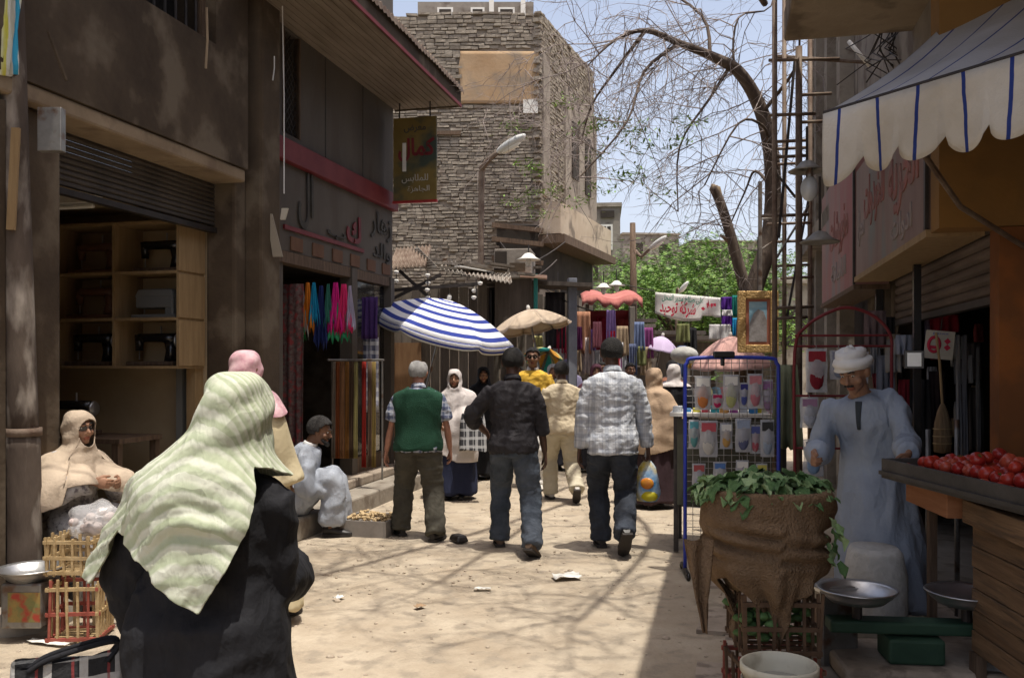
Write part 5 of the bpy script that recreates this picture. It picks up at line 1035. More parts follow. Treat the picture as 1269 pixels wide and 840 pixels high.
for i in range(nv):
    for j in range(nu):
        s_, t_ = j/(nu-1), i/(nv-1); q = L_.lerp(R_, s_).lerp(B_.lerp(BR, s_), t_); X[i, j] = q-V((0, 0, .05*math.sin(t_*PI)+.02*math.sin(s_*20)*math.sin(t_*PI))); UV[i, j] = (s_, t_)
part(MB().grid(X, 0, UV), 'canopy', AWM, AWN, smooth=True, solid=.004)
X = np.zeros((8, 181, 3)); UV = np.zeros((8, 181, 2)); e = (R_-L_).normalized(); nn = V((-e.y, e.x, 0))*-1
for j in range(181):
    s_ = j/180; ph = (s_*10) % 1; sc_ = math.sqrt(max(0, 1-(2*ph-1)**2)); drop = .235+.085*sc_+(.06*(1-s_*10/1.0) if s_ < .1 else 0)
    for i in range(8):
        t_ = i/7; X[i, j] = L_.lerp(R_, s_)+V((0, 0, -drop*t_-.004))+nn*(.012+.03*t_*math.sin(s_*31+.6)+.05*t_*t_*(ph-.5)*.6); UV[i, j] = (s_, t_)
part(MB().grid(X, 0, UV), 'valance', VLM, AWN, smooth=True, solid=.003)
part(MB().tube([L_, R_], .014, 8), 'front_bar', MET_DARK, AWN); part(MB().tube([B_, BR], .014, 8), 'back_bar', MET_DARK, AWN)
part(MB().tube([L_+e*.42+V((0, 0, -.15)), P(1190, 256, 4.4)-V(AWN.location), P(1300, 325, 4.8)-V(AWN.location)], .014, 8), 'support_arm', RUST, AWN)

# ---------------------------------------------------------------- scaffold with lamps
SF = empty('pipe_scaffold', (2.1, 7.2, 0), -.12, 'narrow scaffold of rusty pipes with many rungs beside the signs', 'scaffold'); so = V((2.1, 7.2, 0))
def wl(px, py, Y): 
    q = P(px, py, Y)-so; return Euler((0, 0, .12)).to_matrix() @ q
for px, Y in ((960, 7.2), (990, 7.3), (972, 8.6), (1004, 8.7)): a = wl(px, 0, Y); part(MB().tube([(a.x, a.y, -.02), (a.x, a.y, 5.2 if px != 990 else 4.2)], .021 if px != 990 else .028, 8), 'upright', RUST, SF, smooth=True)
for py, x0, x1, Y in ((75, 953, 1040, 7.25), (118, 990, 1030, 7.4), (143, 953, 1010, 7.2), (152, 988, 1030, 7.3), (176, 958, 1000, 7.3), (185, 958, 1000, 7.9), (195, 958, 1000, 7.3), (204, 958, 1000, 8.4), (268, 944, 1002, 7.3), (278, 950, 1006, 8.5), (300, 958, 1006, 8.6), (330, 958, 1005, 8.6), (345, 968, 1008, 8.6), (382, 958, 1008, 7.4), (395, 958, 1000, 7.4)): part(MB().tube([wl(x0, py, Y), wl(x1, py-2, Y+.1)], .014, 7), 'rung', RUST, SF, smooth=True)
for a, b in ((wl(965, 295, 7.3), wl(985, 75, 7.4)), (wl(962, 320, 8.4), wl(1002, 255, 8.5)), (wl(975, 395, 8.6), wl(1004, 235, 8.7)), (wl(962, 215, 7.5), wl(986, 245, 7.5))): part(MB().tube([a, b], .012, 6), 'brace', MET_DARK, SF)
MB1 = MB().tube([P(962, 70, 9.3), P(1080, 78, 9.3)], .02, 6); tag(MB1.build('iron_bar', RUST), 'rusty iron bar sticking out under the balcony', 'iron bar')
tag(MB().tube([P(942, 225, 10.5), P(942, 395, 10.5)], .025, 8).tube([P(942, 272, 10.5), P(958, 270, 10.5)], .012, 6).tube([P(942, 310, 10.5), P(960, 298, 10.5)], .01, 6).build('ladder_pole', OLD_TIN), 'thin pale pole with short arms left of the scaffold', 'pole')
DISH = mat('lamp_dish', (.22, .205, .18), (.3, .28, .25), sc=6, rough=.45, metal=.3)
t = shade(1000, 212, 7.0, .145, 'grey dish lamp with a large bulb hung on the scaffold, upper one', DISH, .35, False); part(MB().ball((.02, 0, -.14), (.068, .068, .1), 16, 12), 'bulb', mat('bulb_glass', (.5, .52, .53), rough=.2, spec=.6), t, smooth=True); part(MB().tube([(.02, 0, .02), (.02, 0, -.06)], .03, 8), 'socket', MET_GREY, t)
shade(1016, 300, 6.8, .15, 'grey dish lamp hung lower beside the pinkish sign', DISH, .5, False)
tag(MB().tube([P(1052, 52, 8), P(1078, 82, 7.8)], .02, 8).build('fluorescent_tube', WHITE_CARD, None, True), 'short white tube lamp hanging aslant under the balcony', 'tube lamp')
q = MB()
for i in range(16):
    a = P(random.uniform(1075, 1120), 20, 7.6); pts = [a+V((random.gauss(0, .05)*k, random.gauss(0, .05)*k, -k*.14)) for k in range(5)]; q.tube(pts, .006, 4)
tag(q.build('wire_tangle', MET_DARK), 'tangle of loose black wires hanging from the balcony rod', 'wires', kind='stuff'); tag(MB().tube([P(1070, 22, 7.6), P(1215, 2, 6.4)], .016, 8).build('iron_rod', MET_DARK), 'dark iron rod fixed along the balcony underside', 'iron rod')

# framed picture hung on the scaffold
PF = empty('framed_picture', P(939, 437, 8.2), -.08, 'picture of a grey mountain in an ornate gold frame hung by the scaffold', 'picture'); w_, h_ = .185, .57; GOLD = mat('gold_frame', (.36, .21, .07), (.52, .34, .14), sc=40, rough=.45, metal=.25, bump=.8, bsc=60)
for x0, x1, z0, z1 in ((-w_, -w_+.075, 0, h_), (w_-.075, w_, 0, h_), (-w_+.075, w_-.075, 0, .075), (-w_+.075, w_-.075, h_-.075, h_)): part(MB().bb(x0, x1, -.03, .02, z0, z1), 'frame', GOLD, PF, bevel=.012)
part(MB().bb(-w_+.074, w_-.074, -.008, .015, .074, h_-.074), 'mount', mat('mount_red', (.34, .12, .07), rough=.8), PF)
part(MB().bb(-w_+.105, w_-.105, -.012, -.0085, .1, h_-.1), 'sky_paint', mat('paint_blue', (.12, .3, .42), (.36, .48, .5), sc=4, rough=.7, stretch=(.5, 1, 2)), PF)
pts = [(-w_+.106, .101), (w_-.106, .101), (w_-.106, .3), (.05, .38), (0, .40), (-.04, .36), (-w_+.106, .26)]; part(MB().prism(pts, -.0005, .0005, M_=Matrix.Translation((0, -.014, 0)) @ Euler((PI/2, 0, 0)).to_matrix().to_4x4()), 'mountain_paint', mat('paint_grey', (.2, .17, .15), (.36, .33, .31), sc=14, rough=.7), PF)
part(MB().tube([(0, .0, h_), (0, 0, h_+.5)], .004, 5), 'cord', MET_DARK, PF)
# ---------------------------------------------------------------- people
def loc_of(world, loc, yaw):
    d = V(world)-V(loc); return Euler((0, 0, -yaw)).to_matrix() @ d
def robe(root, I, m, hemz=.06, r0=(.2, .14), r1=(.33, .24), hemc=(0, 0), sl=.085, name='robe', vox=.013, sleeves=True, folds=None, seed=1, legs=True, up_t=.97, wide=1., extra=None, cuff=1.):
    k, sp, sh, el_, wr, rt = I['k'], I['sp'], I['sh'], I['el'], I['wr'], I['rt']; c = MB()
    pts = [sp(up_t), sp(.88), sp(.7), sp(.4), sp(.1)]; rr = [(.09*k, .085*k), (.17*k*wide, .115*k), (.195*k*wide, .14*k), (.185*k*wide, .145*k), (r0[0], r0[1])]
    b = I['hp']; h = V((b.x+hemc[0], b.y+hemc[1], hemz))
    if legs:
        for f in (.25, .5, .75, 1.0): pts.append(sp(.1).lerp(h, f)); rr.append((r0[0]+(r1[0]-r0[0])*f, r0[1]+(r1[1]-r0[1])*f))
    K = np.array([list(p)+list(r_) for p, r_ in zip(pts, rr)]); D = catmull(K, np.linspace(0, len(K)-1, (len(K)-1)*4+1)); c.tube([V(q[:3]) for q in D], [(q[3], q[4]) for q in D], 26, up=(1, 0, 0))
    for s in (-1, 1):
        c.ball(sh[s]-rt*s*.035, .07*k, 12, 8)
        if sleeves:
            p, r_ = smoothpath([sh[s]-rt*s*.02, sh[s].lerp(el_[s], .5), el_[s], el_[s].lerp(wr[s], .5), wr[s].lerp(el_[s], .06)], [.07*k, sl*k*.95, sl*k, sl*k*.95*cuff, sl*k*.95*cuff]); c.tube(p, r_, 14)
    if extra: extra(c)
    return cloth(name, c, vox, m, root, folds or [((5.5, 5.5, .9), .05, True), ((10, 10, 3), .012, True)], 3, seed, ground=.02)
def headscarf(root, I, m, over=None, hemz=1.0, wide=.27, deep=.19, name='headscarf', hem=None, folds=None, face=True, seed=0, uvf=None, nu=120, nv=110, hw=.091, hd=.112, neck=.098, sh_drop=0):
    hc, nb, k, sp = I['hc'], I['nb'], I['k'], I['sp']; c = sp(.5); z = hc.z
    R_ = [(z+.130*k, hc.x, hc.y-.01, .004, .004), (z+.122*k, hc.x, hc.y-.012, .05*k, .06*k), (z+.085*k, hc.x, hc.y-.012, hw*.88*k, hd*.9*k), (z+.02*k, hc.x, hc.y-.012, hw*1.02*k, hd*k), (z-.05*k, hc.x, hc.y-.01, hw*k, hd*.98*k), (z-.11*k, nb.x*.3+hc.x*.7, hc.y-.01, neck*k, .108*k), (z-.165*k-sh_drop, nb.x, nb.y+.005, .15*k, .125*k), (z-.215*k-sh_drop, nb.x, nb.y, .205*k, .145*k), (z-.30*k-sh_drop, nb.x, nb.y, wide*.92*k, deep*.92*k), (z-.45*k-sh_drop, c.x, c.y, wide*k, deep*k), (min(hemz, z-.55*k), c.x, c.y, wide*1.04*k, deep*1.1*k)]
    r_ = np.random.RandomState(seed); ph = r_.uniform(0, 6, 6)
    def ff(a, zz, s_):
        t = np.clip((z-.06-zz)/.35, 0, 1); return t*(.016*np.sin(7*a+ph[0]+1.5*np.sin(zz*5+ph[1]))+.009*np.sin(13*a+ph[2]+zz*6))*k+(1-t)*.004*np.sin(zz*60+a*3)+.004*np.sin(zz*38+3*np.cos(a)+ph[3])
    cut = (lambda a, c_: ((((a+PI) % (2*PI))-PI)/.80)**2+((c_[2]-hc.z+.028*k)/(.098*k))**2 < 1) if face else None
    return drape(name, R_, m, root, nu, nv, hem=hem, folds=folds or ff, cut=cut, uvf=uvf, solid=.006, over=over)
SC_BEIGE = dye('scarf_beige', (.50, .40, .30)); SC_WHITE = dye('scarf_white', (.56, .51, .485), .9); SC_PINK = mat('scarf_pink', (.52, .27, .31), (.68, .47, .48), sc=16, rough=.9, bump=.1); SC_PEACH = dye('scarf_peach', (.46, .33, .225)); SC_BLACK = BLACK_CLOTH
DENIM = mat('denim', (.035, .045, .06), (.085, .1, .125), sc=4, rough=.9, bump=.3, bsc=60); DENIM_D = mat('denim_dark', (.022, .024, .03), (.05, .06, .08), sc=3, rough=.9, bump=.3, bsc=60)
KHAKI_D = mat('trousers_olive', (.055, .05, .038), (.085, .078, .06), sc=4, rough=.9, bump=.25); CREAM_T = mat('trousers_cream', (.42, .37, .27), (.5, .45, .34), sc=4, rough=.9, bump=.25); WHITE_T = mat('trousers_white', (.6, .58, .54), (.68, .66, .62), sc=4, rough=.9, bump=.25)
PLAID_S = plaid('plaid_shirt', (.56, .575, .6), [(0, .5, .15, (.25, .27, .32), .45), (1, .5, .15, (.25, .27, .32), .45), (0, .15, .025, (.18, .2, .26), .5), (1, .15, .025, (.18, .2, .26), .5), (0, .85, .02, (.7, .71, .73), .6)], f=(9.5, 8.5), ax=(0, 2)); PLAID_B = plaid('plaid_blue', (.28, .30, .36), [(0, .5, .13, (.05, .07, .13), .75), (1, .5, .15, (.06, .07, .13), .8), (1, .12, .06, (.5, .5, .52), .7), (0, .12, .04, (.5, .5, .52), .5)], f=(14, 12), ax=(0, 2))
BLACK_SHIRT = mat('black_shirt', (.017, .015, .018), (.03, .027, .03), sc=4, rough=.75, bump=.25, bsc=50); GREEN_V = mat('green_knit', (.009, .042, .023), (.014, .057, .032), sc=4, rough=.95, bump=.5, bsc=130); YELLOW = mat('yellow_knit', (.55, .33, .035), (.62, .39, .06), sc=5, rough=.9, bump=.2); JACKET = mat('cream_jacket', (.46, .38, .26), (.54, .46, .33), sc=3, rough=.85, bump=.25)
GALA = mat('galabeya_blue', (.26, .30, .37), (.34, .385, .455), sc=3, rough=.85, bump=.15, bsc=60); GALA2 = mat('galabeya_pale', (.27, .295, .345), (.36, .385, .43), sc=3, rough=.85, bump=.15, bsc=60)

for m_, st in ((BLACK_CLOTH, .22), (DENIM, .2), (DENIM_D, .2), (KHAKI_D, .2), (CREAM_T, .14), (WHITE_T, .12), (PLAID_S, .12), (PLAID_B, .1), (BLACK_SHIRT, .25), (YELLOW, .1), (JACKET, .15), (GALA, .22), (GALA2, .2), (BURLAP, .15), (SC_PINK, .08)): add_crease(m_, st)
# --- the black-robed woman in front
fl = (-.82, 2.45, 0); fy = R(-6)
root, I = person('woman in a black robe and pale green striped headscarf seen from behind, nearest of all', fl, fy, 1.57, skin_='brown', lean=(.02, .03), hands=[(-.23, .12, .80), (.12, .27, .97)], elbows=[(-1, -.3, 0), (.08, -1, -.3)], headrot=(.0, .05, -.12), hair=None, top=None, topkind=None, shoes=SHOE_BLACK, vox=.012, girth=1.05, curl=(1.3, .5), feet=[(-.1, -.06, .08), (.12, .1, .08)])
rb_ = robe(root, I, BLACK_CLOTH, .03, (.215, .17), (.265, .24), (0, 0), .076, vox=.010, wide=1.04, folds=[((5, 5, .8), .038, True), ((5, 5, 8), .018, True), ((13, 13, 9), .008, True)], seed=4)
def fg_scarf():
    x0 = .0; rings = [(1.572, .068, -.005, .004, .004), (1.566, .068, -.005, .045, .05), (1.535, .066, -.005, .076, .092), (1.475, .064, -.005, .088, .112), (1.415, .045, -.005, .105, .122), (1.36, .02, -.01, .13, .135), (1.315, .005, -.012, .175, .155), (1.27, .0, -.012, .215, .175), (1.2, .01, -.01, .225, .185), (1.1, .012, 0, .242, .2), (.98, .012, 0, .25, .215), (.85, .012, 0, .255, .225)]
    px_ = [-3.15, -1.75, -1.35, -1.0, -.62, -.16, .4, 1.0, 1.22, 1.36, 1.55, 3.15]; pz = [1.26, 1.29, 1.315, 1.325, 1.16, .965, 1.06, 1.14, 1.15, 1.0, 1.01, 1.15]
    def hem(a):
        f_ = ((a) % (2*PI))-PI; return float(np.interp(f_, px_, pz))
    def sw(f_, zz): return zz+.115*((f_-.1)**2)*(1.0)+.03*np.sin(f_*2.1)
    def ff(a, zz, s_):
        f_ = ((a) % (2*PI))-PI; t = np.clip((1.42-zz)/.2, 0, 1); S_ = sw(f_, zz); n1 = perlin(np.stack([zz*0+f_*1.6, S_*9, zz*0+2.2], -1)); n2 = perlin(np.stack([zz*0+f_*2.6, S_*22, zz*0+6.1], -1))
        sag = .022*np.sin(S_*44+1.3*np.sin(f_*2.2)+.5)
        n3 = perlin(np.stack([zz*0+f_*4.5, S_*40, zz*0+1.1], -1)); r1 = .5-np.abs(n1)*2; r2 = .5-np.abs(n2)*2.2
        q_ = S_*24+2.6*n1+.9*np.sin(f_*2.2); A_ = np.clip(.55+1.2*perlin(np.stack([zz*0+f_*1.1+7, S_*5, zz*0+3.3], -1)), 0, 1); cr = (1-np.sqrt(np.sin(q_)**2+.03))*A_; cr2 = (1-np.sqrt(np.sin(S_*50+2*n1+f_)**2+.05))*A_
        return t*(.020*cr+.010*cr2+.016*r1+.006*r2+.003*n3)+(1-t)*(.006*np.sin(zz*55+f_*2.5)+.012*n1)+.012*np.clip((1.25-zz)/.3, 0, 1)*np.sin(f_*9)
    def uvf(UV, X):
        f_ = (np.arctan2(X[..., 0]-0, X[..., 1]) % (2*PI))-PI; U = UV.copy(); U[..., 0] = f_; U[..., 1] = sw(f_, X[..., 2])+.035*perlin(np.stack([f_*1.3, X[..., 2]*3, f_*0], -1)); return U
    m = stripes('green_striped_scarf', [(0, (.41, .44, .325)), (.12, (.36, .395, .28)), (.18, (.53, .54, .45)), (.30, (.58, .585, .505)), (.36, (.385, .42, .30)), (.50, (.43, .46, .34)), (.56, (.53, .54, .445)), (.62, (.56, .57, .48)), (.68, (.36, .40, .28)), (.80, (.44, .47, .355)), (.86, (.52, .53, .435)), (.92, (.53, .54, .45))], freq=7.5, rough=.9, bump=.05, bsc=120, warp=.05, noise=(7, (.86, .88, .82)))
    add_crease(m, .2, 10)
    drape('headscarf', rings, m, root, 300, 210, over=[rb_], gap=.012, hem=hem, folds=ff, uvf=uvf, cut=lambda a, c_: abs(((a+PI) % (2*PI))-PI) < .7 and 1.35 < c_[2] < 1.51, solid=.006)
fg_scarf()
# her bag of checked cloth
BG = empty('checked_bag', P(84, 819, 2.5), R(28), 'dark bag with white check lines carried by the black robed woman', 'bag'); q = MB()
pts = []
X = np.zeros((7, 24, 3))
for i in range(7):
    for j in range(24):
        t_ = 2*PI*j/24; f_ = i/6; X[i, j] = ((.16-.02*f_)*math.copysign(abs(math.cos(t_))**.6, math.cos(t_)), (.055-.035*f_+.006*math.sin(j*2.1))*math.copysign(abs(math.sin(t_))**.6, math.sin(t_)), -.28+.29*f_+.012*math.sin(t_*2+f_*3))
q.grid(X, closed=True); q.add([tuple(x) for x in X[0]], [tuple(range(24))])
part(q, 'body', plaid('bag_check', (.03, .03, .032), [(0, .5, .12, (.5, .49, .47), .8), (1, .5, .1, (.5, .49, .47), .8), (0, .2, .04, (.28, .05, .05), .7), (1, .15, .05, (.45, .45, .44), .6)], f=(11, 11), ax=(0, 2), warp=.01), BG, smooth=True)
for y in (-.02, .02): part(MB().tube(smoothpath([V((-.1, y, -.01)), V((-.04, y, .02)), V((.1, y, .045)), V((.13, y*.6, .03)), V((.1, y, -.01))], [.008]*5)[0], .008, 6), 'handle', BLACK_CLOTH, BG, smooth=True)

# --- woman in pale yellow with a pink scarf
root, I = person('woman in a pale yellow robe and pink headscarf partly hidden behind the nearest woman', (-1.63, 5.55, 0), R(-25), 1.70, skin_='brown', lean=(-.13, .03), hands=[(-.24, .06, .80), (.23, .10, .80)], hair=None, topkind=None, shoes=SHOE_BROWN, feet=[(-.1, -.1, .085), (.12, .12, .085)])
rb_ = robe(root, I, mat('robe_yellow', (.50, .42, .26), (.57, .49, .32), sc=3, rough=.9, bump=.2), .09, (.22, .17), (.31, .25), (.02, .0), .095, seed=8, wide=1.0, folds=[((5, 5, .8), .04, True), ((9, 9, 3), .012, True)])
headscarf(root, I, SC_PINK, [rb_], 1.3, .22, .15, seed=3, hem=lambda a: 1.33+.06*math.sin(a*2+1))

# --- woman sitting by the pole
loc = (-2.96, 5.95, .0); yw = R(-112)
root, I = person('seated woman in a long beige scarf and glasses beside the weathered pole', loc, yw, 1.62, skin_='mid', hip=(0, 0, .54), lean=(-.02, .06), feet=[(-.13, .36, .09), (.12, .38, .09)], hands=[(-.12, .30, .82), (.13, .32, .84)], kneep=[(-.2, 1, 1.2), (.2, 1, 1.2)], headrot=(0, .05, -.15), hair=None, topkind=None, shoes=SHOE_BLACK, glasses='dark', hairm=HAIR_BLACK)
k = I['k']
def lap(c):
    for s in (-1, 1):
        c.tube(*[(p, r_, 14) for p, r_ in [smoothpath([I['hp']+V((.07*s, 0, 0)), I['kn'][s], I['an'][s]+V((0, 0, -.02))], [.15, .115, .11])]][0])
    c.tube([I['hp']+V((0, .05, 0)), (I['kn'][-1]+I['kn'][1])/2, (I['an'][-1]+I['an'][1])/2], [.15, .1, .1], 14)
rb_ = robe(root, I, mat('robe_floral', (.33, .31, .30), (.52, .49, .47), sc=16, rough=.9, c3=(.16, .14, .15), sc2=30), .1, (.2, .16), (.2, .2), legs=False, extra=lap, name='dress', seed=3, folds=[((7, 7, 5), .02, True)])
headscarf(root, I, SC_BEIGE, [rb_], .6, .225, .19, seed=11, hem=lambda a: .68+.05*math.sin(a*3)+(.1 if abs(a) < .8 else 0), hw=.096, hd=.115)
sb = empty('low_stool', (-2.97, 5.93, 0), yw, 'low wooden stool under the seated woman', 'stool'); part(MB().bb(-.2, .2, -.18, .18, .38, .425), 'seat', WOOD_DARK, sb, bevel=.01)
for x in (-.16, .16):
    for y in (-.14, .14): part(MB().bb(x-.02, x+.02, y-.02, y+.02, -.01, .379), 'leg', WOOD_DARK, sb)

# --- man sitting on the step
loc = (-2.05, 8.3, 0); yw = R(-82)
root, I = person('bearded man in a pale grey galabeya sitting hunched on the low step', loc, yw, 1.80, skin_='brown', hip=(0, -.02, .32), lean=(.0, .36), feet=[(-.12, .44, .09), (.1, .36, .09)], hands=[(-.12, .36, .47), (.12, .38, .40)], kneep=[(-.12, .5, 1.5), (.12, .5, 1.5)], headrot=(-.28, 0, -.1), hair='curly', hairm=HAIR_SALT, topkind=None, shoes=SHOE_BLACK)
def lap(c):
    for s in (-1, 1):
        p, r_ = smoothpath([I['hp']+V((.07*s, 0, 0)), I['kn'][s]+V((0, .0, .0)), I['an'][s]+V((0, .0, .03))], [.16, .10, .11]); c.tube(p, r_, 14)
    c.tube([I['hp']+V((0, .05, -.02)), (I['kn'][-1]+I['kn'][1])/2, (I['an'][-1]+I['an'][1])/2+V((0, -.02, .0))], [.15, .095, .13], 14)
rb_ = robe(root, I, GALA2, .1, (.19, .16), (.2, .2), legs=False, extra=lap, name='galabeya', seed=6, folds=[((6, 6, 3.5), .03, True), ((10, 10, 6), .012, True)], cuff=.8)
T = I['T']; q = MB(); q.tube([T(-.06, .045, -.06), T(-.035, .085, -.085), T(0, .1, -.1), T(.035, .085, -.085), T(.06, .045, -.06)], [.014, .018, .02, .018, .014], 8); q.tube([T(-.028, .093, -.045), T(0, .105, -.043), T(.028, .093, -.045)], .006, 6); part(q, 'beard', HAIR_BLACK, root, smooth=True)
q = MB(); q.tube([I['sp'](.97, .06*math.cos(t)-.006, .07*math.sin(t))+I['up']*.02 for t in np.linspace(.3, 2*PI-.3, 14)], [(.024, .008)]*14, 8, up=I['up']); part(q, 'collar', WHITE_CLOTH, root, smooth=True)
ks = empty('kerb_stone', (-2.06, 8.33, 0), ANG, 'low pale stone block under the sitting man', 'stone block'); part(MB().bb(-.3, .2, -.32, .32, -.03, .19), 'block', CONCRETE, ks, bevel=.03); part(MB().bb(-.22, .1, -.25, .25, .192, .205), 'cardboard', PLASTER_TAN, ks)

# --- men walking away
def cuffed(I): pass
root, I = person('grey haired heavy man in a dark green vest over a plaid shirt walking away', (-.86, 8.15, 0), R(4), 1.67, skin_='ruddy', lean=(0, .03), hip=(0, 0, .865), feet=[(-.17, .16, .085), (.16, -.14, .085)], toes=[(-.35, 1, 0), (.45, 1, 0)], hands=[(-.30, .06, .77), (.29, .10, .80)], headrot=(.0, .02, -.25), girth=1.14, hair='bald', hairm=HAIR_GREY, top=PLAID_B, vest=GREEN_V, trousers=KHAKI_D, shoes=SHOE_BLACK, sleeve=.3, legr=1.18, collar=PLAID_B, seed=2)
root, I = person('man in a black shirt with rolled sleeves and blue jeans walking away', (.01, 7.6, 0), R(-3), 1.80, skin_='dark', hip=(0, 0, .91), lean=(-.01, .03), feet=[(-.13, .22, .09), (.17, -.26, .12)], toes=[(-.15, 1, -.02), (.35, 1, -.55)], hands=[(-.24, .22, .98), (.27, .10, .82)], elbows=[(-1, -.6, 0), (.7, -1, 0)], headrot=(0, .0, .06), hair='short', top=BLACK_SHIRT, trousers=DENIM, shoes=SHOE_BROWN, sleeve=.8, collar=BLACK_SHIRT, seed=5, legr=1.02)
root, I = person('tall dark man in a pale plaid shirt and jeans walking away up the lane', (.86, 7.6, 0), R(2), 1.89, skin_='dark', hip=(0, 0, .955), lean=(.0, .03), feet=[(-.07, .22, .09), (.06, -.27, .21)], toes=[(0, 1, 0), (-.05, 1, -1.1)], kneep=[(-.05, 1, .1), (.2, 1, .1)], hands=[(-.28, .05, .84), (.33, .10, .83)], elbows=[(-.6, -1, 0), (.8, -1, 0)], headrot=(0, .05, 0), hair='short', top=PLAID_S, trousers=DENIM_D, shoes=SHOE_BLACK, sleeve=1, collar=PLAID_S, seed=9, curl=(.5, 1.3), hem=-.22)
hw_ = V(root.location)+Euler((0, 0, R(2))).to_matrix() @ I['wr'][1]
# his carrier bag
CB = empty('carrier_bag', hw_+V((.0, .02, -.11)), R(-20), 'shiny blue and yellow plastic carrier bag in the plaid shirted man\'s right hand', 'bag'); X = np.zeros((12, 24, 3))
for i in range(12):
    for j in range(24):
        t_ = 2*PI*j/24; f_ = i/11; w_ = np.interp(f_, [0, .15, .5, .85, 1], [.025, .07, .105, .12, .085]); dd = np.interp(f_, [0, .2, .6, 1], [.012, .04, .065, .05]); nn = float(perlin(np.array([[math.cos(t_)*1.6, math.sin(t_)*1.6, f_*4]]))[0]); X[i, j] = (w_*math.cos(t_)*(1+.22*nn), dd*math.sin(t_)*(1+.3*nn), -.36*f_)
q = MB().grid(X, closed=True); q.add([tuple(x) for x in X[-1]], [tuple(range(24))])
bm2 = mat('bag_print', (.03, .26, .55), (.62, .6, .55), sc=5, rough=.25, spec=.5, c3=(.62, .45, .02), sc2=4.5, bump=.5, bsc=25); part(q, 'body', bm2, CB, smooth=True); part(MB().ball((0.01, -.058, -.2), (.06, .022, .05), 12, 8), 'printed_patch', mat('bag_orange', (.6, .14, .03), (.6, .3, .03), sc=12, rough=.3), CB, smooth=True); part(MB().ball((.02, -.035, -.31), (.08, .035, .05), 12, 8), 'printed_patch', mat('bag_yellow', (.62, .5, .02), (.55, .52, .04), sc=12, rough=.3), CB, smooth=True); part(MB().tube([(-.02, 0, -.02), (-.012, 0, .07), (.0, 0, .11), (.012, 0, .07), (.02, 0, -.02)], .007, 6), 'handle', WHITE_CLOTH, CB, smooth=True)
root, I = person('man in a cream jacket and cream trousers walking away in the middle of the lane', (.58, 10.35, 0), R(6), 1.69, skin_='dark', hip=(0, 0, .85), lean=(0, .03), feet=[(-.10, .2, .09), (.13, -.26, .18)], toes=[(-.1, 1, 0), (.1, 1, -.9)], hands=[(-.30, .12, .80), (.28, .02, .78)], headrot=(0, .1, .1), hair='short', top=JACKET, trousers=CREAM_T, shoes=SHOE_WHITE, collar=JACKET, seed=12, legr=1.08, girth=1.06)
root, I = person('young man in a yellow polo shirt and sunglasses walking towards the viewer', (.27, 11.5, 0), R(176), 1.82, skin_='brown', lean=(0, .02), feet=[(-.1, .14, .085), (.1, -.12, .085)], hands=[(-.27, .02, .85), (.27, .12, .88)], hair='short', glasses='dark', top=YELLOW, trousers=WHITE_T, shoes=SHOE_WHITE, sleeve=.3, collar=WHITE_CLOTH, seed=14)
# --- women
root, I = person('woman in a long white headscarf and navy skirt walking towards the viewer', (-.68, 10.55, 0), R(178), 1.54, skin_='mid', hands=[(-.16, .25, .95), (.14, .18, .9)], elbows=[(-.3, -1, 0), (.3, -1, 0)], hair=None, topkind=None, shoes=SHOE_BLACK, feet=[(-.08, .02, .08), (.08, -.02, .08)])
rb_ = robe(root, I, cl((.025, .03, .06)), .07, (.2, .16), (.25, .22), seed=15, name='skirt', sleeves=True, sl=.06); headscarf(root, I, SC_WHITE, [rb_], .45, .215, .17, seed=5, hem=lambda a: .47+.07*math.sin(2*a))
hw_ = V(root.location)+Euler((0, 0, R(178))).to_matrix() @ V((-.22, .3, .9))
HB = empty('plaid_bag', P(586, 514, 10.2), R(8), 'black and white plaid shopping bag held by the white scarfed woman', 'bag'); X = np.zeros((6, 20, 3))
for i in range(6):
    for j in range(20): t_ = 2*PI*j/20; f_ = i/5; X[i, j] = ((.13+.04*f_)*math.copysign(abs(math.cos(t_))**.6, math.cos(t_))*(1+.06*math.sin(f_*5+t_*2)), (.03+.05*f_)*math.copysign(abs(math.sin(t_))**.6, math.sin(t_)), -.4*f_+.02*math.sin(t_*2))
q = MB().grid(X, closed=True); q.add([tuple(x) for x in X[-1]], [tuple(range(20))]); part(q, 'body', plaid('bag_plaid', (.05, .05, .055), [(0, .5, .16, (.5, .5, .5), .6), (1, .5, .16, (.5, .5, .5), .6), (0, .1, .03, (.6, .6, .6), .6)], f=(10, 10)), HB, smooth=True)
for y in (-.02, .02): part(MB().tube(smoothpath([V((-.1, y, 0)), V((-.06, y, .1)), V((.06, y, .1)), V((.1, y, 0))], [.007]*4)[0], .007, 6), 'handle', BLACK_CLOTH, HB)
root, I = person('woman in a black veil just behind the white scarfed woman', (-.40, 12.4, 0), R(185), 1.56, skin_='mid', hair=None, topkind=None, shoes=SHOE_BLACK, vox=.018)
rb_ = robe(root, I, BLACK_CLOTH, .07, seed=16, vox=.018); headscarf(root, I, SC_BLACK, [rb_], .8, .25, .19, seed=6, nu=48, nv=34)
root, I = person('woman in a long peach headscarf and dark robe right of the carrier bag', (1.56, 9.95, 0), R(-48), 1.56, skin_='brown', lean=(0, .05), hands=[(-.2, .2, .9), (.17, .28, .86)], hair=None, topkind=None, shoes=SHOE_BLACK, feet=[(-.1, .1, .08), (.1, -.1, .08)], girth=1.1)
rb_ = robe(root, I, cl((.05, .03, .035)), .07, (.22, .18), (.28, .24), seed=17, sl=.08); headscarf(root, I, SC_PEACH, [rb_], .6, .265, .21, seed=7, hem=lambda a: .66+.07*math.cos(a))
hw_ = V(root.location)+Euler((0, 0, R(-48))).to_matrix() @ V((.17, .34, .8))
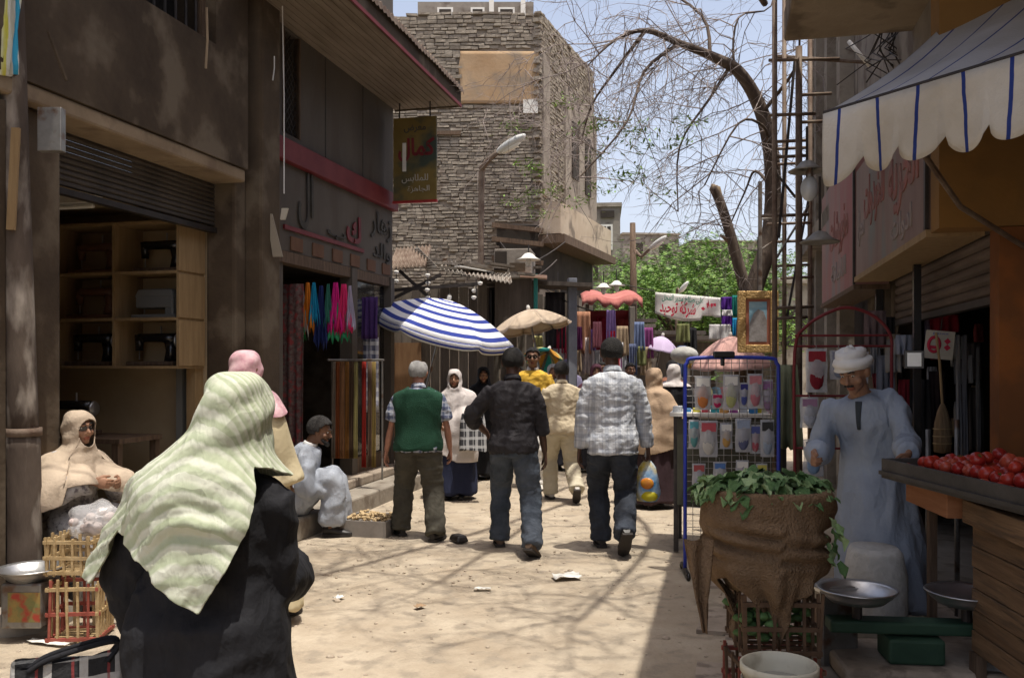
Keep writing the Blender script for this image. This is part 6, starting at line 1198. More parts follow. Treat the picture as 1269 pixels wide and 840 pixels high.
b_ = empty('handbag', hw_, R(20), 'small black handbag held by the peach scarfed woman', 'bag'); part(MB().box((0, 0, -.02), (.22, .09, .18), taper=.8), 'body', BLACK_CLOTH, b_, bevel=.03); part(MB().tube([(-.07, 0, .06), (-.05, 0, .15), (.05, 0, .15), (.07, 0, .06)], .008, 6), 'handle', BLACK_CLOTH, b_)
root, I = person('woman in a black robe with a white headscarf standing right of the peach scarfed woman', (2.13, 11.7, 0), R(-20), 1.6, skin_='mid', hair=None, topkind=None, shoes=SHOE_BLACK, vox=.016)
rb_ = robe(root, I, BLACK_CLOTH, .06, seed=18, vox=.016); headscarf(root, I, SC_WHITE, [rb_], 1.25, .16, .14, seed=8, nu=50, nv=34, hem=lambda a: 1.29)
# --- far figures
far = [((1.25, 13.2), 182, 'mid', None, (.12, .05, .07), (.03, .03, .035), 'distant woman in a maroon scarf left of the peach scarfed woman'), ((2.35, 13.0), 10, 'brown', 'short', (.28, .3, .36), (.07, .07, .08), 'distant man in a slate shirt behind the black robed woman'), ((1.2, 17.5), 175, 'brown', 'short', (.5, .42, .3), (.1, .09, .08), 'distant man in a sandy shirt by the kiosk counter'), ((2.75, 18.2), 185, 'mid', None, (.5, .3, .35), (.05, .05, .06), 'distant woman in a rose scarf below the banner'), ((.35, 16.5), 5, 'brown', 'short', (.08, .1, .16), (.05, .05, .06), 'distant man in navy walking away beyond the beige umbrella'), ((.62, 13.4), 176, 'mid', None, (.5, .5, .52), (.03, .03, .04), 'distant woman in a pale scarf behind the cream jacket'), ((1.9, 14.3), 190, 'brown', 'short', (.10, .08, .2), (.05, .05, .06), 'distant man in a dark violet shirt under the lilac umbrella'), ((1.55, 15.3), 170, 'brown', 'short', (.3, .22, .16), (.08, .07, .06), 'distant man in a brown shirt near the kiosk'), ((2.55, 14.2), 200, 'mid', 'short', (.36, .16, .1), (.06, .06, .07), 'distant man in a rust shirt beside the black robed woman'), ((.95, 15.6), 180, 'mid', None, (.22, .2, .3), (.05, .05, .06), 'distant woman in a blue grey scarf in front of the kiosk'), ((.1, 14.6), 150, 'brown', 'short', (.45, .43, .4), (.05, .05, .06), 'distant man in a whitish shirt between the dark shirt and yellow polo'), ((2.95, 16.2), 180, 'brown', None, (.05, .05, .055), (.05, .05, .055), 'distant woman in black far down the right side'), ((2.2, 17.0), 5, 'brown', 'short', (.5, .5, .5), (.1, .1, .1), 'distant man in a pale shirt walking away at the bend')]
for i, ((x, y), a, sk_, h_, c1_, c2_, l) in enumerate(far):
    root, I = person(l, (x, y, 0), R(a), 1.6+.02*(i % 5), 'distant market crowd', sk_, hair=h_, topkind='shirt' if h_ else None, top=cl(c1_), trousers=cl(c2_) if h_ else None, shoes=SHOE_BLACK, vox=.022, seed=30+i)
    if not h_: rb_ = robe(root, I, cl(c2_), .07, seed=40+i, vox=.022); headscarf(root, I, cl(c1_), [rb_], .8, .25, .19, seed=i, nu=40, nv=28)
# --- the tomato seller
loc = (2.2, 5.42, 0); yw = R(146)
tray_hand = loc_of(P(1126, 562, 4.93), loc, yw); 
root, I = person('greengrocer in a pale blue galabeya and white turban leaning on the tomato tray', loc, yw, 1.74, skin_='mid', lean=(.12, .38), hip=(0, -.12, .93), feet=[(-.14, 0, .085), (.14, .05, .085)], hands=[tuple(tray_hand), (.27, .28, 1.06)], elbows=[(-.15, -.5, -.9), (.2, -1, -.3)], headrot=(-.42, .06, -.22), hair=None, topkind=None, shoes=SHOE_BROWN, hairm=HAIR_SALT, curl=(.7, 1.1), girth=1.08, vox=.012, hand_dir=[(.1, .75, -.55), None])
rb_ = robe(root, I, GALA, .12, (.195, .175), (.28, .25), (-.05, .05), .056, seed=21, name='galabeya', wide=1.0, vox=.011, folds=[((7, 7, .6), .042, True), ((8, 8, 5), .009, True)], cuff=1.02)
T = I['T']; Rm = I['Rm']; X = np.zeros((14, 40, 3)); kk = I['k']
for i in range(14):
    a = PI*.56*i/13
    for j in range(40): b = 2*PI*j/40; w_ = .018+.012*math.sin(i*1.35+.5*math.sin(b)+1)+.008*math.sin(b*2+i); X[i, j] = T(math.sin(a)*math.sin(b)*(.079+w_), -.016+math.sin(a)*math.cos(b)*(.095+w_), .048+math.cos(a)*(.085+w_*.8)-.022*math.cos(b)*-1*math.sin(a)*.6)
o = raw('turban', X.reshape(-1, 3), [(i*40+j, (i+1)*40+j, (i+1)*40+(j+1) % 40, i*40+(j+1) % 40) for i in range(13) for j in range(40)], WHITE_CLOTH, root); md = o.modifiers.new('s', 'SOLIDIFY'); md.thickness = .012; md.offset = -1
q = MB(); q.ball(T(-.02, -.115, .0), (.03, .025, .05), 10, 8); part(q, 'turban_knot', mat('turban_tan', (.38, .32, .25), rough=.9), root, smooth=True)
q = MB(); rv = np.array([v.co[:] for v in rb_.data.vertices]); zz_ = [I['sp'](t).z for t in np.linspace(.9, .56, 8)]; q.tube([(I['sp'](.7).x, max([p[1] for p in rv[(abs(rv[:, 0]-I['sp'](.7).x) < .03) & (abs(rv[:, 2]-z) < .015)]] or [.2])+.002, z) for z in zz_], [(.02*(1-.5*i/7), .006) for i in range(8)], 8, up=I['rt']); part(q, 'neck_opening', cl((.06, .07, .08)), root, smooth=True)
q = MB(); q.tube([T(-.028, .093, -.045), T(0, .105, -.043), T(.028, .093, -.045)], .006, 6); part(q, 'moustache', HAIR_SALT, root, smooth=True)
# ---------------------------------------------------------------- left foreground things
q = P(28, 760, 5.5); PO = empty('weathered_pole', (q.x, 5.5, 0), 0, 'thick weathered wooden pole standing in a stone base at the left edge', 'pole')
p_, r_ = smoothpath([V((.01, 0, 0)), V((.01, 0, .6)), V((0, 0, 1.18))], [.102, .1, .1], 4); part(MB().tube(p_, r_, 18), 'sleeve', POLE_M, PO, smooth=True); part(MB().tube(*smoothpath([V((0, 0, 1.17)), V((-.03, 0, 2.2)), V((-.06, 0, 3.4)), V((-.09, 0, 5.5))], [.092, .086, .078, .07], 5), 18), 'shaft', POLE_M, PO, smooth=True); part(MB().tube([(.005, 0, 1.15), (.005, 0, 1.2)], .106, 18), 'collar', RUST, PO, smooth=True)
mb = MB(); mb.lathe([(0, .13), (.2, .125), (.27, .09), (.29, .03), (.28, -.05)], (.0, 0, 0), 18); mb.v = [(x*(1+.1*math.sin(y*9)), y*(1+.08*math.sin(x*8)), z+.012*math.sin(x*14+y*9)) for x, y, z in mb.v]; part(mb, 'base_stone', CONCRETE, PO, smooth=True)
q = MB().tube([P(60, 40, 5.55)-V(PO.location), P(82, 100, 5.6)-V(PO.location)], .012, 6); part(q, 'strap', PLASTER_DARK, PO); part(MB().bb(.12, .27, -.06, .0, 2.9, 3.17), 'metal_plate', MET_GREY, PO, bevel=.006); part(MB().box((-.0, -.1, 2.72), (.05, .02, .62), (0, .05, 0)), 'wood_slat', WOOD_OCHRE, PO)
hb = MB().grid([[(x+.012*math.sin(j*1.7+i), -.13-.02*math.sin(j*1.1)-.03*(i/7), 3.95-.62*i/7) for j, x in enumerate(np.linspace(-.10+.03*(i/7), .08-.02*(i/7), 9))] for i in range(8)])
tag(hb.build('hanging_bag', stripes('bag_colours', [(0, (.62, .64, .6)), (.3, (.6, .6, .56)), (.32, (.04, .3, .52)), (.55, (.05, .33, .5)), (.57, (.6, .62, .58)), (.8, (.55, .52, .06)), (.84, (.6, .6, .56))], coord='Generated', axis=0, freq=1.6, warp=.16), None, True, loc=tuple(PO.location), solid=.01), 'crumpled white bag with blue and yellow print hung high on the pole', 'bag')
PS = empty('poster', P(-4, 290, 5.9), ANG, 'cream poster with blue and black Arabic writing at the left edge behind the pole', 'poster'); part(MB().bb(-.4, .09, .0, .02, -.66, .02), 'sheet', mat('poster_cream', (.5, .45, .33), (.56, .51, .4), sc=3, rough=.8), PS); lettering('lettering', 'كل', .16, frame((-.0, -.004, -.22), (1, 0, 0), (0, 0, 1)), INK_BLACK, PS, .17); lettering('lettering', 'سوق', .13, frame((-.0, -.004, -.56), (1, 0, 0), (0, 0, 1)), INK_BLACK, PS, .2); lettering('lettering', 'ال', .13, frame((-.0, -.004, -.46), (1, 0, 0), (0, 0, 1)), INK_BLUE, PS, .14)
for i, (px, py, r_) in enumerate(((2, 445, .11), (-4, 470, .13), (0, 492, .1))): c = P(px, py, 6.0); tag(MB().ball((0, 0, 0), (r_, r_*.9, r_*.6), 12, 8).build('cloth_bundle', [SC_BEIGE, WHITE_CLOTH, PLASTER_TAN][i], None, True, loc=tuple(c)), ['beige cloth bundle, top of the pile at the left edge', 'white cloth bundle, middle of the pile at the left edge', 'tan cloth bundle, bottom of the pile at the left edge'][i], 'bundle', 'bundles at the left edge')
rk = empty('side_table', P(-12, 505, 6.0), 0, 'rough table under the cloth bundles at the left edge', 'table'); part(MB().bb(-.3, .14, -.2, .2, -.03, .0), 'table_top', WOOD_DARK, rk); part(MB().bb(-.25, .1, -.15, .15, -1.29, -.031), 'cabinet', WOOD_DARK, rk)
def basin(c, r_, label, m=ALU, group='metal basins', depth=.32):
    t = empty('metal_basin', c, 0, label, 'basin', group); part(MB().lathe([(0, .0), (r_*.62, .0), (r_*.8, r_*depth*.6), (r_*.96, r_*depth), (r_, r_*depth+.004), (r_*.985, r_*depth+.012), (r_*.93, r_*depth), (r_*.77, r_*depth*.55), (r_*.6, .008), (0, .008)], n=36), 'bowl', m, t, smooth=True); return t
tc = empty('tin_can', P(38, 768, 5.2), 0, 'square tin can with a faded printed label holding up the metal basin', 'tin can'); part(MB().bb(-.115, .12, -.11, .11, -.02, .24), 'body', MET_GREY, tc, bevel=.012); part(MB().bb(-.07, .115, -.114, -.1105, .02, .19), 'label', mat('can_label', (.32, .2, .06), (.12, .16, .06), sc=9, rough=.6, c3=(.34, .05, .03), sc2=12), tc)
basin(V(tc.location)+V((.0, 0, .242)), .185, 'shallow metal basin on the tin can in front of the pole'); basin(P(66, 712, 6.1), .13, 'small metal basin behind the reed crates'); bs = empty('stool_block', P(66, 716, 6.1)-V((0, 0, P(66, 716, 6.1).z)), 0, 'small upright wooden box carrying the small basin', 'box'); part(MB().bb(-.1, .1, -.1, .1, 0, P(66, 713, 6.1).z), 'body', WOOD_DARK, bs)
REED_SHADE = mat('palm_reed_shade', (.085, .05, .03), (.14, .085, .05), sc=9, rough=.85)  # darker copy of the reed, its colour carries the shade under the basket
def reed_crate(c, w_, d_, h_, rz, label, red=False, group='palm reed crates', RD=None):
    REED = RD or globals()['REED']
    t = empty('reed_crate', c, rz, label, 'crate', group); q = random.Random(int(w_*1000+c[0]*10))
    for z in (.02, h_*.5, h_*.93):
        for (a, b) in (((-w_, -d_), (w_, -d_)), ((w_, -d_), (w_, d_)), ((w_, d_), (-w_, d_)), ((-w_, d_), (-w_, -d_))):
            m = REED_RED if (red and q.random() < .75) else REED; e = (V((b[0], b[1], 0))-V((a[0], a[1], 0))).normalized()*.015
            part(MB().beam(V((a[0], a[1], z))-e, V((b[0], b[1], z))+e, .016, .02), 'rail', m, t)
    n_ = 6
    for k in range(n_):
        u_ = -1+2*k/(n_-1)
        for (x, y) in ((u_*w_, -d_), (u_*w_, d_), (-w_, u_*d_), (w_, u_*d_)):
            if abs(u_) == 1 and abs(x) == w_ and y not in (-d_, d_): continue
            part(MB().beam((x*1.0+q.gauss(0, .004), y, -.0), (x+q.gauss(0, .008), y+q.gauss(0, .005), h_+.04*q.random()), .013, .013), 'reed', REED_RED if (red and q.random() < .5) else REED, t)
    for k in range(5): part(MB().beam((-w_, -d_+(k+.5)*2*d_/5, .012), (w_, -d_+(k+.5)*2*d_/5, .012), .02, .012), 'floor_reed', REED, t)
    return t
c = P(95, 790, 5.15); reed_crate((c.x, 5.2, .0), .135, .12, .33, .1, 'reddish palm reed crate on the ground left of the black robed woman', True); reed_crate((c.x-.02, 5.22, .375), .13, .12, .21, -.05, 'pale palm reed crate stacked on the reddish one', False)
pb = empty('plastic_bag', (c.x+.05, 5.3, .66), 0, 'clear plastic bag bulging with garlic on the seated woman\'s crate', 'plastic bag'); mb = MB().ball((0, 0, 0), (.16, .13, .12), 20, 14); mb.v = [(x*(1+.15*math.sin(z*40+y*30)), y*(1+.15*math.sin(x*36)), z*(1+.12*math.sin(x*30+y*25))) for x, y, z in mb.v]; part(mb, 'bag', PLASTIC_CLEAR, pb, smooth=True)
gm = MB()
for _ in range(26): r_ = .03; gm.ball((random.uniform(-.11, .11), random.uniform(-.08, .08), random.uniform(-.07, .07)), (r_, r_, r_*.85), 8, 6)
tag(part(gm, 'garlic', mat('garlic', (.5, .4, .38), (.62, .54, .5), sc=20, rough=.8), pb, smooth=True), kind='stuff')
# goods before the seated man: a low box with roots in it
rb = empty('root_box', (-1.42, 8.45, 0), ANG, 'low grey box of pale ginger roots in front of the seated man', 'box'); part(MB().bb(-.14, .3, -.2, .25, -.02, .115).bb(-.16, -.142, -.22, .27, -.02, .14).bb(.302, .32, -.22, .27, -.02, .14).bb(-.14, .3, -.22, -.202, -.02, .14).bb(-.14, .3, .252, .27, -.02, .14), 'box', mat('box_grey', (.2, .18, .16), (.28, .255, .23), sc=5, rough=.8), rb)
gm = MB()
for _ in range(130): gm.ball((random.uniform(-.12, .28), random.uniform(-.18, .23), random.uniform(.12, .165)), (random.uniform(.015, .035), random.uniform(.012, .022), .013), 6, 5, rot=Euler((0, random.uniform(-.4, .4), random.uniform(0, 3))).to_matrix())
tag(part(gm, 'roots', mat('root', (.36, .25, .13), (.5, .38, .22), sc=20, rough=.9), rb, smooth=True), kind='stuff')
tag(MB().box((0, 0, .03), (.13, .2, .06), taper=.7).build('stray_shoe', SHOE_BLACK, None, loc=(-.48, 8.0, -.0), rz=.5, bevel=.02), 'worn black slipper lying beside the green vested man', 'slipper')
# ---------------------------------------------------------------- goods of the cloth shop
def scarf_bunch(px, py, Y, w_, h_, c, label, seed): return sheet('hanging_scarf', P(px, py, Y), w_*.45, h_, cl(c), label, 'scarf', 'bright scarves hung at the shop door', .03, ANG+.5+.25*math.sin(seed*2.3), 4.2, seed, .22)
for i, (px, py, w_, h_, c, l) in enumerate(((374, 352, .09, .62, (.5, .5, .47), 'pale grey scarf, leftmost of the hanging bright ones'), (381, 350, .08, .6, (.62, .19, .02), 'orange scarf hung left in the shop doorway'), (389, 350, .07, .5, (.02, .3, .5), 'sky blue scarf beside the orange scarf'), (368, 372, .1, .5, (.03, .25, .07), 'green scarf showing below the grey one'), (398, 354, .08, .75, (.02, .03, .12), 'navy scarf hung in the middle of the doorway'), (407, 352, .06, .5, (.05, .2, .15), 'dark green scarf beside the magenta pair'), (416, 350, .1, .62, (.6, .02, .22), 'magenta scarf, left one of the pink pair'), (426, 352, .11, .6, (.62, .03, .14), 'hot pink scarf, right one of the pink pair'), (434, 354, .06, .55, (.42, .38, .5), 'pale lilac scarf right of the pink pair'), (420, 372, .14, .5, (.04, .3, .14), 'green tipped scarf showing under the pink pair'))): scarf_bunch(px, py, 9.6+.01*i, w_, h_, c, l, i+20)
for i, (px, c, l) in enumerate(((413, (.3, .24, .18), 'tan belt hung on the rail, first from the left'), (418, (.36, .10, .03), 'rust belt hung on the rail'), (424, (.45, .22, .10), 'orange brown belt hung on the rail'), (430, (.36, .16, .04), 'amber belt hung on the rail'), (436, (.12, .07, .04), 'dark brown belt hung on the rail'), (441, (.5, .42, .16), 'yellow belt hung on the rail'), (451, (.4, .03, .02), 'red strap hung right of the belts'), (458, (.2, .12, .08), 'brown strap hung beside the glass'), (463, (.36, .25, .08), 'mustard strap hung at the right end of the rail'))): sheet('hanging_belt', P(px, 448, 10.1), .05, 1.1 if i < 6 else 1.2, cl(tuple(x*.5 for x in c)), l, 'belt', 'belts hung on the shop rail', .008, ANG, 1, i, 0)
rl = empty('clothes_rail', P(440, 446, 10.1), ANG, 'thin metal clothes rail carrying belts at the shop front', 'rail'); part(MB().tube([(-.1, -.5, 0), (-.1, .6, 0)], .012, 6).tube([(-.3, 0, .0), (.35, 0, 0)], .012, 6), 'bar', MET_GREY, rl)
for k, (a, b_) in enumerate(((-.28, 0), (.33, 0))): part(MB().tube([(a, b_, 0), (a, b_, -1.35)], .012, 6), 'leg', MET_GREY, rl)
sheet('printed_cloth', P(362, 352, 9.4), .26, 2.0, mat('print_red', (.10, .03, .03), (.17, .14, .12), sc=22, rough=.9, c3=(.3, .05, .05), sc2=14), 'dark red and grey printed cloth hung left in the shop door', 'cloth', None, .02, ANG, 1., 3); sheet('printed_cloth', P(341, 355, 9.0), .12, 1.9, mat('print_blue', (.04, .05, .07), (.12, .12, .13), sc=18, rough=.9), 'dark blue grey cloth in the shop window, left', 'cloth', None, .02, ANG, 1., 4)
sheet('printed_cloth', P(458, 368, 10.6), .2, .5, cl((.07, .035, .14)), 'violet cloth showing in the right shop window', 'cloth', None, .02, ANG, 1, 6); sheet('printed_cloth', P(459, 418, 10.7), .2, .9, plaid('window_plaid', (.3, .3, .36), [(0, .5, .2, (.06, .07, .13), .8), (1, .5, .2, (.6, .6, .6), .7)], f=(9, 9)), 'checked cloth showing low in the right shop window', 'cloth', None, .02, ANG, 1, 7)
for i, (a, b, m, l) in enumerate((((350, 8), (352, 240), WHITE_CLOTH, 'pale wire hanging down the front of the cloth shop'), ((340, 70), (338, 100), WHITE_CLOTH, 'short pale wire at the shop pillar'))):
    tag(MB().tube([P(a[0], a[1], 8.4), P((a[0]+b[0])/2+1, (a[1]+b[1])/2, 8.4), P(b[0], b[1], 8.4)], .006, 5).build('hanging_wire', m), l, 'wire', 'wires on the left shops')
tag(MB().tube([P(256, 10, 6.9), P(257, 50, 6.9), P(255, 85, 6.9)], .010, 6).build('hanging_rag', PLASTER_TAN), 'thin pale rag strip hanging under the barred window', 'rag')
for i, (pts, m, l) in enumerate((([(330, 265), (337, 265), (350, 318), (338, 318)], mat('board_pale', (.3, .26, .2), rough=.8), 'pale tapered board leaning under the shop sign'), ([(349, 258), (357, 258), (353, 272), (347, 272)], mat('board_white', (.5, .46, .38), rough=.8), 'small pale curved card above the tapered board'))):
    Y = 8.5; q = MB(); n0 = [P(x, y, Y-.1) for x, y in pts]; q.add([*n0, *[p+V((.0, .03, 0)) for p in n0]], [(0, 1, 2, 3), (7, 6, 5, 4), (0, 4, 5, 1), (1, 5, 6, 2), (2, 6, 7, 3), (3, 7, 4, 0)]); tag(q.build('loose_board', m), l, 'board')

# ---------------------------------------------------------------- blue wire rack with packs
BRK = empty('wire_rack', (1.67, 6.75, 0), R(-4), 'blue framed wire rack hung with sock packs', 'rack'); w_ = .35
p_, _r = smoothpath([V((-w_, 0, .03)), V((-w_, 0, .9)), V((-w_, 0, 1.5)), V((-w_+.015, 0, 1.6)), V((-w_+.09, 0, 1.64)), V((w_-.09, 0, 1.64)), V((w_-.015, 0, 1.6)), V((w_, 0, 1.5)), V((w_, 0, .9)), V((w_, 0, .03))], [.019]*10, 4); part(MB().tube(p_, .0145, 10), 'frame', BLUE_PAINT, BRK, smooth=True)
q = MB()
for i in range(1, 12): x = -w_+i*2*w_/12; q.tube([(x, 0, .2), (x, 0, 1.63)], .0028, 5)
for i in range(29): z = .2+i*.05; q.tube([(-w_, .004, z), (w_, .004, z)], .0026, 5)
part(q, 'grid', MET_GREY, BRK)
for s in (-1, 1):
    part(MB().tube([(s*w_, -.2, .03), (s*w_, .2, .03)], .016, 8), 'foot', MET_DARK, BRK); 
    for y in (-.2, .2): part(MB().ball((s*w_, y, .015), (.018, .03, .03), 10, 8), 'castor', BLACK_IRON, BRK, smooth=True)
part(MB().box((-.06, -.01, 1.665), (.16, .05, .05)).box((-.07, -.01, 1.61), (.03, .04, .06)), 'clamp', BLACK_IRON, BRK, bevel=.01)
PACKW = mat('pack_film', (.5, .5, .52), (.62, .62, .64), sc=14, rough=.18, spec=.5, alpha=.5, bump=.3, bsc=20)
def pack(px, py0, py1, wpx, Y, c, card, label, group='packets hung on the racks', seed=0):
    t = empty('hanging_pack', P(px, py0, Y), R(-4), label, 'packet', group); w_ = wpx*Y/F/2; h_ = (py1-py0)*Y/F; g = np.zeros((8, 8, 3))
    for i in range(8):
        for j in range(8): u_ = j/7*2-1; v_ = i/7; g[i, j] = (u_*w_*(1-.04*math.sin(v_*9+seed)), -.022*(1-u_*u_)*math.sin(min(1, v_*1.2)*PI*.9)-.006*float(perlin(np.array([[u_*3, v_*5, seed*1.3]]))[0]), -v_*h_)
    b = MB().grid(g); g2 = g*np.array([1, -.6, 1])+np.array([0, .006, 0]); b.grid(g2[:, ::-1]); part(b, 'film', PACKW, t, smooth=True)
    part(MB().ball((0, -.004, -h_*.62), (w_*.75, .014, h_*.33), 10, 8), 'contents', c, t, smooth=True); part(MB().bb(-w_*.8, w_*.8, -.016, -.013, -h_*.30, -h_*.06), 'header_card', card, t); part(MB().tube([(0, .0, 0), (0, .012, .02), (0, .02, .03)], .003, 5), 'hook', MET_GREY, t)
OR = cl((.6, .22, .07)); packs = [(871, 466, 508, 20, 6.72, OR, WHITE_CARD, 'packet with orange contents at the upper left of the blue rack'), (889, 488, 506, 14, 6.74, cl((.5, .03, .12)), cl((.45, .03, .1)), 'small crimson packet right of the orange one'), (906, 464, 508, 19, 6.72, cl((.45, .46, .2)), WHITE_CARD, 'packet with yellowish contents in the upper middle of the blue rack'), (936, 463, 506, 18, 6.72, cl((.45, .17, .2)), cl((.5, .2, .22)), 'pink packet at the upper right of the blue rack'), (878, 521, 566, 22, 6.71, cl((.55, .53, .48)), cl((.5, .1, .12)), 'wide pale packet with a red card, middle left of the blue rack'), (921, 518, 560, 19, 6.72, cl((.12, .13, .22)), cl((.3, .35, .45)), 'packet with navy contents in the middle of the blue rack'), (951, 520, 566, 17, 6.73, cl((.3, .35, .42)), cl((.05, .05, .05)), 'grey blue packet at the middle right of the blue rack'), (951, 470, 512, 14, 6.76, cl((.32, .2, .3)), cl((.3, .15, .3)), 'mauve packet by the right upright of the blue rack'), (860, 520, 556, 13, 6.74, cl((.12, .3, .3)), cl((.1, .3, .35)), 'teal packet by the left upright of the blue rack'), (900, 524, 556, 15, 6.74, cl((.5, .3, .1)), WHITE_CARD, 'amber packet between the wide pale one and the navy one'), (936, 526, 562, 13, 6.75, cl((.4, .1, .12)), cl((.1, .12, .3)), 'red packet right of the navy one'), (866, 574, 606, 16, 6.73, cl((.3, .32, .4)), cl((.4, .1, .1)), 'grey packet with a red card at the lower left of the blue rack'), (892, 572, 600, 16, 6.73, cl((.5, .48, .44)), cl((.1, .2, .45)), 'cream packet with a blue card low on the blue rack'), (920, 570, 602, 16, 6.73, cl((.45, .2, .3)), WHITE_CARD, 'rose packet low in the middle of the blue rack'), (944, 574, 604, 14, 6.73, cl((.1, .25, .12)), cl((.5, .45, .1)), 'green packet with a yellow card low on the blue rack'), (922, 474, 504, 11, 6.74, cl((.08, .1, .3)), cl((.05, .05, .2)), 'small navy packet left of the pink one')]
for i, a in enumerate(packs): pack(*a, seed=i)
# display table behind the rack
DT = empty('display_table', P(905, 450, 7.7)-V((0, 0, P(905, 450, 7.7).z)), ANG, 'table of small bright goods behind the blue rack', 'table'); zt = P(0, 510, 7.7).z
part(MB().bb(-.5, .48, -.3, .4, zt-.03, zt), 'table_top', WHITE_CARD, DT)
for x in (-.45, .43):
    for y in (-.25, .35): part(MB().bb(x-.02, x+.02, y-.02, y+.02, 0, zt-.031), 'leg', MET_DARK, DT)
part(MB().bb(-.44, .42, -.24, .34, .38, .4).bb(-.44, .42, -.28, -.27, .4, zt-.05), 'shelf', mat('board_olive', (.05, .05, .035), (.08, .075, .055), sc=3), DT)
gr = random.Random(9); gcol = [(.5, .52, .55), (.05, .2, .45), (.5, .45, .05), (.5, .06, .08), (.05, .35, .4), (.55, .3, .1), (.35, .1, .3)]
for i in range(12):
    a = -.44+i*.078; b_ = gr.uniform(-.22, -.1); h_ = gr.uniform(.03, .09); p = S(0, 0)*0; o_ = Euler((0, 0, ANG)).to_matrix() @ V((a, b_, zt)); tag(MB().bb(-.033, .033, -.05, .05, 0, h_).build('small_box', cl(gcol[i % 7]), None, loc=tuple(V(DT.location)+o_), rz=ANG+gr.uniform(-.2, .2), bevel=.004), '%s small box on the table edge behind the blue rack' % ['silver', 'blue', 'yellow', 'red', 'turquoise', 'orange', 'plum'][i % 7] if i < 7 else '%s small box among those right on the display table' % ['silver', 'blue', 'yellow', 'red', 'turquoise', 'orange', 'plum'][i % 7], 'box', 'small boxes on the display table')
for i in range(6):
    o_ = Euler((0, 0, ANG)).to_matrix() @ V((-.38+i*.15, -.12, .4)); tag(MB().bb(-.055, .055, -.08, .08, 0, gr.uniform(.05, .14)).build('carton', cl(gcol[(i*3+1) % 7]), None, loc=tuple(V(DT.location)+o_), rz=ANG, bevel=.005), ['dark blue carton, first from the left on the low shelf', 'turquoise carton on the low shelf of the display table', 'silver carton on the low shelf', 'red carton on the low shelf', 'plum carton on the low shelf', 'yellow carton at the right end of the low shelf'][i], 'carton', 'cartons on the low shelf')
sheet('green_coat', P(975, 452, 7.0), .16, .68, mat('coat_green', (.13, .145, .085), (.2, .21, .13), sc=4, rough=.9), 'long grey green coat hung between the two racks', 'coat', None, .04, -.3, 1.6, 4, .04)
# ---------------------------------------------------------------- red rack
RRK = empty('wire_rack', (2.33, 6.25, 0), R(-6), 'red rack with a rounded top standing behind the greengrocer', 'rack'); w_ = .33
p_, _r = smoothpath([V((-w_, 0, .0)), V((-w_, 0, .9)), V((-w_, 0, 1.68)), V((-w_+.08, 0, 1.86)), V((-w_+.25, 0, 1.965)), V((0.05, 0, 1.99)), V((w_-.12, 0, 1.93)), V((w_-.01, 0, 1.8)), V((w_, 0, 1.6)), V((w_, 0, .9)), V((w_, 0, 0))], [.017]*11, 4); part(MB().tube(p_, .0115, 10), 'frame', RED_BAND, RRK, smooth=True)
for z in (1.72, 1.795, 1.37, 1.0, .6): part(MB().tube([(-w_, 0, z), (w_, 0, z)], .008, 8), 'bar', RED_BAND, RRK)
for s in (-1, 1): part(MB().tube([(s*w_, -.2, .02), (s*w_, .2, .02)], .012, 8), 'foot', RED_BAND, RRK)
RY = 6.1
for i, a in enumerate(((1012, 432, 486, 26, RY, cl((.2, .02, .03)), cl((.28, .03, .04)), 'dark red patterned packet at the top of the red rack'), (1003, 492, 530, 22, RY, cl((.42, .44, .5)), cl((.35, .2, .3)), 'white and violet packet in the middle of the red rack'), (1008, 544, 590, 24, RY, cl((.2, .3, .45)), cl((.4, .42, .45)), 'white packet with blue print low on the red rack'), (1040, 434, 470, 22, RY+.05, cl((.22, .25, .32)), cl((.3, .3, .36)), 'grey blue packet behind the turban'), (1066, 436, 475, 20, RY+.1, cl((.25, .26, .3)), cl((.3, .28, .3)), 'grey packet right of the turban'))): pack(*a, seed=20+i)
# ---------------------------------------------------------------- goods hung in the right shop
def hung(px, py0, py1, wpx, Y, m, label, cat, name, group=None, seed=0, flare=1.): return sheet(name, P(px, py0, Y), wpx*Y/F, (py1-py0)*Y/F, m, label, cat, group, .02, -.15, flare, seed, .03)
HY = 6.9
for i, (px, p0, p1, wp, c, l) in enumerate(((1098, 440, 500, 22, (.17, .18, .22), 'grey bag hung in the shop behind the seller\'s shoulder'), (1108, 420, 462, 20, (.3, .29, .28), 'pale handbag with a dark badge hung left of the mirror'), (1122, 415, 440, 22, (.28, .3, .36), 'blue white packet hung above the mirror'), (1122, 470, 520, 16, (.2, .02, .03), 'dark red bag hung under the pale handbag'), (1140, 470, 570, 24, (.025, .025, .027), 'black bag hung under the mirror'), (1170, 390, 412, 34, (.26, .02, .035), 'crimson bag hung above the red marked card'), (1205, 425, 470, 20, (.1, .09, .09), 'dark bag hung beside the ochre wall'), (1162, 460, 560, 20, (.03, .02, .022), 'black cloth hung behind the broom'), (1085, 385, 430, 26, (.14, .10, .1), 'brown bag hung under the shutter, left'), (1210, 480, 560, 16, (.06, .055, .055), 'charcoal bag hung low by the ochre wall'))): hung(px, p0, p1, wp, HY-.05*(i % 3), cl(c), l, 'bag', 'hung_bag', 'bags hung in the right shop', i)
xr = random.Random(31); cw = ['grey', 'pale blue', 'white', 'dull red', 'black', 'tan', 'silver', 'violet grey']; cc = [(.22, .22, .23), (.22, .27, .34), (.4, .39, .38), (.2, .04, .045), (.03, .03, .03), (.26, .2, .14), (.33, .33, .34), (.22, .18, .26)]; where = ['above the belts', 'behind the turban', 'under the lowered shutter', 'beside the mirror', 'over the black bag', 'near the red marked card']
used_ = set()
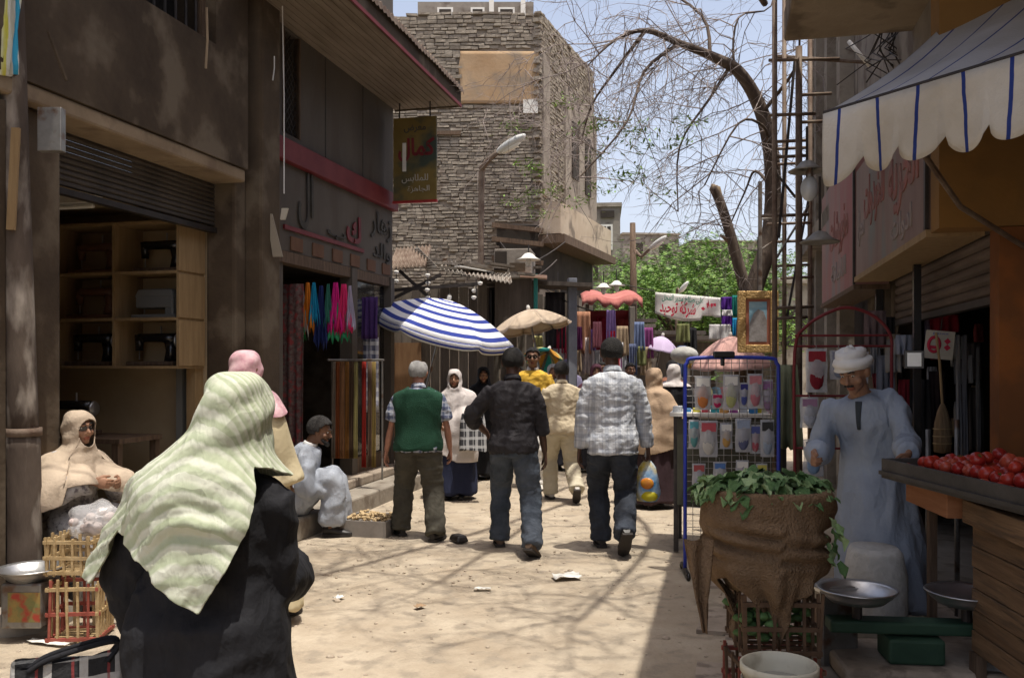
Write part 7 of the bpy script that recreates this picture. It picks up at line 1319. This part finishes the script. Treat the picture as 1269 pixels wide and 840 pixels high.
for i in range(44):
    px = xr.uniform(1078, 1216); py = xr.uniform(385, 520); k = xr.randrange(8); h_ = xr.uniform(18, 42)
    lb_ = (cw[k], where[0 if py > 480 else 2 if py < 405 else 5 if px > 1160 else 3 if px > 1115 else 1])
    if lb_ in used_: continue
    used_.add(lb_)
    hung(px, py, py+h_, xr.uniform(9, 20), HY+xr.uniform(.0, .5), cl(cc[k]), '%s pouch hung %s in the dim right shop' % (cw[k], where[0 if py > 480 else 2 if py < 405 else 5 if px > 1160 else 3 if px > 1115 else 1]), 'pouch', 'hung_pouch', 'small pouches hung in the right shop', i)
for i, (px, p0, p1, wp, c, l) in enumerate(((1188, 415, 575, 5, (.3, .3, .32), 'long grey strap, left one of the pair beside the broom'), (1196, 415, 580, 5, (.25, .25, .27), 'long grey strap, right one of the pair beside the broom'), (1203, 440, 475, 4, (.36, .36, .37), 'short pale strap hung aslant'), (1212, 430, 570, 4, (.2, .19, .19), 'thin dark strap nearest the ochre wall'))): hung(px, p0, p1, wp, HY-.3, cl(c), l, 'strap', 'hung_strap', 'straps hung in the right shop', i)
for i, (px, p0, p1, l) in enumerate(((1150, 612, 720, 'upright metal leg behind the scale, left'), (1186, 600, 730, 'upright metal leg behind the scale, right'))): a, b = P(px, p0-80, 5.6), P(px, p1, 5.6); tag(MB().tube([a, (a.x, a.y, .0)], .016, 8).build('metal_upright', MET_GREY, None, True), l, 'upright', 'metal uprights in the right shop')
cd = empty('card_sign', P(1166, 410, 6.3), -.25, 'white card with a red ring and small red diamonds hung tilted over the broom', 'sign'); cd.rotation_euler[1] = .1
part(MB().bb(-.095, .095, 0, .006, -.2, 0), 'card', mat('card_cream', (.48, .44, .36), (.54, .5, .42), sc=5), cd); q = MB(); q.tube([(-.035+.036*math.cos(t), -.004, -.1+.052*math.sin(t)) for t in np.linspace(0, 2*PI, 21)], .011, 6); part(q, 'red_ring', INK_RED, cd, smooth=True); part(MB().bb(-.066, -.004, -.006, -.002, -.13, -.108), 'red_bar', INK_RED, cd)
for x, z in ((.05, -.07), (.052, -.115)): part(MB().box((x, -.003, z), (.032, .004, .032), (0, PI/4, 0)), 'red_diamond', INK_RED, cd)
lettering('lettering', 'ممنوع', .02, frame((0, -.004, -.022), (1, 0, 0), (0, 0, 1)), INK_BLUE, cd, .1); part(MB().tube([(0, .003, 0), (0, .003, .12)], .003, 5), 'cord', MET_DARK, cd)
mr = empty('small_mirror', P(1133, 457, 6.2), -.35, 'small square mirror in a dark frame catching the light', 'mirror'); part(MB().bb(-.065, .065, 0, .015, 0, .13), 'frame', BLACK_IRON, mr, bevel=.005); part(MB().bb(-.045, .045, -.004, -.001, .018, .112), 'glass', mat('mirror_lit', (.85, .85, .82), rough=.35, metal=.3), mr)
br = empty('broom', P(1168, 560, 6.1), 0, 'upturned natural fibre broom with a thin handle leaning in the shop', 'broom'); part(MB().lathe([(.0, -.01), (.058, 0), (.062, .1), (.055, .2), (.036, .28), (.014, .33), (0, .34)], n=24, sy=.6), 'brush', mat('broom_fibre', (.2, .13, .07), (.29, .2, .115), sc=14, rough=.95, bump=.8, bsc=60, stretch=(1, 1, .15)), br, smooth=True); part(MB().tube([(0, 0, .32), (-.02, 0, .62), (-.045, 0, .82)], .009, 8), 'handle', WOOD_OCHRE, br)
for z in (.06, .11, .16): part(MB().lathe([(.0635, -.004), (.066, 0), (.0635, .004)], (0, 0, z), 24, sy=.6), 'binding', REED, br)

# ---------------------------------------------------------------- greens stand in the foreground
GX, GY = 1.15, 4.05
GS = empty('greens_basket', (GX, GY, 0), 0, 'basket of leafy greens wrapped in brown sacking on reed crates', 'basket')
def rings_sack(z, grow=0): return None
sack = [(1.03, 0, 0, .265, .23), (1.025, 0, 0, .292, .255), (.98, .005, 0, .295, .26), (.88, .01, 0, .282, .25), (.80, .005, 0, .272, .245), (.74, 0, 0, .28, .25), (.68, .005, 0, .26, .235), (.58, .015, 0, .205, .19), (.48, .02, 0, .165, .16), (.38, .03, 0, .15, .15), (.2, .05, 0, .1, .11)]
hx = [-3.2, -2.3, -1.9, -1.62, -1.45, -1.25, -.9, -.45, -.12, .0, .12, .4, .8, 1.15, 1.5, 1.9, 2.5, 3.2]; hz_ = [.66, .66, .62, .30, .36, .64, .66, .52, .36, .32, .42, .55, .62, .64, .68, .72, .68, .66]
def shem(a): f_ = ((a) % (2*PI))-PI; return float(np.interp(-f_, hx, hz_))
drape('sacking', sack, BURLAP, GS, 160, 70, hem=shem, folds=lambda a, z, s_: (.022*np.exp(-((z-.80-.04*math.sin(a*1.5))/.07)**2))*np.sin(z*85+2.6*math.sin(a*1.3))+.012*np.sin(z*26+3*math.sin(a+.6))+np.clip((.75-z)/.25, 0, 1)*(.028*np.sin(a*9+2*np.sin(z*7))+.014*np.sin(a*17+z*5))+.014*perlin(np.stack([z*0+math.cos(a)*3, z*0+math.sin(a)*3, z*7], -1)), solid=.006)
lower = [(.95, .01, .01, .25, .215), (.72, .01, .01, .24, .21), (.58, .01, .01, .17, .15)]; drape('basket_body', lower, mat('basket_weave', (.13, .085, .045), (.2, .14, .08), sc=30, rough=.9, bump=.6), GS, 48, 12)
tl = MB(); g = np.zeros((14, 6, 3))
for i in range(14):
    for j in range(6): v_ = i/13; u_ = j/5-.5; q = P(866+6*v_-2*math.sin(v_*3)+u_*(30*(1-v_)**1.2+5), 668+112*v_**.9, GY-.28); g[i, j] = (q.x-GX, q.y-GY+.03*math.sin(u_*7+v_*3)-.03*v_, q.z)
part(MB().grid(g), 'sacking_tail', BURLAP, GS, smooth=True, solid=.008)
part(MB().lathe([(0, 1.0), (.25, 1.0), (.26, .98)], sy=.86), 'dark_disc', DARK_HOLE, GS)  # dark flat disc beneath the leaves
# the leaves, each its own
def leaf_mesh(k):
    r_ = random.Random(k); L = 1.0; W = r_.uniform(.30, .42); X = np.zeros((7, 5, 3)); cv = r_.uniform(.1, .5); ws = [.05, .75, 1, .92, .68, .38, .04]
    for i in range(7):
        for j in range(5): u_ = (j/4*2-1); v_ = i/6; X[i, j] = (u_*W*ws[i], v_*L, .10*abs(u_)*(1-v_)-cv*v_*v_+.11*math.sin(v_*10+u_*4+k)*abs(u_)+.05*math.sin(u_*9+k))
    return MB().grid(X).mesh('leaf', LEAF[k % 3], True)
lm_ = [leaf_mesh(k) for k in range(12)]; lr2 = random.Random(17)
for i in range(190):
    a = lr2.uniform(0, 2*PI); rr_ = math.sqrt(lr2.random()); x, y = .262*rr_*math.cos(a), .22*rr_*math.sin(a)
    o = bpy.data.objects.new('leaf', lm_[lr2.randrange(12)]); link(o, GS); s_ = lr2.uniform(.06, .105)
    o.location = (x, y, 1.015+.06*(1-rr_**2)+lr2.uniform(-.02, .04)); o.scale = (s_, s_, s_); o.rotation_euler = (lr2.uniform(-.25, .45)-.25*rr_, lr2.uniform(-.5, .5), a-PI/2+lr2.uniform(-.9, .9))
for i in range(26):
    o = bpy.data.objects.new('leaf', lm_[(i*5) % 12]); link(o, GS); s_ = lr2.uniform(.05, .08); a = lr2.uniform(-2.6, -.4) if i < 5 else lr2.uniform(-3.5, -2.6)
    o.location = (.28*math.cos(a), .245*math.sin(a), 1.03+lr2.uniform(-.01, .03)); o.scale = (s_,)*3; o.rotation_euler = (-.75+lr2.uniform(-.4, .4), lr2.uniform(-.4, .4), a-PI/2+lr2.uniform(-.5, .5))
for i in range(9):
    o = bpy.data.objects.new('leaf', lm_[i]); link(o, GS); s_ = .07; o.location = (.235+lr2.uniform(-.03, .04), -.2+lr2.uniform(-.04, .06), .74+i*.024); o.scale = (s_,)*3; o.rotation_euler = (lr2.uniform(-1, 0), 0, lr2.uniform(-3, -1))
# crates under it
reed_crate((GX+.04, GY+.02, .01), .165, .18, .25, .05, 'lower reed crate under the basket of greens', True, 'reed crates under the greens', REED_SHADE); reed_crate((GX+.04, GY+.02, .31), .16, .18, .25, -.04, 'upper reed crate under the basket of greens', False, 'reed crates under the greens', REED_SHADE)
gm = MB()
for _ in range(60): gm.ball((random.uniform(-.16, .16), random.uniform(-.16, .16), random.uniform(.05, .2)), (.035, .03, .02), 6, 4)
tag(tag(gm.build('loose_greens', LEAF[0], None, True, loc=(GX+.04, GY+.02, .31)), 'dark wilted greens stuffed in the upper crate', 'greens'), kind='stuff')
bk = empty('plastic_bucket', (1.09, 3.62, 0), 0, 'cream plastic bucket on the ground below the sacking', 'bucket'); part(MB().lathe([(0, .012), (.118, .012), (.122, 0), (.146, .34), (.156, .345), (.157, .375), (.15, .38), (.146, .375), (.138, .34), (.114, .02), (0, .02)], n=40), 'body', PLASTIC_CREAM, bk, smooth=True); part(MB().lathe([(.147, .30), (.153, .305), (.153, .315), (.147, .32)], n=40), 'rim', PLASTIC_CREAM, bk, smooth=True); part(MB().tube([(.155*math.cos(t), .155*math.sin(t), .33-.1*max(0, math.sin(-t))) for t in np.linspace(-PI, 0, 15)], .004, 6), 'handle', MET_GREY, bk); part(MB().lathe([(0, .30), (.132, .30)], n=30), 'water', mat('grey_water', (.3, .3, .27), rough=.08, spec=.5), bk)
tn = empty('tall_tin', (1.63, 4.55, 0), R(8), 'tall dented tin standing between the basket and the scale', 'tin'); part(MB().bb(-.105, .105, -.1, .1, .0, .48), 'body', MET_GREY, tn, bevel=.02); part(MB().bb(-.108, .108, -.103, .103, .455, .47), 'rim', ALU, tn)
# scale with two pans
SCL = empty('pan_scale', (1.92, 4.3, 0), R(-6), 'green shop scale with two shallow metal pans', 'scale'); GRN = mat('scale_green', (.02, .05, .03), (.035, .075, .045), sc=6, rough=.6)
part(MB().bb(-.38, .42, -.06, .06, .30, .36), 'beam', GRN, SCL, bevel=.012); part(MB().bb(-.12, .14, -.1, .1, .17, .29), 'body', GRN, SCL, bevel=.015)
for x, s_ in ((-.24, 0), (.27, .0)):
    part(MB().tube([(x, 0, .36), (x, 0, .43)], .025, 10), 'pan_post', MET_DARK, SCL); part(MB().beam((x-.09, 0, .435), (x+.09, 0, .435), .03, .015), 'pan_arm', MET_DARK, SCL)
    part(MB().lathe([(0, .0), (.13, .0), (.165, .03), (.182, .055), (.19, .058), (.185, .064), (.17, .052), (.14, .012), (0, .008)], (x, 0, .445), 36), 'pan', ALU, SCL, smooth=True)
pl = empty('stone_plinth', (2.0, 4.35, 0), R(-6), 'rough stone plinth under the pan scale', 'plinth'); part(MB().bb(-.5, .6, -.42, .3, -.05, .085), 'lower_slab', CONCRETE, pl, bevel=.02); part(MB().bb(-.42, .45, -.25, .28, .087, .168), 'upper_slab', STONE_SLAB, pl, bevel=.02)
ws = empty('white_sack', (2.02, 4.95, 0), 0, 'white woven sack standing behind the left scale pan', 'sack'); mb = MB().lathe([(0, 0), (.15, .0), (.17, .2), (.165, .42), (.15, .55), (.13, .58), (.0, .56)], n=24); mb.v = [(x*(1+.08*math.sin(z*19+y*16)), y*(1+.08*math.sin(z*15+x*12)), z) for x, y, z in mb.v]; part(mb, 'body', mat('woven_white', (.42, .41, .38), (.52, .51, .48), sc=20, rough=.9, bump=.4), ws, smooth=True)
pb = empty('plastic_bag', (2.28, 4.2, .12), 0, 'crumpled clear plastic bag beside the plinth under the right pan', 'plastic bag'); mb = MB().ball((0, 0, 0), (.11, .1, .1), 16, 12); mb.v = [(x*(1+.2*math.sin(z*50+y*40)), y*(1+.2*math.sin(x*46)), z*(1+.15*math.sin(x*40+y*35))) for x, y, z in mb.v]; part(mb, 'bag', PLASTIC_CLEAR, pb, smooth=True)

# ---------------------------------------------------------------- tomato stall
TS = empty('tomato_stall', (2.35, 3.72, 0), R(-5), 'wooden stall of brown planks carrying the tomato tray', 'stall')
for i in range(6): part(MB().bb(-.235+.005*(i % 2), -.205, -1.4, .42, .26+i*.098, .354+i*.098), 'plank', WOOD_PLANK, TS, bevel=.004)
for i in range(6): part(MB().bb(-.2, .6, .40+.004*(i % 2), .425, .26+i*.098, .354+i*.098), 'plank', WOOD_PLANK, TS, bevel=.004)
part(MB().bb(-.245, -.2, .34, .42, -.02, .255), 'leg', WOOD_DARK, TS); part(MB().bb(-.245, -.2, -1.3, -1.22, -.02, .255), 'leg', WOOD_DARK, TS); part(MB().bb(.5, .56, .34, .4, -.02, .255), 'leg', WOOD_DARK, TS)
part(MB().bb(-.27, .6, -1.4, .44, .852, .96), 'top_rail', WOOD_PLANK, TS, bevel=.006)
# crate below the tray's far end
oc = empty('wooden_crate', V(TS.location)+V((-.14, .95, .86)), R(-5), 'orange brown crate wedged under the far end of the tomato tray', 'crate'); part(MB().bb(-.1, .3, -.45, .1, .0, .16), 'body', mat('crate_orange', (.30, .12, .05), (.38, .165, .075), sc=4, rough=.8, stretch=(2, .6, 8)), oc, bevel=.006); part(MB().bb(-.02, .02, -.02, .02, -.86, -.002), 'prop', WOOD_DARK, oc)
TR_ = empty('tomato_tray', V(TS.location)+V((-.26, -.14, .985)), R(4), 'dark wooden tray with a raised edge full of tomatoes', 'tray'); TD = mat('tray_dark', (.055, .048, .042), (.09, .08, .07), sc=5, rough=.6, bump=.15)
part(MB().bb(0, 1.0, -.0, 1.18, .0, .025), 'base', TD, TR_); part(MB().bb(-.02, .0, -.02, 1.2, .0, .105), 'edge', TD, TR_, bevel=.004); part(MB().bb(.001, 1.0, -.02, -.0, .0, .105), 'edge', TD, TR_, bevel=.004); part(MB().bb(.001, 1.0, 1.181, 1.2, .0, .105), 'edge', TD, TR_, bevel=.004); part(MB().bb(-.035, -.0205, -.035, 1.2, .02, .04), 'lip', TD, TR_); part(MB().bb(-.02, 1.0, -.035, -.0205, .02, .04), 'lip', TD, TR_)
TM = [mat('tomato_red', (.42, .028, .018), (.5, .05, .025), sc=6, rough=.28, spec=.5), mat('tomato_pinkish', (.46, .06, .035), (.52, .1, .05), sc=6, rough=.3, spec=.5), mat('tomato_deep', (.32, .018, .015), (.4, .03, .02), sc=6, rough=.28, spec=.5)]
STM = mat('tomato_stalk', (.06, .14, .03), rough=.7); tmesh = []
for k in range(3):
    q = MB(); prof = [(0, .72), (.14, .76), (.42, .84), (.75, .66), (.97, .2), (.98, -.15), (.78, -.58), (.4, -.78), (0, -.8)]; q.lathe(prof, n=18); q.v = [(x*(1+.05*math.cos(5*math.atan2(y, x)+k)*max(0, z+.1)), y*(1+.05*math.cos(5*math.atan2(y, x)+k)*max(0, z+.1)), z) for x, y, z in q.v]; tmesh.append(q.mesh('tomato', TM[k], True))
sq = MB()
for j in range(5): a = 2*PI*j/5; sq.tube([(0, 0, .74), (.2*math.cos(a), .2*math.sin(a), .8), (.4*math.cos(a), .4*math.sin(a), .86)], [.06, .05, .01], 5)
smesh = sq.mesh('stalk', STM, True); tr = random.Random(5); n_t = 0
Rt = Euler((0, 0, R(4))).to_matrix(); TB_ = V(TR_.location)
for lay, (nx, ny) in enumerate(((6, 14), (5, 12), (4, 9))):
    for i in range(nx):
        for j in range(ny):
            x = .06+lay*.05+i*.086+tr.uniform(-.012, .012); y = .06+lay*.06+j*.083+tr.uniform(-.012, .012)
            if lay == 2 and tr.random() < .6: continue
            if y > 1.13: continue
            s_ = tr.uniform(.031, .042); z = .056+lay*.05+tr.uniform(-.006, .006)
            kt = tr.randrange(3); o = bpy.data.objects.new('tomato', tmesh[kt]); COL.objects.link(o); o.location = TB_+Rt @ V((x, y, z)); o.scale = (s_,)*3; o.rotation_euler = (tr.uniform(-.9, .9), tr.uniform(-.9, .9), tr.uniform(0, 6)); q_ = 'far end' if y > .78 else 'middle' if y > .4 else 'near end'; tag(o, '%s tomato in the %s layer at the %s of the tray' % (['red', 'pinkish red', 'deep red'][kt], ['bottom', 'middle', 'topmost'][lay], q_), 'tomato', 'tomatoes heaped in the tray')
            if tr.random() < .4: c = bpy.data.objects.new('stalk', smesh); link(c, o)
            n_t += 1
